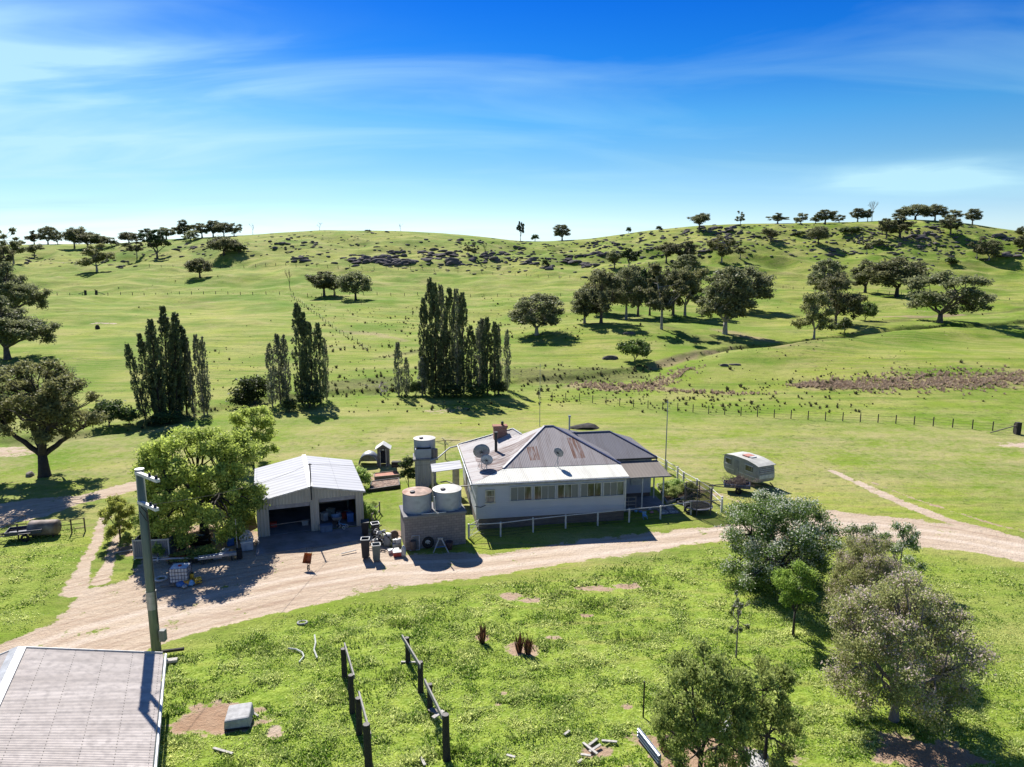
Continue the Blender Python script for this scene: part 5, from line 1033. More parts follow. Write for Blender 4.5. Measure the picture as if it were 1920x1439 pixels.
MB().box(-.17, .17, -.15, .15, .25, .29).build('seat', SKYBLUE, t); MB().box(-.17, .17, .13, .16, .29, .6).build('backrest', SKYBLUE, t)
for x in (-.14, .14):
    for y in (-.12, .12): MB().tube([(x * 1.3, y * 1.3, 0), (x, y, .26)], .022, 6).build('leg', SKYBLUE, t)
for i, (px, row, c, lb, s_) in enumerate(((1192, 960, SKYBLUE, 'pale round toy left of the blue chair', .5), (1217, 956, WHITE, 'white and pink toy behind the blue chair', .7), (1201, 961, BLUEP, 'dark blue toy just left of the blue chair', .5), (1222, 962, P('pink_plastic', (.45, .2, .25)), 'pink toy right of the blue chair', .5), (1243, 964, WHITE, 'white toy ball beside the rug', .5), (1207, 965, RED, 'small red toy under the blue chair', .4))): bag(lb, px, row, c, s_, 'toy', 'toy')
for i, (px, row, lb) in enumerate(((1290, 962, 'pale walled tyre standing by the trampoline'), (1277, 945, 'black tyre lying behind the rug'), (1268, 938, 'second black tyre lying nearer the flower bed'))):
    t = thing('tyre', lb, 'tyre', G(px, row)); MB().torus((0, 0, .12 if i else .36), (0, 0, 1) if i else (.3, -1, .2), .28, .11, 24, 8).build('tread', BLACK, t, True)
    if i == 0: MB().torus((0, -.06, .36), (.3, -1, .2), .22, .05, 24, 6).build('sidewall', CREAM, t, True)
bed('kerbed garden bed of leafy plants between patio and trampoline', [G(1250, 945), G(1300, 930), G(1275, 905), G(1232, 912)], P('pale_kerb', (.35, .32, .3)), SOIL, .25)

# ================================================================== FOREGROUND BITS
p = G(419, 1372); t = thing('upturned_trough', 'upturned pale grey tub lying on the bare earth patch', 'trough', p, R(12)); t.scale = (.84, .9, .85); hT = .75
vs = [(0, 0, 0), (1.45, 0, 0), (1.5, 1.35, 0), (.05, 1.35, 0), (.05, .06, hT * .75), (1.38, .06, hT * .85), (1.4, 1.3, hT), (.1, 1.3, hT * .95)]
MB().add(vs, [(3, 2, 1, 0), (4, 5, 6, 7), (0, 1, 5, 4), (1, 2, 6, 5), (2, 3, 7, 6), (3, 0, 4, 7)]).build('shell', P('chalky_grey_tub', (.36, .36, .36), .8, sc=4), t, bevel=.09); MB().box(.05, 1.4, -.03, -.01, .02, .12).build('rim', DARK, t)
m = MB().bar(G(470, 1335) + Vector((0, 0, .05)), G(484, 1345) + Vector((0, 0, .05)), .1, .08); tag(m.build('timber_offcut', PALEWOOD), 'short pale stick right of the upturned tub', 'timber')
tag(MB().bar(G(300, 1232) + Vector((0, 0, .3)), G(346, 1226) + Vector((0, 0, .3)), .14, .14).build('timber_rail', BLKWOOD), 'dark squared rail sticking out behind the near shed roof', 'timber')
tag(MB().bar(G(300, 1246) + Vector((0, 0, .15)), G(333, 1242) + Vector((0, 0, .15)), .3, .14).build('timber_plank', PALEWOOD), 'pale thick plank beside the near shed roof corner', 'timber')
def lump(label, px, row, s_, mat, name, cat, seed=1):
    o = link(name, rock_mesh(seed)); o.scale = s_; o.location = G(px, row); o.data = o.data.copy(); o.data.materials[0] = mat; tag(o, label, cat)
for a, b, l in (((1104, 1400), (1120, 1389), 'upper grey board of the scattered boards, tilted up to the right'), ((1093, 1395), (1120, 1418), 'longest grey board crossing the others in the scatter'), ((1105, 1412), (1126, 1400), 'grey board lying over the middle of the scatter'), ((1089, 1417), (1108, 1421), 'short pale board at the lower left of the scatter'),
                ((1128, 1391), (1157, 1395), 'flat grey board right of the scatter'), ((1058, 1380), (1068, 1374), 'lone small grey board up left of the scatter'), ((950, 1418), (966, 1424), 'pale board lying alone in the bottom grass'), ((1083, 1432), (1092, 1428), 'tiny pale board under the scatter'), ((400, 1405), (436, 1417), 'long pale timber lying in the grass at lower left of the stockyard'), ((787, 1418), (797, 1439), 'pale stick standing out of the grass between the stockyard rows'), ((752, 1243), (788, 1245), 'pale rail end lying across the first right stockyard post')): board(l, a, b)
board('white timber lying at the foot of the last right stockyard post', (812, 1364), (832, 1352), .2, PALEWOOD, .5); board('thick round log between the third and last right stockyard posts', (806, 1340), (820, 1348), .3, WOOD, .3)
t = thing('tyre', 'half buried pale tyre in the grass at the edge of the drive', 'tyre', G(567, 1168)); MB().torus((0, 0, .0), (0, .15, 1), .28, .07, 24, 8).build('tread', P('dusty_tyre', (.25, .25, .24)), t, True)
def hose(label, pts): tag(MB().tube([G(*q) + Vector((0, 0, .1)) for q in pts], .05, 6).build('poly_pipe', P('pale_poly_pipe', (.4, .42, .38))), label, 'pipe')
hose('curved piece of pale pipe hooking through the grass', [(540, 1219), (556, 1221), (567, 1227), (570, 1234), (561, 1245)]); hose('nearly straight piece of pale pipe right of the curved one', [(590, 1194), (592, 1208), (589, 1222), (595, 1237)])
# raised bed of corrugated iron under the orchard tree
t = thing('iron_garden_edging', 'long blue grey corrugated iron edging under the orchard tree', 'garden edging', G(1196, 1384), 0); o_ = G(1196, 1384)
a = Vector((0, 0, 0)); b = G(1236, 1436) - o_; m = MB()
for z_ in (.12, .28, .44): m.tube([a + Vector((0, 0, z_)), b + Vector((0, 0, z_))], .07, 8)
m.bar(a + Vector((.06, 0, .28)), b + Vector((.06, 0, .28)), .03, .5); m.build('iron_sheet', P('blue_grey_iron', (.2, .23, .3), .4, .4), t)
for q in ((1206, 1345), (1374, 1415)): 
    w = G(*q); tag(MB().tube([w, w + Vector((0, 0, 1.9))], .04, 7).build('star_picket', DARK), 'dark steel picket at the ' + ('left edge' if q[0] < 1300 else 'right side') + ' of the orchard tree bed', 'stake')
for px, row, s_, lb in ((1352, 1366, 1.1, 'pale metal sheet lying under the right side of the orchard tree'), (1420, 1436, 1.0, 'white corrugated sheet in front of the orchard tree at the bottom edge')):
    o_ = MB().sheet([(-.55 * s_, -.6 * s_, .18), (.5 * s_, -.7 * s_, .2), (.6 * s_, .6 * s_, .3), (-.4 * s_, .7 * s_, .3)], .03).build('iron_sheet', ribmat('white_loose_sheet', (.5, .5, .5), .15), None, uvf=UST); o_.location = G(px, row); tag(o_, lb, 'metal sheet')
tag(MB().bar(G(1365, 1385) + Vector((0, 0, .15)), G(1410, 1425) + Vector((0, 0, .15)), .2, .25).build('timber_sleeper', BLKWOOD), 'dark timber sleeper edging the bed under the orchard tree', 'timber')
lathe_thing('rusty_pot', 'rusty round pot under the orchard tree', 'pot', G(1250, 1402), [(0, 0), (.35, 0), (.42, .35), (.38, .36), (.3, .1), (0, .08)], P('rusty_pot_iron', (.2, .11, .09)))

# ================================================================== ROCKS
_RM = {}
def rock_mesh(seed):
    if seed in _RM: return _RM[seed]
    import bmesh
    bm = bmesh.new(); bmesh.ops.create_icosphere(bm, subdivisions=2, radius=1.0); r = random.Random(seed)
    pl = [(Vector((r.gauss(0, 1), r.gauss(0, 1), r.gauss(0, .8))).normalized(), r.uniform(.55, .85)) for _ in range(9)]
    for v in bm.verts:
        for n_, d in pl:
            k = v.co.dot(n_)
            if k > d: v.co -= n_ * (k - d) * .85
        v.co *= 1 + r.uniform(-.05, .05); v.co.z *= .75
        if v.co.z < -.35: v.co.z = -.35
    me = bpy.data.meshes.new('boulder'); bm.to_mesh(me); bm.free(); me.materials.append(ROCK); _RM[seed] = me; return me
MARKS = [(609, 556, 'above the three gums in the middle paddock'), (520, 450, 'at the left end of the middle hill'), (690, 489, 'towards its left end'), (755, 485, 'left of its middle'), (820, 482, 'right of its middle'), (890, 482, 'by the thin pair of trees'), (930, 480, 'at its right end'), (860, 450, 'above the right of the long outcrop'), (1000, 490, 'straight below the narrow saddle tree'), (1060, 490, 'below the lone rounded saddle gum'), (1120, 490, 'above the left end of the gum grove'), (1160, 456, 'up the left flank of the right hill'), (1225, 458, 'left below the lone dark skyline gum'), (1290, 430, 'beside the lone dark skyline gum'), (1345, 436, 'between the two lone skyline gums'), (1315, 476, 'left of the large olive gum'), (1400, 440, 'below the slim skyline gum'), (1560, 478, 'below the round tree with a shadow'), (1635, 436, 'left of the two brown gums below the summit'), (1730, 436, 'just below the summit clump'), (1870, 445, 'right below the summit near the right edge'), (1892, 478, 'lowest near the right edge'), (1895, 455, 'against the right edge'), (355, 464, 'right of the large dark gum'), (400, 460, 'behind the flat topped gum'), (455, 468, 'right of the flat topped gum'), (210, 492, 'beside the pale olive gum'), (60, 487, 'near the tall pale trunked gum'), (235, 500, 'right of the pale olive gum'), (720, 437, 'on the very crest')]
def near_(px, row): return ' ' + min(MARKS, key=lambda q: (q[0] - px) ** 2 + 4 * (q[1] - row) ** 2)[2]
def boulders(label, group, spots, rng, stuff=None):
    """spots: (px,row,spread px,spread rows,count,size m)"""
    for px, row, sx, sy, n, s_ in spots:
        where = near_(px, row) if label else ''
        for k in range(n):
            x = px + rng.gauss(0, sx); y = row + rng.gauss(0, sy); p = G(x, y); s = s_ * rng.uniform(.5, 1.35)
            if p.y > 425: continue
            q = (rock_mesh(rng.randint(0, 7)), p, (s * rng.uniform(.9, 2.0), s * rng.uniform(.7, 1.2), s * rng.uniform(.35, .85)), rng.uniform(-.5, .5))
            if stuff is not None: stuff.append(q); continue
            o = link('boulder', q[0]); o.location = p + Vector((0, 0, s * .1)); o.scale = q[2]; o.rotation_euler = (rng.uniform(-.2, .2), rng.uniform(-.2, .2), q[3]); tag(o, label + where, 'boulder', group + where)
rng = random.Random(21)
boulders('grey boulder of the long outcrop', 'boulders in the middle hill outcrop', [(660, 491, 12, 2, 6, 1.5), (690, 489, 10, 5, 12, 1.7), (720, 486, 14, 6, 14, 1.8), (760, 491, 14, 6, 14, 1.7), (815, 480, 16, 6, 16, 1.8), (850, 484, 16, 6, 16, 1.8), (920, 480, 16, 5, 13, 1.7), (745, 473, 20, 2, 8, 1.2), (955, 480, 8, 5, 6, 1.4)], rng)
boulders('grey boulder high on the middle hill', 'boulders high on the middle hill', [(860, 452, 20, 3, 12, 1.3), (900, 456, 14, 3, 6, 1.1), (525, 457, 12, 4, 9, 1.3), (560, 486, 12, 4, 9, 1.5), (580, 457, 10, 3, 5, 1.0), (545, 444, 10, 2, 5, 1.0), (720, 437, 10, 2, 4, .9)], rng)
boulders('grey boulder on the saddle', 'boulders on the saddle', [(1000, 488, 12, 4, 9, 1.5), (1025, 500, 10, 4, 5, 1.5), (1075, 490, 10, 4, 8, 2.0), (1100, 500, 12, 4, 6, 1.6), (1125, 478, 10, 4, 6, 1.6), (970, 465, 12, 3, 5, 1.1), (1115, 458, 20, 3, 8, 1.1), (1160, 455, 20, 4, 7, 1.1), (1090, 478, 10, 3, 4, 1.4)], rng)
boulders('grey boulder on the right hill', 'boulders on the right hill', [(1285, 432, 12, 4, 7, 1.4), (1340, 432, 18, 4, 14, 1.9), (1365, 445, 20, 6, 14, 1.7), (1315, 475, 10, 4, 7, 1.5), (1400, 440, 16, 6, 9, 1.3), (1225, 460, 14, 6, 8, 1.3), (1560, 478, 8, 3, 5, 1.3), (1635, 436, 10, 4, 6, 1.2), (1720, 441, 14, 4, 9, 1.7), (1745, 432, 12, 4, 5, 1.5), (1870, 445, 12, 5, 6, 1.7), (1890, 478, 10, 4, 9, 1.6), (1895, 455, 12, 4, 6, 1.4)], rng)
boulders('grey boulder on the left slope', 'boulders on the left slope', [(355, 464, 14, 3, 8, 1.3), (400, 460, 16, 4, 7, 1.2), (455, 468, 12, 3, 5, 1.2), (210, 492, 16, 3, 8, 1.1), (60, 487, 12, 3, 6, 1.1), (235, 500, 14, 2, 5, 1.0)], rng)
stf = []
boulders('', '', [(820, 482, 90, 12, 190, .9), (980, 480, 60, 16, 130, .8), (1350, 445, 130, 20, 330, .95), (1750, 450, 90, 24, 300, .95), (560, 460, 60, 14, 90, .7), (340, 475, 90, 12, 90, .7), (1600, 455, 80, 18, 190, .8), (1150, 470, 70, 18, 160, .85), (120, 490, 60, 8, 30, .6), (700, 445, 80, 8, 30, .5), (1500, 430, 70, 8, 40, .5)], rng, stf)
V = []; Fq = []; base = 0
for me, p, s, a in stf:
    co = np.empty(len(me.vertices) * 3); me.vertices.foreach_get('co', co); co = co.reshape(-1, 3) * np.array(s); c, n_ = math.cos(a), math.sin(a)
    co = np.stack([co[:, 0] * c - co[:, 1] * n_ + p.x, co[:, 0] * n_ + co[:, 1] * c + p.y, co[:, 2] + p.z], 1); V.append(co)
    ix = np.empty(len(me.loops), np.int32); me.loops.foreach_get('vertex_index', ix); Fq.append(ix.reshape(-1, 3) + base); base += len(co)
tag(link('loose_rocks', fastmesh('loose_rocks', np.concatenate(V), np.concatenate(Fq), ROCK, k=3)), 'small loose rocks scattered thickly over the stony hillsides', 'rocks', kind='stuff')
for px, row, s_, l in ((1180, 626, (1.6, 1.2, .7), 'lone grey boulder on the bare ground below the gum grove'), (1145, 673, (1.8, 1.4, 1.1), 'dark rounded boulder in the creek beside the willow bush'), (1358, 686, (.9, .7, .6), 'small dark rock alone in the right paddock'), (1378, 684, (1.3, .8, .3), 'flat pale rock right of the small dark rock in the paddock')): lump(l, px, row, s_, ROCK, 'boulder', 'boulder', 3)
lump('cut square stump at the foot of the big left gum tree', 57, 893, (.55, .5, .9), WOOD, 'tree_stump', 'stump', 5)
lump('forked black stump alone in the left paddock', 183, 617, (.7, .5, 1.5), BLKWOOD, 'tree_stump', 'stump', 2)
lump('low heap of burnt black branches in the paddock behind the house', 1098, 802, (2.6, 1.6, .7), P('charred_heap', (.03, .027, .025), .95, sc=5, var=.6, bump=1.0), 'burn_pile', 'branch heap', 6)

# ================================================================== TREES
def leaves(C, s, rg, tint, up=0.0, aspect=.6, axis=None):
    """one small rhombic leaf spray per centre"""
    n = len(C); a = rg.normal(size=(n, 3)); 
    if axis is not None: a = a * .55 + axis
    a /= np.linalg.norm(a, axis=1)[:, None]; b = rg.normal(size=(n, 3)); b -= a * (a * b).sum(1)[:, None]; b /= np.linalg.norm(b, axis=1)[:, None]
    if up: nn = np.cross(a, b); 
    sz = (s * rg.uniform(.6, 1.4, n))[:, None]; a = a * sz; b = b * sz * aspect
    V = np.stack([C - a, C + b * .9 + a * .1, C + a, C - b * .9 + a * .1], 1).reshape(-1, 3)
    return V, np.arange(n * 4).reshape(-1, 4), np.repeat(tint, 4)
def crown_mesh(name, clumps, nleaf, s, mat, rg, shell=.55, flat=.75, axis=None, aspect=.6):
    """clumps: array (x,y,z,r)"""
    w = clumps[:, 3] ** 2.2; idx = rg.choice(len(clumps), nleaf, p=w / w.sum()); c = clumps[idx]
    d = rg.normal(size=(nleaf, 3)); d /= np.linalg.norm(d, axis=1)[:, None]; rad = rg.uniform(0, 1, nleaf) ** shell
    # secondary tufts keep the outline ragged
    tuft = rg.normal(size=(len(clumps), 9, 3)); tuft /= np.linalg.norm(tuft, axis=2)[:, :, None]; tk = tuft[idx, rg.randint(0, 9, nleaf)]
    d = d * .62 + tk * .55; off = d * (rad * c[:, 3])[:, None]; off[:, 2] *= flat
    C = c[:, :3] + off; ct = rg.uniform(0, 1, len(clumps))[idx]
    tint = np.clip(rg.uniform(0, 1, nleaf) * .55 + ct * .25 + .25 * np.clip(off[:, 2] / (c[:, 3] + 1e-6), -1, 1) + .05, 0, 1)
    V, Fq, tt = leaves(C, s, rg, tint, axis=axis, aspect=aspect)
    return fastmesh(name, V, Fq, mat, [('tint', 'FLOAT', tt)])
def limb(m, a, b, r0, r1, rg, sag=.12, n=6, sides=6):
    a = Vector(a); b = Vector(b); L_ = (b - a).length; mid = a.lerp(b, .5) + Vector((rg.normal() * .08 * L_, rg.normal() * .08 * L_, -sag * L_)); mid2 = mid
    pts = []; 
    for k in range(n + 1):
        t = k / n; p = a * (1 - t) ** 2 + mid2 * 2 * t * (1 - t) + b * t * t
        if 0 < k < n: p += Vector((rg.normal(), rg.normal(), rg.normal())) * .018 * L_
        pts.append(p)
    m.tube(pts, [r0 + (r1 - r0) * (k / n) for k in range(n + 1)], sides, cap=False); return pts
def wood_mesh(name, clumps, H, trunk_r, fork, rg, mat, lean=(0, 0), nmain=4, twigs=2, tr=.012, multi=False):
    m = MB(); top = Vector((lean[0], lean[1], fork)); base = Vector((0, 0, -.3))
    tr_pts = [base, Vector((0, 0, .2)), Vector((lean[0] * .4, lean[1] * .4, fork * .5)), top]
    m.tube(tr_pts, [trunk_r * 1.5, trunk_r * 1.1, trunk_r * .9, trunk_r * .75], 9)
    cl = [Vector(c[:3]) for c in clumps]; n = len(cl); nm = min(nmain, n); seeds = sorted(rg.choice(n, nm, replace=False)); mains = []
    for sidx in seeds:
        tgt = top.lerp(cl[sidx], .62); pts = limb(m, top - Vector((0, 0, .1)), tgt, trunk_r * .6, trunk_r * .32, rg, -.03, 6, 7); mains.append(pts)
    for i, c in enumerate(cl):
        best = min(((p - c).length + (0 if k > 1 else 2), j, k) for j, pts in enumerate(mains) for k, p in enumerate(pts)); s_ = mains[best[1]][best[2]]
        pts = limb(m, s_, c, trunk_r * .26, tr * 1.4, rg, .06, 5, 5); r = clumps[i][3]
        for q in range(twigs):
            d = Vector((rg.normal(), rg.normal(), abs(rg.normal()) * .8)).normalized() * r * rg.uniform(.6, 1.02); limb(m, pts[-2 if q % 2 else -3], c + d, tr * 1.5, tr * .5, rg, .0, 3, 4)
    me = bpy.data.meshes.new(name); me.from_pydata(m.v, [], m.f); me.materials.append(mat); me.polygons.foreach_set('use_smooth', [True] * len(me.polygons)); me.update(); return me
def clumps_dome(rg, n, W, H, fork, rmin, rmax, skew=0, low=-.6, sepk=.5):
    """lobes spread over an uneven dome: crown width W, from height fork*.8 to H"""
    out_ = []; k = 0
    while len(out_) < n and k < 5000:
        k += 1; a = rg.uniform(0, 2 * math.pi); u = rg.uniform(low, 1); r = math.sqrt(max(0, 1 - max(u, 0) ** 2 - (.6 * min(u, 0)) ** 2)) * rg.uniform(.25, 1) ** .6
        rad = rg.uniform(rmin, rmax) * W; x = math.cos(a) * r * (W / 2 - rad * .8); y = math.sin(a) * r * (W / 2 - rad * .8); zc = fork + (H - fork) * .42; z = zc + u * ((H - zc - rad * .6) if u > 0 else (zc - (.22 if low > -.85 else .02) * H)) * rg.uniform(.85, 1)
        if all((x - o[0]) ** 2 + (y - o[1]) ** 2 + (z - o[2]) ** 2 > (sepk * (rad + o[3])) ** 2 for o in out_): out_.append((x + skew * z, y, z, rad))
    return np.array(out_)
def clumps_multi(rg, n, W, H, fork, rmin, rmax, skew=0):
    k = rg.randint(4, 7); out_ = []; a0 = rg.uniform(0, 6.28); subs = []
    for i in range(k):
        a = a0 + i * 2 * math.pi / k + rg.uniform(-.4, .4); R_ = rg.uniform(.16, .34) * W; sr = rg.uniform(.18, .27) * W; zt_ = rg.uniform(.28, .72) * H
        subs.append((math.cos(a) * R_, math.sin(a) * R_, zt_, sr))
    subs.append((rg.normal() * .06 * W, rg.normal() * .06 * W, .76 * H, .2 * W)); subs.append((rg.normal() * .12 * W, rg.normal() * .12 * W, .42 * H, .27 * W))
    for i in range(n):
        sx, sy, sz, sr = subs[i % len(subs)]; d = rg.normal(size=3); d /= np.linalg.norm(d); q = rg.uniform(.35, 1) * sr; rad = rg.uniform(rmin, rmax) * W * .8
        x, y, z = sx + d[0] * q, sy + d[1] * q, sz + d[2] * q * .75; m_ = math.hypot(x, y); lim = W / 2 - rad * .7
        lim *= math.sqrt(max(.12, 1 - max(0, (z / H - .55) / .5) ** 2))
        if m_ > lim: x, y = x * lim / m_, y * lim / m_
        out_.append((x + skew * z, y, min(max(z, .15 * H), H - rad * .6), rad))
    return np.array(out_)
PROTO = {}
def proto(key, seed, H, W, n, fork, rmin, rmax, nleaf, s, leaf, bark, tr, skew=0, nmain=4, twigs=2, flat=.75, shell=.55, aspect=.6, crown='crown', low=-.6, multi=False):
    rg = np.random.RandomState(seed); c = clumps_multi(rg, n, W, H, fork, rmin, rmax, skew) if multi else clumps_dome(rg, n, W, H, fork, rmin, rmax, skew, low)
    cm_ = crown_mesh(crown, c, nleaf, s, LF[leaf], rg, shell, flat, aspect=aspect); co = np.empty(len(cm_.vertices) * 3); cm_.vertices.foreach_get('co', co); co = co.reshape(-1, 3)
    Wm = .5 * sum(np.percentile(co[:, k], 99) - np.percentile(co[:, k], 1) for k in (0, 1)); Hm = np.percentile(co[:, 2], 99.7)
    PROTO[key] = (wood_mesh('trunk', c, H, tr, fork, rg, bark, nmain=nmain, twigs=twigs), cm_, float(Hm), float(Wm))
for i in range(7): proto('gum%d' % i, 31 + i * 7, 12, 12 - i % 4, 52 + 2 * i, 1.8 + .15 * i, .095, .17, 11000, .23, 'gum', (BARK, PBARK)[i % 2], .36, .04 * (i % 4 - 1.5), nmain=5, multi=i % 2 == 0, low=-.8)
for i in range(2): proto('olive%d' % i, 81 + i, 12, 11, 46, 2.2, .095, .17, 9000, .24, 'olive', PBARK, .3, .05, nmain=5, multi=True)
proto('tall0', 91, 14, 9, 30, 4.0, .09, .16, 5600, .25, 'gum', PBARK, .24, .05, nmain=4, multi=True); proto('dgum0', 95, 12, 9, 36, 2.0, .09, .17, 7500, .26, 'dgreen', BARK, .3, multi=True)
proto('round0', 97, 9, 11, 26, 2.0, .13, .2, 7500, .25, 'gum', DBARK, .32, 0)
proto('biggum', 101, 14, 15, 130, 2.4, .06, .10, 38000, .15, 'olive', DBARK, .55, 0, nmain=7, twigs=3, multi=True)
proto('biggum2', 103, 14, 15, 110, 2.4, .075, .13, 36000, .18, 'gum', BARK, .5, 0, nmain=6, twigs=3, multi=True)
proto('farshrub', 105, 3, 4, 8, .3, .18, .3, 900, .22, 'shrub', BARK, .08)
proto('willow', 107, 5, 8, 14, .6, .14, .22, 4200, .22, 'willow', BARK, .12); proto('bush', 109, 3.2, 4, 12, .3, .18, .28, 3200, .13, 'shrub', BARK, .07)
# poplars: narrow columns of steep tufts
def poplar(key, seed, H, Wd, nleaf, leaf, bark, dens=1, lean=0):
    rg = np.random.RandomState(seed); nt_ = 210; h = rg.uniform(.04, 1, nt_) ** 1.05; prof = np.interp(h, [0, .1, .3, .6, .85, 1], [.6, .85, 1, .95, .6, .12]) * Wd / 2
    a = rg.uniform(0, 6.283, nt_); r = prof * np.sqrt(rg.uniform(.08, 1, nt_)); tuft = np.stack([r * np.cos(a), r * np.sin(a), h * H], 1); L_ = rg.uniform(.5, 1.3, nt_) * np.interp(h, [0, .8, 1], [1, .8, .4])
    ix = rg.randint(0, nt_, nleaf); t = rg.uniform(0, 1, nleaf); rad = .30 * np.sin(np.pi * np.clip(t * .85 + .12, 0, 1)); d = rg.normal(size=(nleaf, 3)); d /= np.linalg.norm(d, axis=1)[:, None]
    C = tuft[ix] + np.stack([.18 * np.cos(a[ix]) * t, .18 * np.sin(a[ix]) * t, L_[ix] * t], 1) + d * rad[:, None] * rg.uniform(.2, 1, nleaf)[:, None] * (Wd / 2.2)
    C[:, 0] += lean * C[:, 2]
    tint = np.clip(rg.uniform(0, 1, nleaf) * .7 + rg.uniform(0, .3, nt_)[ix], 0, 1); V, Fq, tt = leaves(C, .15, rg, tint, axis=np.array([0, 0, .35]))
    m = MB(); m.tube([(0, 0, -.3), (0, 0, 1.2), (lean * H * .5, 0, H * .5), (lean * H * .97, 0, H * .97)], [.2, .15, .1, .02], 7)
    for k in range(46):
        h0 = rg.uniform(.05, .85) * H; aa = rg.uniform(0, 6.28); rr_2 = float(np.interp(h0 / H, [0, .12, .3, .6, .85, 1], [.35, .7, 1, .95, .6, .12])) * Wd * .42; m.tube([(lean * h0, 0, h0), (lean * h0 + rr_2 * .7 * math.cos(aa), rr_2 * .7 * math.sin(aa), h0 + .7), (lean * h0 + rr_2 * math.cos(aa), rr_2 * math.sin(aa), h0 + 1.8)], [.04, .028, .01], 4, cap=False)
    me = bpy.data.meshes.new('trunk'); me.from_pydata(m.v, [], m.f); me.materials.append(bark); me.update()
    PROTO[key] = (me, fastmesh('crown', V, Fq, LF[leaf], [('tint', 'FLOAT', tt)]), H, Wd)
for i in range(3): poplar('popd%d' % i, 201 + i, 15, 2.2, 7000, 'popd', DBARK, lean=0)
for i in range(3): poplar('popp%d' % i, 211 + i, 12, 2.0, 3400, 'popp', PBARK)
# dead trees
def dead(key, seed, H, W, levels=4, r=.16, mat=TWIG):
    rg = np.random.RandomState(seed); m = MB()
    def go(p, d, L_, r, lv):
        q = p + d * L_; mid = p.lerp(q, .5) + Vector((rg.normal(), rg.normal(), rg.normal())) * L_ * .06; m.tube([p, mid, q], [r, r * .85, r * .65], 5, cap=False)
        if lv == 0: return
        for k in range(3 if lv > 1 else 2):
            a = rg.uniform(0, 6.28); sp = rg.uniform(.35, .8); o = d.orthogonal().normalized(); o2 = d.cross(o); nd_ = (d * math.cos(sp) + (o * math.cos(a) + o2 * math.sin(a)) * math.sin(sp) * W + Vector((0, 0, .15))).normalized(); go(q if k else mid.lerp(q, .7), nd_, L_ * rg.uniform(.55, .8), r * .6, lv - 1)
    go(Vector((0, 0, -.2)), Vector((.05, 0, 1)).normalized(), H * .38, r, levels)
    me = bpy.data.meshes.new('trunk'); me.from_pydata(m.v, [], m.f); me.materials.append(mat); me.update(); hz = max(v[2] for v in m.v); wx_ = max(v[0] for v in m.v) - min(v[0] for v in m.v); PROTO[key] = (me, None, hz, wx_)
dead('dead0', 301, 9, .8, 4, .3, DBARK); dead('dead1', 302, 8, 1.0, 5, .2, PBARK); dead('dead2', 303, 6, 1.0, 4, .12)
def place(key, px, row, wpx, hpx, label, group=None, name='gum_tree', cat='tree', dy=0, rz=None, lean=0, minw=0):
    if key.startswith('gum'): key = 'gum%d' % TR.randint(0, 6)
    me_w, me_c, H0, W0 = PROTO[key]; p = G(px, row)
    if dy: p = Vector((p.x, p.y + dy, float(T(p.x, p.y + dy))))
    m = ppm(p); H = max(.5, top_z(p, row - hpx)); W = wpx / m
    t = thing(name, label, cat, p, TR.uniform(0, 6.28) if rz is None else rz, group); t.scale = (W / W0, W / W0, H / H0)
    if lean: t.rotation_euler = (0, R(lean), t.rotation_euler[2]); 
    link('trunk', me_w, t)
    if me_c: link('crown' if name != 'poplar_tree' else 'crown', me_c, t)
    return t
TR = random.Random(77)
SKY_L = 'trees on the left skyline'
for k, (key, px, row, w, h, lb) in enumerate([
    ('tall0', 26, 495, 52, 66, 'tall pale trunked gum at the far left reaching above the skyline'), ('gum0', 64, 455, 22, 22, 'small round tree on the skyline, second from the left edge'),
    ('gum1', 90, 456, 30, 31, 'dark skyline gum between two smaller trees at the left'), ('gum2', 108, 455, 17, 22, 'thin little skyline tree just right of the dark gum at the left'),
    ('gum3', 140, 466, 38, 40, 'taller dark gum at the left end of the dense skyline clump'), ('round0', 165, 466, 40, 30, 'broad dark gum in the middle of the dense left skyline clump'), ('gum0', 188, 466, 42, 26, 'low spreading gum at the right end of the left skyline clump'),
    ('gum1', 65, 482, 27, 24, 'small dark tree below the skyline beside the tall pale trunked gum'), ('olive0', 182, 510, 58, 52, 'pale olive gum with a shadow at its foot on the left slope'),
    ('round0', 242, 456, 34, 20, 'low rounded tree on the skyline right of the dense left clump'), ('tall0', 257, 483, 30, 36, 'slender dark tree standing just below the skyline, left of the forked gum'), ('gum2', 275, 449, 22, 20, 'small skyline tree above the slender dark tree'),
    ('dgum0', 295, 485, 46, 52, 'large dark gum casting a shadow on the left slope'), ('gum3', 312, 449, 30, 22, 'skyline tree just above the large dark gum'), ('gum0', 347, 447, 36, 34, 'bushy dark gum standing high on the skyline, first of the right hand group'),
    ('olive1', 357, 451, 27, 18, 'low olive bush at the foot of the bushy skyline gum'), ('gum1', 379, 446, 28, 27, 'skyline gum, second of the row left of the middle hill'), ('gum2', 400, 445, 28, 31, 'tallest skyline gum in the row left of the middle hill'),
    ('round0', 420, 444, 30, 26, 'rounded skyline gum beside the tallest in that row'), ('gum3', 439, 442, 26, 23, 'last skyline gum of the row before the middle hill'), ('round0', 420, 479, 52, 35, 'flat topped dark gum on the slope under the skyline row'),
    ('farshrub', 448, 475, 30, 16, 'dark low bush right of the flat topped gum'), ('farshrub', 240, 468, 22, 12, 'dark low bush below the rounded skyline tree'), ('farshrub', 210, 462, 26, 12, 'low dark bush trailing right from the left skyline clump'),
    ('round0', 375, 521, 43, 36, 'lone round tree with its shadow on the open left paddock'), ('gum0', 8, 512, 34, 50, 'gum cut by the left edge above the two big trees')]):
    place(key, px, row, w, h, lb, SKY_L if row < 470 else None)
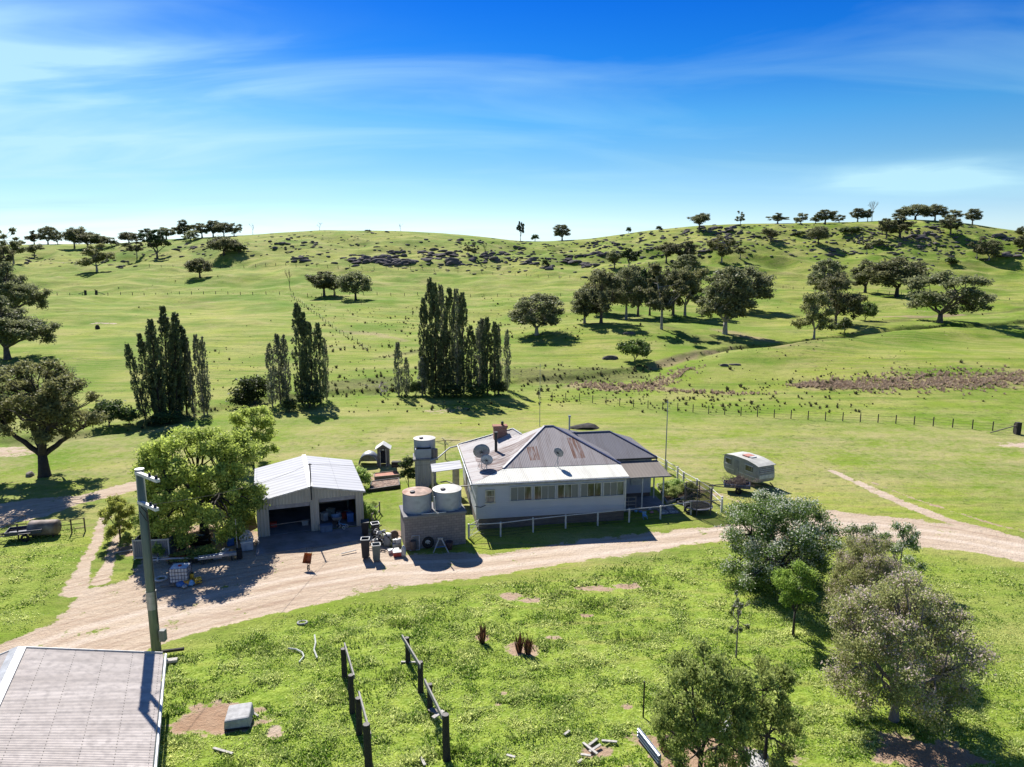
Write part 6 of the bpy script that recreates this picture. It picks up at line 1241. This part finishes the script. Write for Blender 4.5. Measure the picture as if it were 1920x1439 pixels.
place('biggum2', 26, 606, 100, 112, 'upper large brown gum at the left edge'); place('biggum2', 14, 674, 140, 116, 'large spreading gum cut by the left edge, below the upper one')
place('biggum', 84, 893, 205, 212, 'biggest left gum with a black forked trunk beside the dirt road', rz=1.0)
MT = 'trees on the middle hills'
for key, px, row, w, h, lb in [
    ('gum0', 608, 556, 50, 46, 'left gum of the three beside the dead tree in the middle paddock'), ('gum1', 627, 556, 38, 42, 'middle gum of the three in the middle paddock'), ('round0', 667, 563, 58, 53, 'right and roundest gum of the three in the middle paddock'),
    ('tall0', 877, 480, 14, 26, 'thin tree among the middle outcrop, left of a pair'), ('tall0', 890, 485, 16, 30, 'thin tree among the middle outcrop, right of a pair'), ('dgum0', 976, 449, 14, 33, 'narrow ragged tree standing alone on the saddle skyline'),
    ('gum1', 1054, 449, 30, 27, 'lone rounded gum on the saddle skyline'), ('gum0', 1311, 431, 38, 31, 'lone dark gum on the skyline of the right hill'), ('tall0', 1388, 424, 18, 28, 'slim gum on the skyline right of the lone dark gum'),
    ('gum2', 1249, 493, 42, 38, 'dark gum on the slope left of centre on the right hill'), ('gum3', 1286, 495, 36, 42, 'gum beside the dark one on the lower right hill'), ('olive0', 1353, 492, 46, 50, 'large olive gum halfway up the right hill'), ('tall0', 1388, 486, 28, 33, 'narrow gum right of the large olive gum on the hill'),
    ('gum0', 1152, 505, 32, 33, 'gum above the grove, left of three on the hill foot'), ('dgum0', 1179, 504, 34, 38, 'dark gum above the grove, middle of three on the hill foot'), ('gum2', 1290, 516, 44, 38, 'dark gum above the grove, right of three on the hill foot')]: place(key, px, row, w, h, lb)
GV = 'gums of the grove above the creek'
for key, px, row, w, h, lb in [
    ('gum1', 1006, 628, 90, 76, 'lone brown gum with a long shadow left of the grove'), ('gum2', 1096, 606, 52, 64, 'leftmost smaller gum of the grove'), ('gum0', 1127, 606, 86, 98, 'large gum at the left end of the grove'), ('olive0', 1135, 585, 80, 78, 'gum showing above and behind the left end of the grove'),
    ('gum3', 1174, 599, 62, 100, 'tall dark gum in the left middle of the grove'), ('dgum0', 1196, 594, 58, 92, 'darkest gum deep in the grove'), ('gum1', 1218, 592, 56, 96, 'brown gum in the middle of the grove'), ('tall0', 1240, 618, 84, 122, 'tallest pale limbed gum at the front of the grove'),
    ('gum0', 1262, 592, 66, 92, 'gum behind the pale limbed one in the grove'), ('olive1', 1284, 592, 76, 88, 'open olive gum at the right end of the grove'), ('gum2', 1359, 627, 92, 124, 'tall gum with a long trunk just right of the grove'), ('gum0', 1394, 586, 94, 84, 'broad dark gum behind the long trunked one')]: place(key, px, row, w, h, lb, GV)
for key, px, row, w, h, lb in [
    ('gum0', 1458, 418, 30, 18, 'flat skyline tree, first right of the bare gap'), ('gum1', 1501, 421, 24, 21, 'small skyline tree left of the crest clump'), ('gum2', 1529, 420, 18, 17, 'small skyline tree beside the crest clump'), ('gum3', 1547, 421, 34, 27, 'bushy skyline gum in the crest clump'),
    ('gum0', 1573, 418, 24, 15, 'low skyline tree right of the crest clump'), ('gum1', 1608, 414, 27, 23, 'skyline gum left of the tall dead tree'), ('gum2', 1627, 411, 14, 18, 'tiny skyline tree touching the tall dead tree'),
    ('gum0', 1690, 409, 32, 17, 'low leftmost tree on the summit of the right hill'), ('round0', 1716, 412, 50, 28, 'widest tree on the summit of the right hill'), ('gum3', 1753, 413, 38, 29, 'second wide tree on the summit of the right hill'), ('gum1', 1786, 413, 32, 19, 'low rightmost tree of the summit clump'), ('gum2', 1823, 420, 27, 28, 'lone skyline tree right of the summit clump'),
    ('gum1', 1662, 446, 28, 36, 'left one of two brown gums below the summit'), ('gum0', 1687, 446, 50, 40, 'right one of two brown gums below the summit, with a long shadow'), ('gum2', 1782, 440, 32, 32, 'brown gum in the shadow below the summit clump'), ('round0', 1534, 458, 34, 33, 'round tree with a shadow on the open part of the right hill'),
    ('tall0', 1625, 478, 24, 34, 'thin split gum beside a dark rock on the right hill'), ('tall0', 1831, 486, 30, 42, 'left one of two pale trunked gums low on the right hill'), ('gum2', 1854, 488, 36, 37, 'right one of two pale trunked gums low on the right hill'),
    ('gum3', 1918, 473, 34, 30, 'gum cut by the right edge below the hill'), ('gum0', 1919, 448, 24, 24, 'small skyline gum cut by the right edge'), ('gum1', 1445, 453, 34, 24, 'dark gum with a shadow left of the round tree on the right hill'), ('farshrub', 1783, 497, 26, 14, 'low shrub on the slope above the three big right gums'),
    ('olive1', 1526, 636, 66, 86, 'green gum leaning at the creek, front of the right trees'), ('gum1', 1566, 610, 84, 96, 'brown gum behind the leaning green one'), ('gum3', 1551, 566, 66, 78, 'gum standing behind at the upper left of the right trees'), ('gum2', 1622, 549, 56, 60, 'gum between the upper left one and the wide trees'),
    ('round0', 1681, 557, 96, 74, 'wide domed gum behind the largest right tree'), ('gum0', 1762, 605, 138, 94, 'largest spreading gum on the right, beside the creek'), ('willow', 1622, 602, 42, 34, 'bright green bush between the right gums'), ('farshrub', 1583, 624, 28, 28, 'small dark shrub at the foot of the right gums'),
    ('willow', 1190, 678, 60, 40, 'green willow bush in the creek below the grove')]: place(key, px, row, w, h, lb, 'trees on the right skyline' if row < 425 else None)
for px, row, w, h, key, lb in ((474, 439, 10, 21, 'dead2', 'small bare tree on the skyline at the left of the middle hill'), (599, 431, 10, 15, 'dead2', 'small dead tree on the crest of the middle hill'), (751, 430, 9, 11, 'dead2', 'tiny bare tree right of centre on the middle hill crest'), (544, 542, 13, 38, 'dead0', 'black dead tree by the fence corner in the middle paddock'), (910, 480, 12, 24, 'dead0', 'bare tree among the middle hill rocks'), (1635, 412, 28, 36, 'dead1', 'tall pale dead tree on the right skyline')): place(key, px, row, w, h, lb, name='dead_tree')
for px, row, w, h, lb in ((1003, 447, 14, 7, 'low bush beside the narrow saddle tree'), (1179, 432, 9, 6, 'tiny bush alone on the skyline left of the right hill'), (1236, 434, 12, 10, 'dark bush on the skyline near the lone dark gum'), (1023, 503, 14, 16, 'green bush among the saddle rocks'), (1268, 510, 22, 18, 'rounded bush above the right of the grove'), (1500, 442, 22, 8, 'dark low bush on the shaded bank of the right hill'), (1648, 460, 26, 9, 'dark flat bush right of the thin split gum'), (1595, 438, 40, 12, 'dark flat bush on the right hill below the crest clump'), (690, 436, 12, 5, 'tiny bush on the middle hill crest')): place('farshrub', px, row, w, h, lb, name='bush', cat='bush')
# poplars (px base, row base, width, height)
PP = 'poplars along the creek'
C1 = [(273, 786, 20, 140, -9, 'leaning outermost poplar at the left of the left clump'), (283, 787, 22, 158, -6, 'second poplar from the left in the left clump'), (291, 788, 24, 168, -4, 'third poplar from the left in the left clump'), (301, 788, 26, 186, -1, 'fourth poplar from the left in the left clump'), (311, 788, 28, 208, 1, 'tallest poplar of the left clump'), (322, 786, 28, 196, 2, 'poplar just right of the tallest in the left clump'), (332, 783, 26, 175, 3, 'dark poplar third from the right of the dense left clump'), (343, 781, 24, 160, 2, 'rightmost dark poplar of the dense left clump')]
for i, (px, row, w, h, ln, lb) in enumerate(C1): t = place('popd%d' % (i % 3), px, row, w, h, lb, PP, 'poplar_tree', rz=0, dy=(i % 3) * 1.3); t.rotation_euler = (0, R(ln), 0)
for i, (px, row, w, h, ln, lb) in enumerate([(364, 781, 15, 134, -1, 'thin pale poplar right of the left clump'), (383, 778, 17, 148, -2, 'taller pale poplar at the right of the left clump'), (389, 777, 15, 142, 0, 'pale poplar at the far right of the left clump')]): t = place('popp%d' % i, px, row, w, h, lb, PP, 'poplar_tree'); t.rotation_euler = (0, R(ln), 0)
for i, (k, px, row, w, h, lb) in enumerate([('popp0', 511, 762, 17, 114, 'pale leftmost poplar of the second clump'), ('popp1', 526, 757, 19, 128, 'pale poplar second from the left of the second clump'), ('popp2', 538, 757, 18, 126, 'pale poplar next to the dark ones of the second clump'), ('popd0', 566, 756, 26, 184, 'tallest dark poplar of the second clump'), ('popd1', 577, 756, 20, 166, 'dark poplar right behind the tallest of the second clump'), ('popd2', 587, 757, 18, 150, 'shorter dark poplar in the second clump'), ('popd0', 602, 756, 21, 148, 'dark right hand poplar of the second clump'), ('popp0', 613, 750, 12, 112, 'faint pale poplar at the right of the second clump'),
    ('popp1', 748, 742, 17, 98, 'short pale poplar standing apart left of the biggest clump'), ('popp2', 763, 742, 13, 70, 'smallest pale poplar left of the biggest clump'), ('popp0', 792, 742, 18, 70, 'short pale poplar at the foot of the biggest clump'),
    ('popd1', 797, 740, 20, 176, 'leftmost tall poplar of the biggest clump'), ('popd2', 809, 738, 22, 212, 'tallest poplar of the biggest clump'), ('popd0', 818, 740, 22, 206, 'second tallest poplar of the biggest clump'), ('popp1', 829, 738, 20, 200, 'pale topped tall poplar in the biggest clump'), ('popd1', 833, 742, 26, 118, 'low dark green poplar in front of the biggest clump'), ('popd2', 845, 738, 22, 194, 'tall poplar in the middle of the biggest clump'), ('popp2', 858, 738, 22, 192, 'tall paler poplar right of the middle of the biggest clump'), ('popd0', 869, 738, 22, 186, 'dark tall poplar at the right of the biggest clump'),
    ('popd1', 884, 738, 20, 124, 'shorter dark poplar, left of the right hand group'), ('popp0', 900, 738, 20, 132, 'paler poplar in the right hand group'), ('popd2', 914, 740, 21, 142, 'tallest dark poplar in the right hand group'), ('popp1', 905, 736, 18, 136, 'pale poplar behind in the right hand group'), ('popd0', 928, 740, 19, 134, 'dark poplar at the right of the right hand group'), ('popp2', 934, 738, 16, 126, 'narrow poplar at the right end of the right hand group'), ('popp0', 951, 732, 14, 110, 'thin silvery poplar alone at the far right')]): place(k, px, row, w, h, lb, PP, 'poplar_tree')
for px, row, w, h, lb in ((478, 757, 66, 50, 'leafy bush between the left and second poplar clumps'), (455, 765, 40, 30, 'lower bush left of the leafy one by the creek'), (543, 772, 30, 24, 'dark round bush at the foot of the pale second clump poplars'), (242, 797, 36, 28, 'olive round bush left of the left poplar clump'), (205, 800, 60, 48, 'grey green shrub behind the biggest left gum'), (850, 745, 40, 22, 'dark undergrowth bush under the biggest poplar clump'), (893, 744, 44, 24, 'green undergrowth bush under the right hand poplars'), (936, 740, 32, 24, 'dark bush at the right end of the poplars'), (815, 746, 24, 16, 'low bush at the left foot of the biggest poplar clump'), (780, 742, 22, 26, 'bright bush between pale poplars and the biggest clump'), (580, 765, 50, 30, 'dark undergrowth below the second poplar clump'), (312, 795, 60, 22, 'dark undergrowth below the left poplar clump')): place('bush', px, row, w, h, lb, name='bush', cat='bush')
place('dead2', 715, 742, 60, 22, 'fallen dead branches left of the small pale poplars', name='dead_tree'); 
place('dead1', 130, 760, 42, 78, 'bare branches rising behind the biggest left gum', name='dead_tree')

# big tree beside the garage, orchard trees (built large and dense)
proto('ash', 401, 10.5, 11.8, 110, 2.4, .06, .11, 84000, .115, 'ash', DBARK, .4, 0, nmain=7, twigs=4, flat=.8, low=-1)
p = G(385, 1015); place('ash', 384, 1012, 205, 205, 'large spreading yellow green tree beside the garage', name='broadleaf_tree', rz=.4)
proto('ash2', 402, 6, 6, 34, 2.0, .09, .15, 14000, .11, 'ash', DBARK, .14, 0, nmain=5, twigs=3, flat=.8, low=-.9); place('ash2', 474, 872, 84, 106, 'smaller yellow green tree behind the large one by the garage', name='broadleaf_tree', dy=0)
place('ash2', 226, 1015, 52, 82, 'small sapling left of the power pole', name='broadleaf_tree')
proto('pear', 411, 6.6, 8.4, 62, 1.3, .09, .15, 78000, .062, 'pear', DBARK, .22, 0, nmain=7, twigs=4, low=-1)
place('pear', 1455, 1098, 180, 164, 'largest white blossom tree beside the bend of the drive', name='fruit_tree', rz=.3)
proto('pear2', 413, 4.5, 3.4, 26, 1.0, .11, .17, 10000, .055, 'pear', TWIG, .09, 0, nmain=4, twigs=4, low=-.9)
place('pear2', 1606, 1090, 74, 108, 'small blossom tree just right of the largest blossom tree', name='fruit_tree'); place('pear2', 1684, 1092, 70, 112, 'sparse upright blossom tree nearest the right part of the drive', name='fruit_tree')
proto('lime', 417, 4.6, 3.0, 14, 1.5, .14, .22, 9000, .06, 'lime', DBARK, .07, 0, nmain=4, twigs=3); place('lime', 1487, 1192, 72, 136, 'slender lime green tree in front of the largest blossom tree', name='fruit_tree')
proto('plum', 421, 7.2, 7.6, 80, 1.3, .08, .14, 62000, .058, 'plum', TWIG, .2, 0, nmain=9, twigs=8, low=-.9)
place('plum', 1676, 1350, 236, 262, 'largest twiggy budding tree at the lower right', name='fruit_tree', rz=1.1); place('plum', 1620, 1200, 132, 190, 'purplish twiggy tree behind the largest budding tree', name='fruit_tree', rz=2.4)
proto('orch', 431, 5.6, 5.6, 56, .9, .08, .13, 30000, .07, 'fruit', DBARK, .14, 0, nmain=8, twigs=6, low=-.9)
place('orch', 1312, 1458, 160, 240, 'leafy orchard tree at the bottom edge over the iron edging', name='fruit_tree', rz=.2)
proto('orch2', 433, 4.2, 4.2, 30, 1.2, .10, .15, 14000, .066, 'fruit', DBARK, .1, .03, nmain=6, twigs=5, low=-.9); place('orch2', 1434, 1432, 108, 180, 'smaller orchard tree right of the leafy one at the bottom edge', name='fruit_tree')
proto('thin', 437, 4, 1.9, 13, 1.7, .10, .2, 1300, .055, 'pear', TWIG, .06, .06, nmain=4, twigs=7, multi=True); place('thin', 1380, 1234, 36, 124, 'thin crooked nearly leafless young tree alone in the grass', name='fruit_tree')
# garden plants
proto('garden', 441, 1.6, 2.0, 10, .2, .2, .3, 2600, .07, 'fruit', DBARK, .03, twigs=1)
proto('vine', 443, 3, 1.8, 12, .2, .2, .3, 3600, .08, 'shrub', DBARK, .04)
for px, row, w, h, key, lb in ((766, 913, 30, 55, 'vine', 'dark green climber against the left of the rear tank stand'), (1262, 935, 30, 22, 'garden', 'leafy plant in the bed nearest the patio post'), (1280, 930, 28, 22, 'garden', 'leafy plant in the bed beside the trampoline'), (1268, 918, 30, 20, 'garden', 'leafy plant at the back of the bed near the fence'), (1293, 925, 24, 20, 'garden', 'leafy plant at the right of the bed'), (1248, 925, 24, 22, 'garden', 'dark plant beside the patio edge'), (676, 915, 40, 38, 'garden', 'spiky leafy plant behind the right corner of the garage'), (668, 898, 34, 24, 'garden', 'leafy shrub behind the back of the garage'), (695, 975, 24, 30, 'garden', 'bright green shrub at the garage right corner'), (684, 968, 22, 28, 'garden', 'darker shrub tight against the garage right wall'), (812, 924, 14, 18, 'garden', 'small plant between the rear stand and the front tanks'), (352, 1052, 50, 18, 'garden', 'low weeds under the big tree'), (388, 1046, 44, 20, 'garden', 'dark low shrub beside the black barrel'), (298, 1048, 24, 30, 'garden', 'shrub at the right end of the iron box'), (240, 1024, 20, 26, 'garden', 'weedy shrub left of the iron box'), (1300, 1338, 36, 22, 'garden', 'weeds around the orchard tree'), (700, 958, 14, 18, 'garden', 'small shrub on the lawn edge behind the bins')): place(key, px, row, w, h, lb, name='shrub', cat='shrub')

# ================================================================== RUSHES, TUSSOCKS, GRASS
rgn = np.random.RandomState(5)
def tuft_mesh(seed, mat, n=26, r=.28, h=.55):
    rg = np.random.RandomState(seed); a = rg.uniform(0, 6.283, n); b = rg.uniform(0, .5, n); L_ = rg.uniform(.5, 1, n) * h; base = np.stack([r * .45 * np.cos(a) * rg.uniform(0, 1, n), r * .45 * np.sin(a) * rg.uniform(0, 1, n), np.full(n, -.05)], 1)
    tip = base + np.stack([np.cos(a) * np.sin(b) * L_, np.sin(a) * np.sin(b) * L_, np.cos(b) * L_], 1); s = np.stack([-np.sin(a), np.cos(a), 0 * a], 1) * .045
    V = np.stack([base - s, base + s, tip + s * .3, tip - s * .3], 1).reshape(-1, 3); return fastmesh('rush_tussock', V, np.arange(n * 4).reshape(-1, 4), mat, [('tint', 'FLOAT', np.repeat(rg.uniform(0, 1, n), 4))])
TUF = [tuft_mesh(i, LF['rush']) for i in range(4)]; TUFB = [tuft_mesh(i + 9, LF['dryrush']) for i in range(3)]
spots = []
def tuss_where(px, row):
    if row > 745: return 'between the house and the poplars' if px < 1000 else ('just beyond the caravan side fence, left part' if px < 1400 else 'just beyond the caravan side fence, right part')
    if px > 1250: return 'on the right paddock around the pink brown rush bed' if row > 695 else 'higher on the right paddock near the creek'
    if px > 960: return 'in the marshy ground left of the willow bush creek'
    if px > 600: return 'on the marshy ground between the poplar clumps' if row > 660 else 'on the slope behind the poplars'
    return 'near the left poplar clumps'
def scatter(n, x0, x1, y0, y1, s, near_line=None, spread=0):
    for k in range(n):
        if near_line: 
            i = rgn.randint(len(near_line) - 1); t = rgn.rand(); px = near_line[i][0] + (near_line[i + 1][0] - near_line[i][0]) * t + rgn.normal() * spread * 3; row = near_line[i][1] + (near_line[i + 1][1] - near_line[i][1]) * t + rgn.normal() * spread
        else: px, row = rgn.uniform(x0, x1), rgn.uniform(y0, y1)
        if float(fbm(px / 34., row / 11., 3)) + rgn.uniform(-.12, .45) < 0: continue
        spots.append((px, row, s * .85 * rgn.choice([.5, .7, .9, 1.2, 1.7], p=[.3, .3, .2, .13, .07]), tuss_where(px, row)))
scatter(330, 760, 1100, 557, 640, 1.0); scatter(210, 600, 800, 575, 660, 1.0); scatter(60, 560, 700, 556, 590, .9)
scatter(160, 0, 0, 0, 0, 1.1, [(1330, 745), (1450, 725), (1560, 712), (1700, 706), (1850, 700)], 6); scatter(170, 1180, 1620, 735, 775, 1.0); scatter(110, 1250, 1900, 690, 765, 1.1); scatter(60, 1300, 1900, 650, 700, .8)
scatter(260, 960, 1240, 685, 735, 1.0); scatter(200, 620, 790, 690, 745, 1.0); scatter(120, 1000, 1340, 735, 765, .9); scatter(60, 640, 960, 755, 775, .8)
scatter(300, 0, 0, 0, 0, .9, ck[1:-2], 4); scatter(70, 0, 0, 0, 0, .9, [(640, 683), (720, 670), (800, 655), (900, 640)], 2); scatter(60, 0, 0, 0, 0, .9, [(546, 556), (580, 583), (618, 610), (650, 633), (690, 660)], 1.5)
scatter(50, 230, 520, 560, 700, .8); scatter(40, 380, 480, 650, 760, .9); scatter(20, 540, 900, 780, 850, .5); scatter(40, 1450, 1900, 560, 600, .9); scatter(50, 1180, 1350, 600, 650, .9); scatter(50, 100, 450, 515, 553, .8)
pts = [(G(px, row), s, w) for px, row, s, w in spots]
size = np.array([s * float(ppm(p)) for p, s, w in pts]); order = np.argsort(-size); V = []; A = []; 
for rank, i in enumerate(order):
    p, s, wh = pts[i]
    if rank < 260:
        o = link('rush_tussock', TUF[i % 4]); o.location = p; o.scale = (s * 1.2, s * 1.2, s * .9); o.rotation_euler = (0, 0, rgn.uniform(0, 6.28)); tag(o, 'dark rush tussock ' + wh, 'tussock', 'rush tussocks ' + wh)
    else:
        me = TUF[i % 4]; co = np.empty(len(me.vertices) * 3); me.vertices.foreach_get('co', co); co = co.reshape(-1, 3) * np.array([s * 1.25, s * 1.25, s * .9]) + np.array(p); V.append(co); A.append(np.full(len(co), rgn.rand()))
V = np.concatenate(V); tag(link('distant_rushes', fastmesh('distant_rushes', V, np.arange(len(V)).reshape(-1, 4), LF['rush'], [('tint', 'FLOAT', np.concatenate(A))])), 'dark rushes dotted thickly over the creek flats further off', 'rushes', kind='stuff')
# the two pinkish brown beds of dry rushes
V = []; A = []
def band(line, wids, n, mesh, sc):
    for k in range(n):
        i = rgn.randint(len(line) - 1); t = rgn.rand(); px = line[i][0] + (line[i + 1][0] - line[i][0]) * t; row = line[i][1] + (line[i + 1][1] - line[i][1]) * t; p = G(px, row); w = wids[i] + (wids[i + 1] - wids[i]) * t
        x = p.x + rgn.normal() * 1.5; y = p.y + rgn.normal() * w * .85; z = float(T(x, y)); s = sc * rgn.uniform(.6, 1.3); co = np.empty(len(mesh[0].vertices) * 3); mesh[k % 3].vertices.foreach_get('co', co); V.append(co.reshape(-1, 3) * np.array([s * 1.3, s * 1.3, s]) + np.array((x, y, z))); A.append(np.full(len(V[-1]), rgn.rand()))
band([(1500, 724), (1580, 722), (1680, 720), (1780, 716), (1860, 712), (1990, 703)], [.5, 2.2, 2.8, 3.6, 2.6, 2], 1300, TUFB, .9); band([(1080, 722), (1160, 728), (1230, 722), (1290, 690)], [1.5, 2.5, 1, .5], 380, TUFB, .8); band([(1180, 728), (1300, 735), (1420, 740)], [1.4, .4, .1], 120, TUFB, .8)
V = np.concatenate(V); tag(link('dry_rush_beds', fastmesh('dry_rush_beds', V, np.arange(len(V)).reshape(-1, 4), LF['dryrush'], [('tint', 'FLOAT', np.concatenate(A))])), 'pinkish brown beds of dry rushes across the right paddock', 'rushes', kind='stuff')
for px, row, h, lb in ((905, 1205, 34, 'dark rusty seed head clump alone on its small bare patch'), (974, 1222, 34, 'left one of two rusty brown seed head clumps'), (990, 1226, 34, 'right one of two rusty brown seed head clumps')):
    o = link('dock_plant', tuft_mesh(px, leafmat('rusty_dock', (.06, .03, .02), (.18, .08, .045), trans=.2), 60, .3, 1.0)); o.location = G(px, row); o.scale = (1.0, 1.0, 1.2); tag(o, lb, 'weed')

# foreground grass: separate blades, thick in the lower paddock
def lookup(x, y, arr):
    du, ys = GI['du'], GI['ys']; u = x / (y + 25); i = np.clip(np.searchsorted(ys, y) - 1, 0, len(ys) - 2); j = np.clip(np.searchsorted(du, u) - 1, 0, len(du) - 2)
    fy = (y - ys[i]) / (ys[i + 1] - ys[i]); fx = (u - du[j]) / (du[j + 1] - du[j]); return (arr[i, j] * (1 - fx) + arr[i, j + 1] * fx) * (1 - fy) + (arr[i + 1, j] * (1 - fx) + arr[i + 1, j + 1] * fx) * fy
def grass(n, y0, y1, name, label, hs, seed, need, wmul=1.0):
    rg = np.random.RandomState(seed); y = rg.uniform(y0, y1, n); x = rg.uniform(-.78, .78, n) * (y + 3); lush = lookup(x, y, GI['lush']); dirt = lookup(x, y, GI['dirt']); cl = fbm(x / 1.6, y / 1.6, 3); cl2 = fbm(x / .5 + 40, y / .5, 2)
    keep = (lush * need + (1 - need) > rg.uniform(0, 1, n) * .9) & (dirt + fbm(x / .4, y / .4, 2) * .4 < .35 + rg.uniform(-.1, .12, n)) & (cl * 1.5 + cl2 * .7 + .9 * fbm(x / 5., y / 4., 3) + .62 > rg.uniform(0, 1, n)); x, y, cl, cl2 = x[keep], y[keep], cl[keep], cl2[keep]; n = len(x)
    z = lookup(x, y, GI['z']); C = np.stack([x, y, z], 1); a = rg.uniform(0, 6.283, n); b = rg.uniform(.3, 1.35, n); L_ = hs * rg.uniform(.4, 1.1, n) * (.55 + 2.2 * np.clip(cl + .4 * cl2, 0, 1)); d = np.stack([np.cos(a) * np.sin(b), np.sin(a) * np.sin(b), np.cos(b)], 1); s = np.stack([-np.sin(a), np.cos(a), 0 * a], 1) * (.022 + .018 * rg.rand(n))[:, None] * wmul
    tip = C + d * L_[:, None]; mid = C + d * (L_ * .5)[:, None]; V = np.stack([C - s * .5 - [0, 0, .02], mid + s, tip, mid - s], 1).reshape(-1, 3)
    tint = np.clip(rg.uniform(0, 1, n) ** 1.8 * .9 + 1.0 * np.clip(fbm(x / 3.4 + 9, y / 2.0, 3) + .12, -.15, 1) + .12 * cl2, 0, 1)
    tag(link(name, fastmesh(name, V, np.arange(n * 4).reshape(-1, 4), LF['grass'], [('tint', 'FLOAT', np.repeat(tint, 4))])), label, 'grass', kind='stuff')
grass(420000, 24, 42, 'grass', 'thick bright green tufty grass in the lower paddock', .15, 1, 1.0, 1.0)
grass(330000, 42, 62, 'grass', 'green grass along the lower side of the drive and round the orchard', .13, 2, 1.0, 1.5)
rg = np.random.RandomState(8); n = 60; cx = rg.uniform(-.7, .7, n); cy = rg.uniform(25, 52, n); cx = cx * cy; V = []; A = []
keep = (lookup(cx, cy, GI['lush']) > .6) & (lookup(cx, cy, GI['dirt']) < .3)
for X, Y in zip(cx[keep], cy[keep]):
    m_ = rg.randint(140, 420); r = rg.uniform(.5, 1.7); a = rg.uniform(0, 6.283, m_); q = r * np.sqrt(rg.uniform(0, 1, m_)); q = q * (1 + .8 * fbm(3 * np.cos(a) + X, 3 * np.sin(a) + Y, 2)); x = X + q * np.cos(a) * 1.5; y = Y + q * np.sin(a) * .8; z = lookup(x, y, GI['z']); C = np.stack([x, y, z], 1)
    b = rg.uniform(.1, 1.0, m_); L_ = rg.uniform(.12, .34, m_) * (1.2 - q / r * .6); aa = rg.uniform(0, 6.283, m_); d = np.stack([np.cos(aa) * np.sin(b), np.sin(aa) * np.sin(b), np.cos(b)], 1); sd_ = np.stack([-np.sin(aa), np.cos(aa), 0 * aa], 1) * .035
    tip = C + d * L_[:, None]; mid = C + d * (L_ * .6)[:, None]; V.append(np.stack([C - sd_ * .4, mid + sd_, tip, mid - sd_], 1).reshape(-1, 3)); A.append(np.repeat(rg.uniform(0, .28, m_), 4))
V = np.concatenate(V); tag(link('weeds', fastmesh('weeds', V, np.arange(len(V)).reshape(-1, 4), LF['grass'], [('tint', 'FLOAT', np.concatenate(A))])), 'darker green weed clumps growing through the lower paddock grass', 'weeds', kind='stuff')
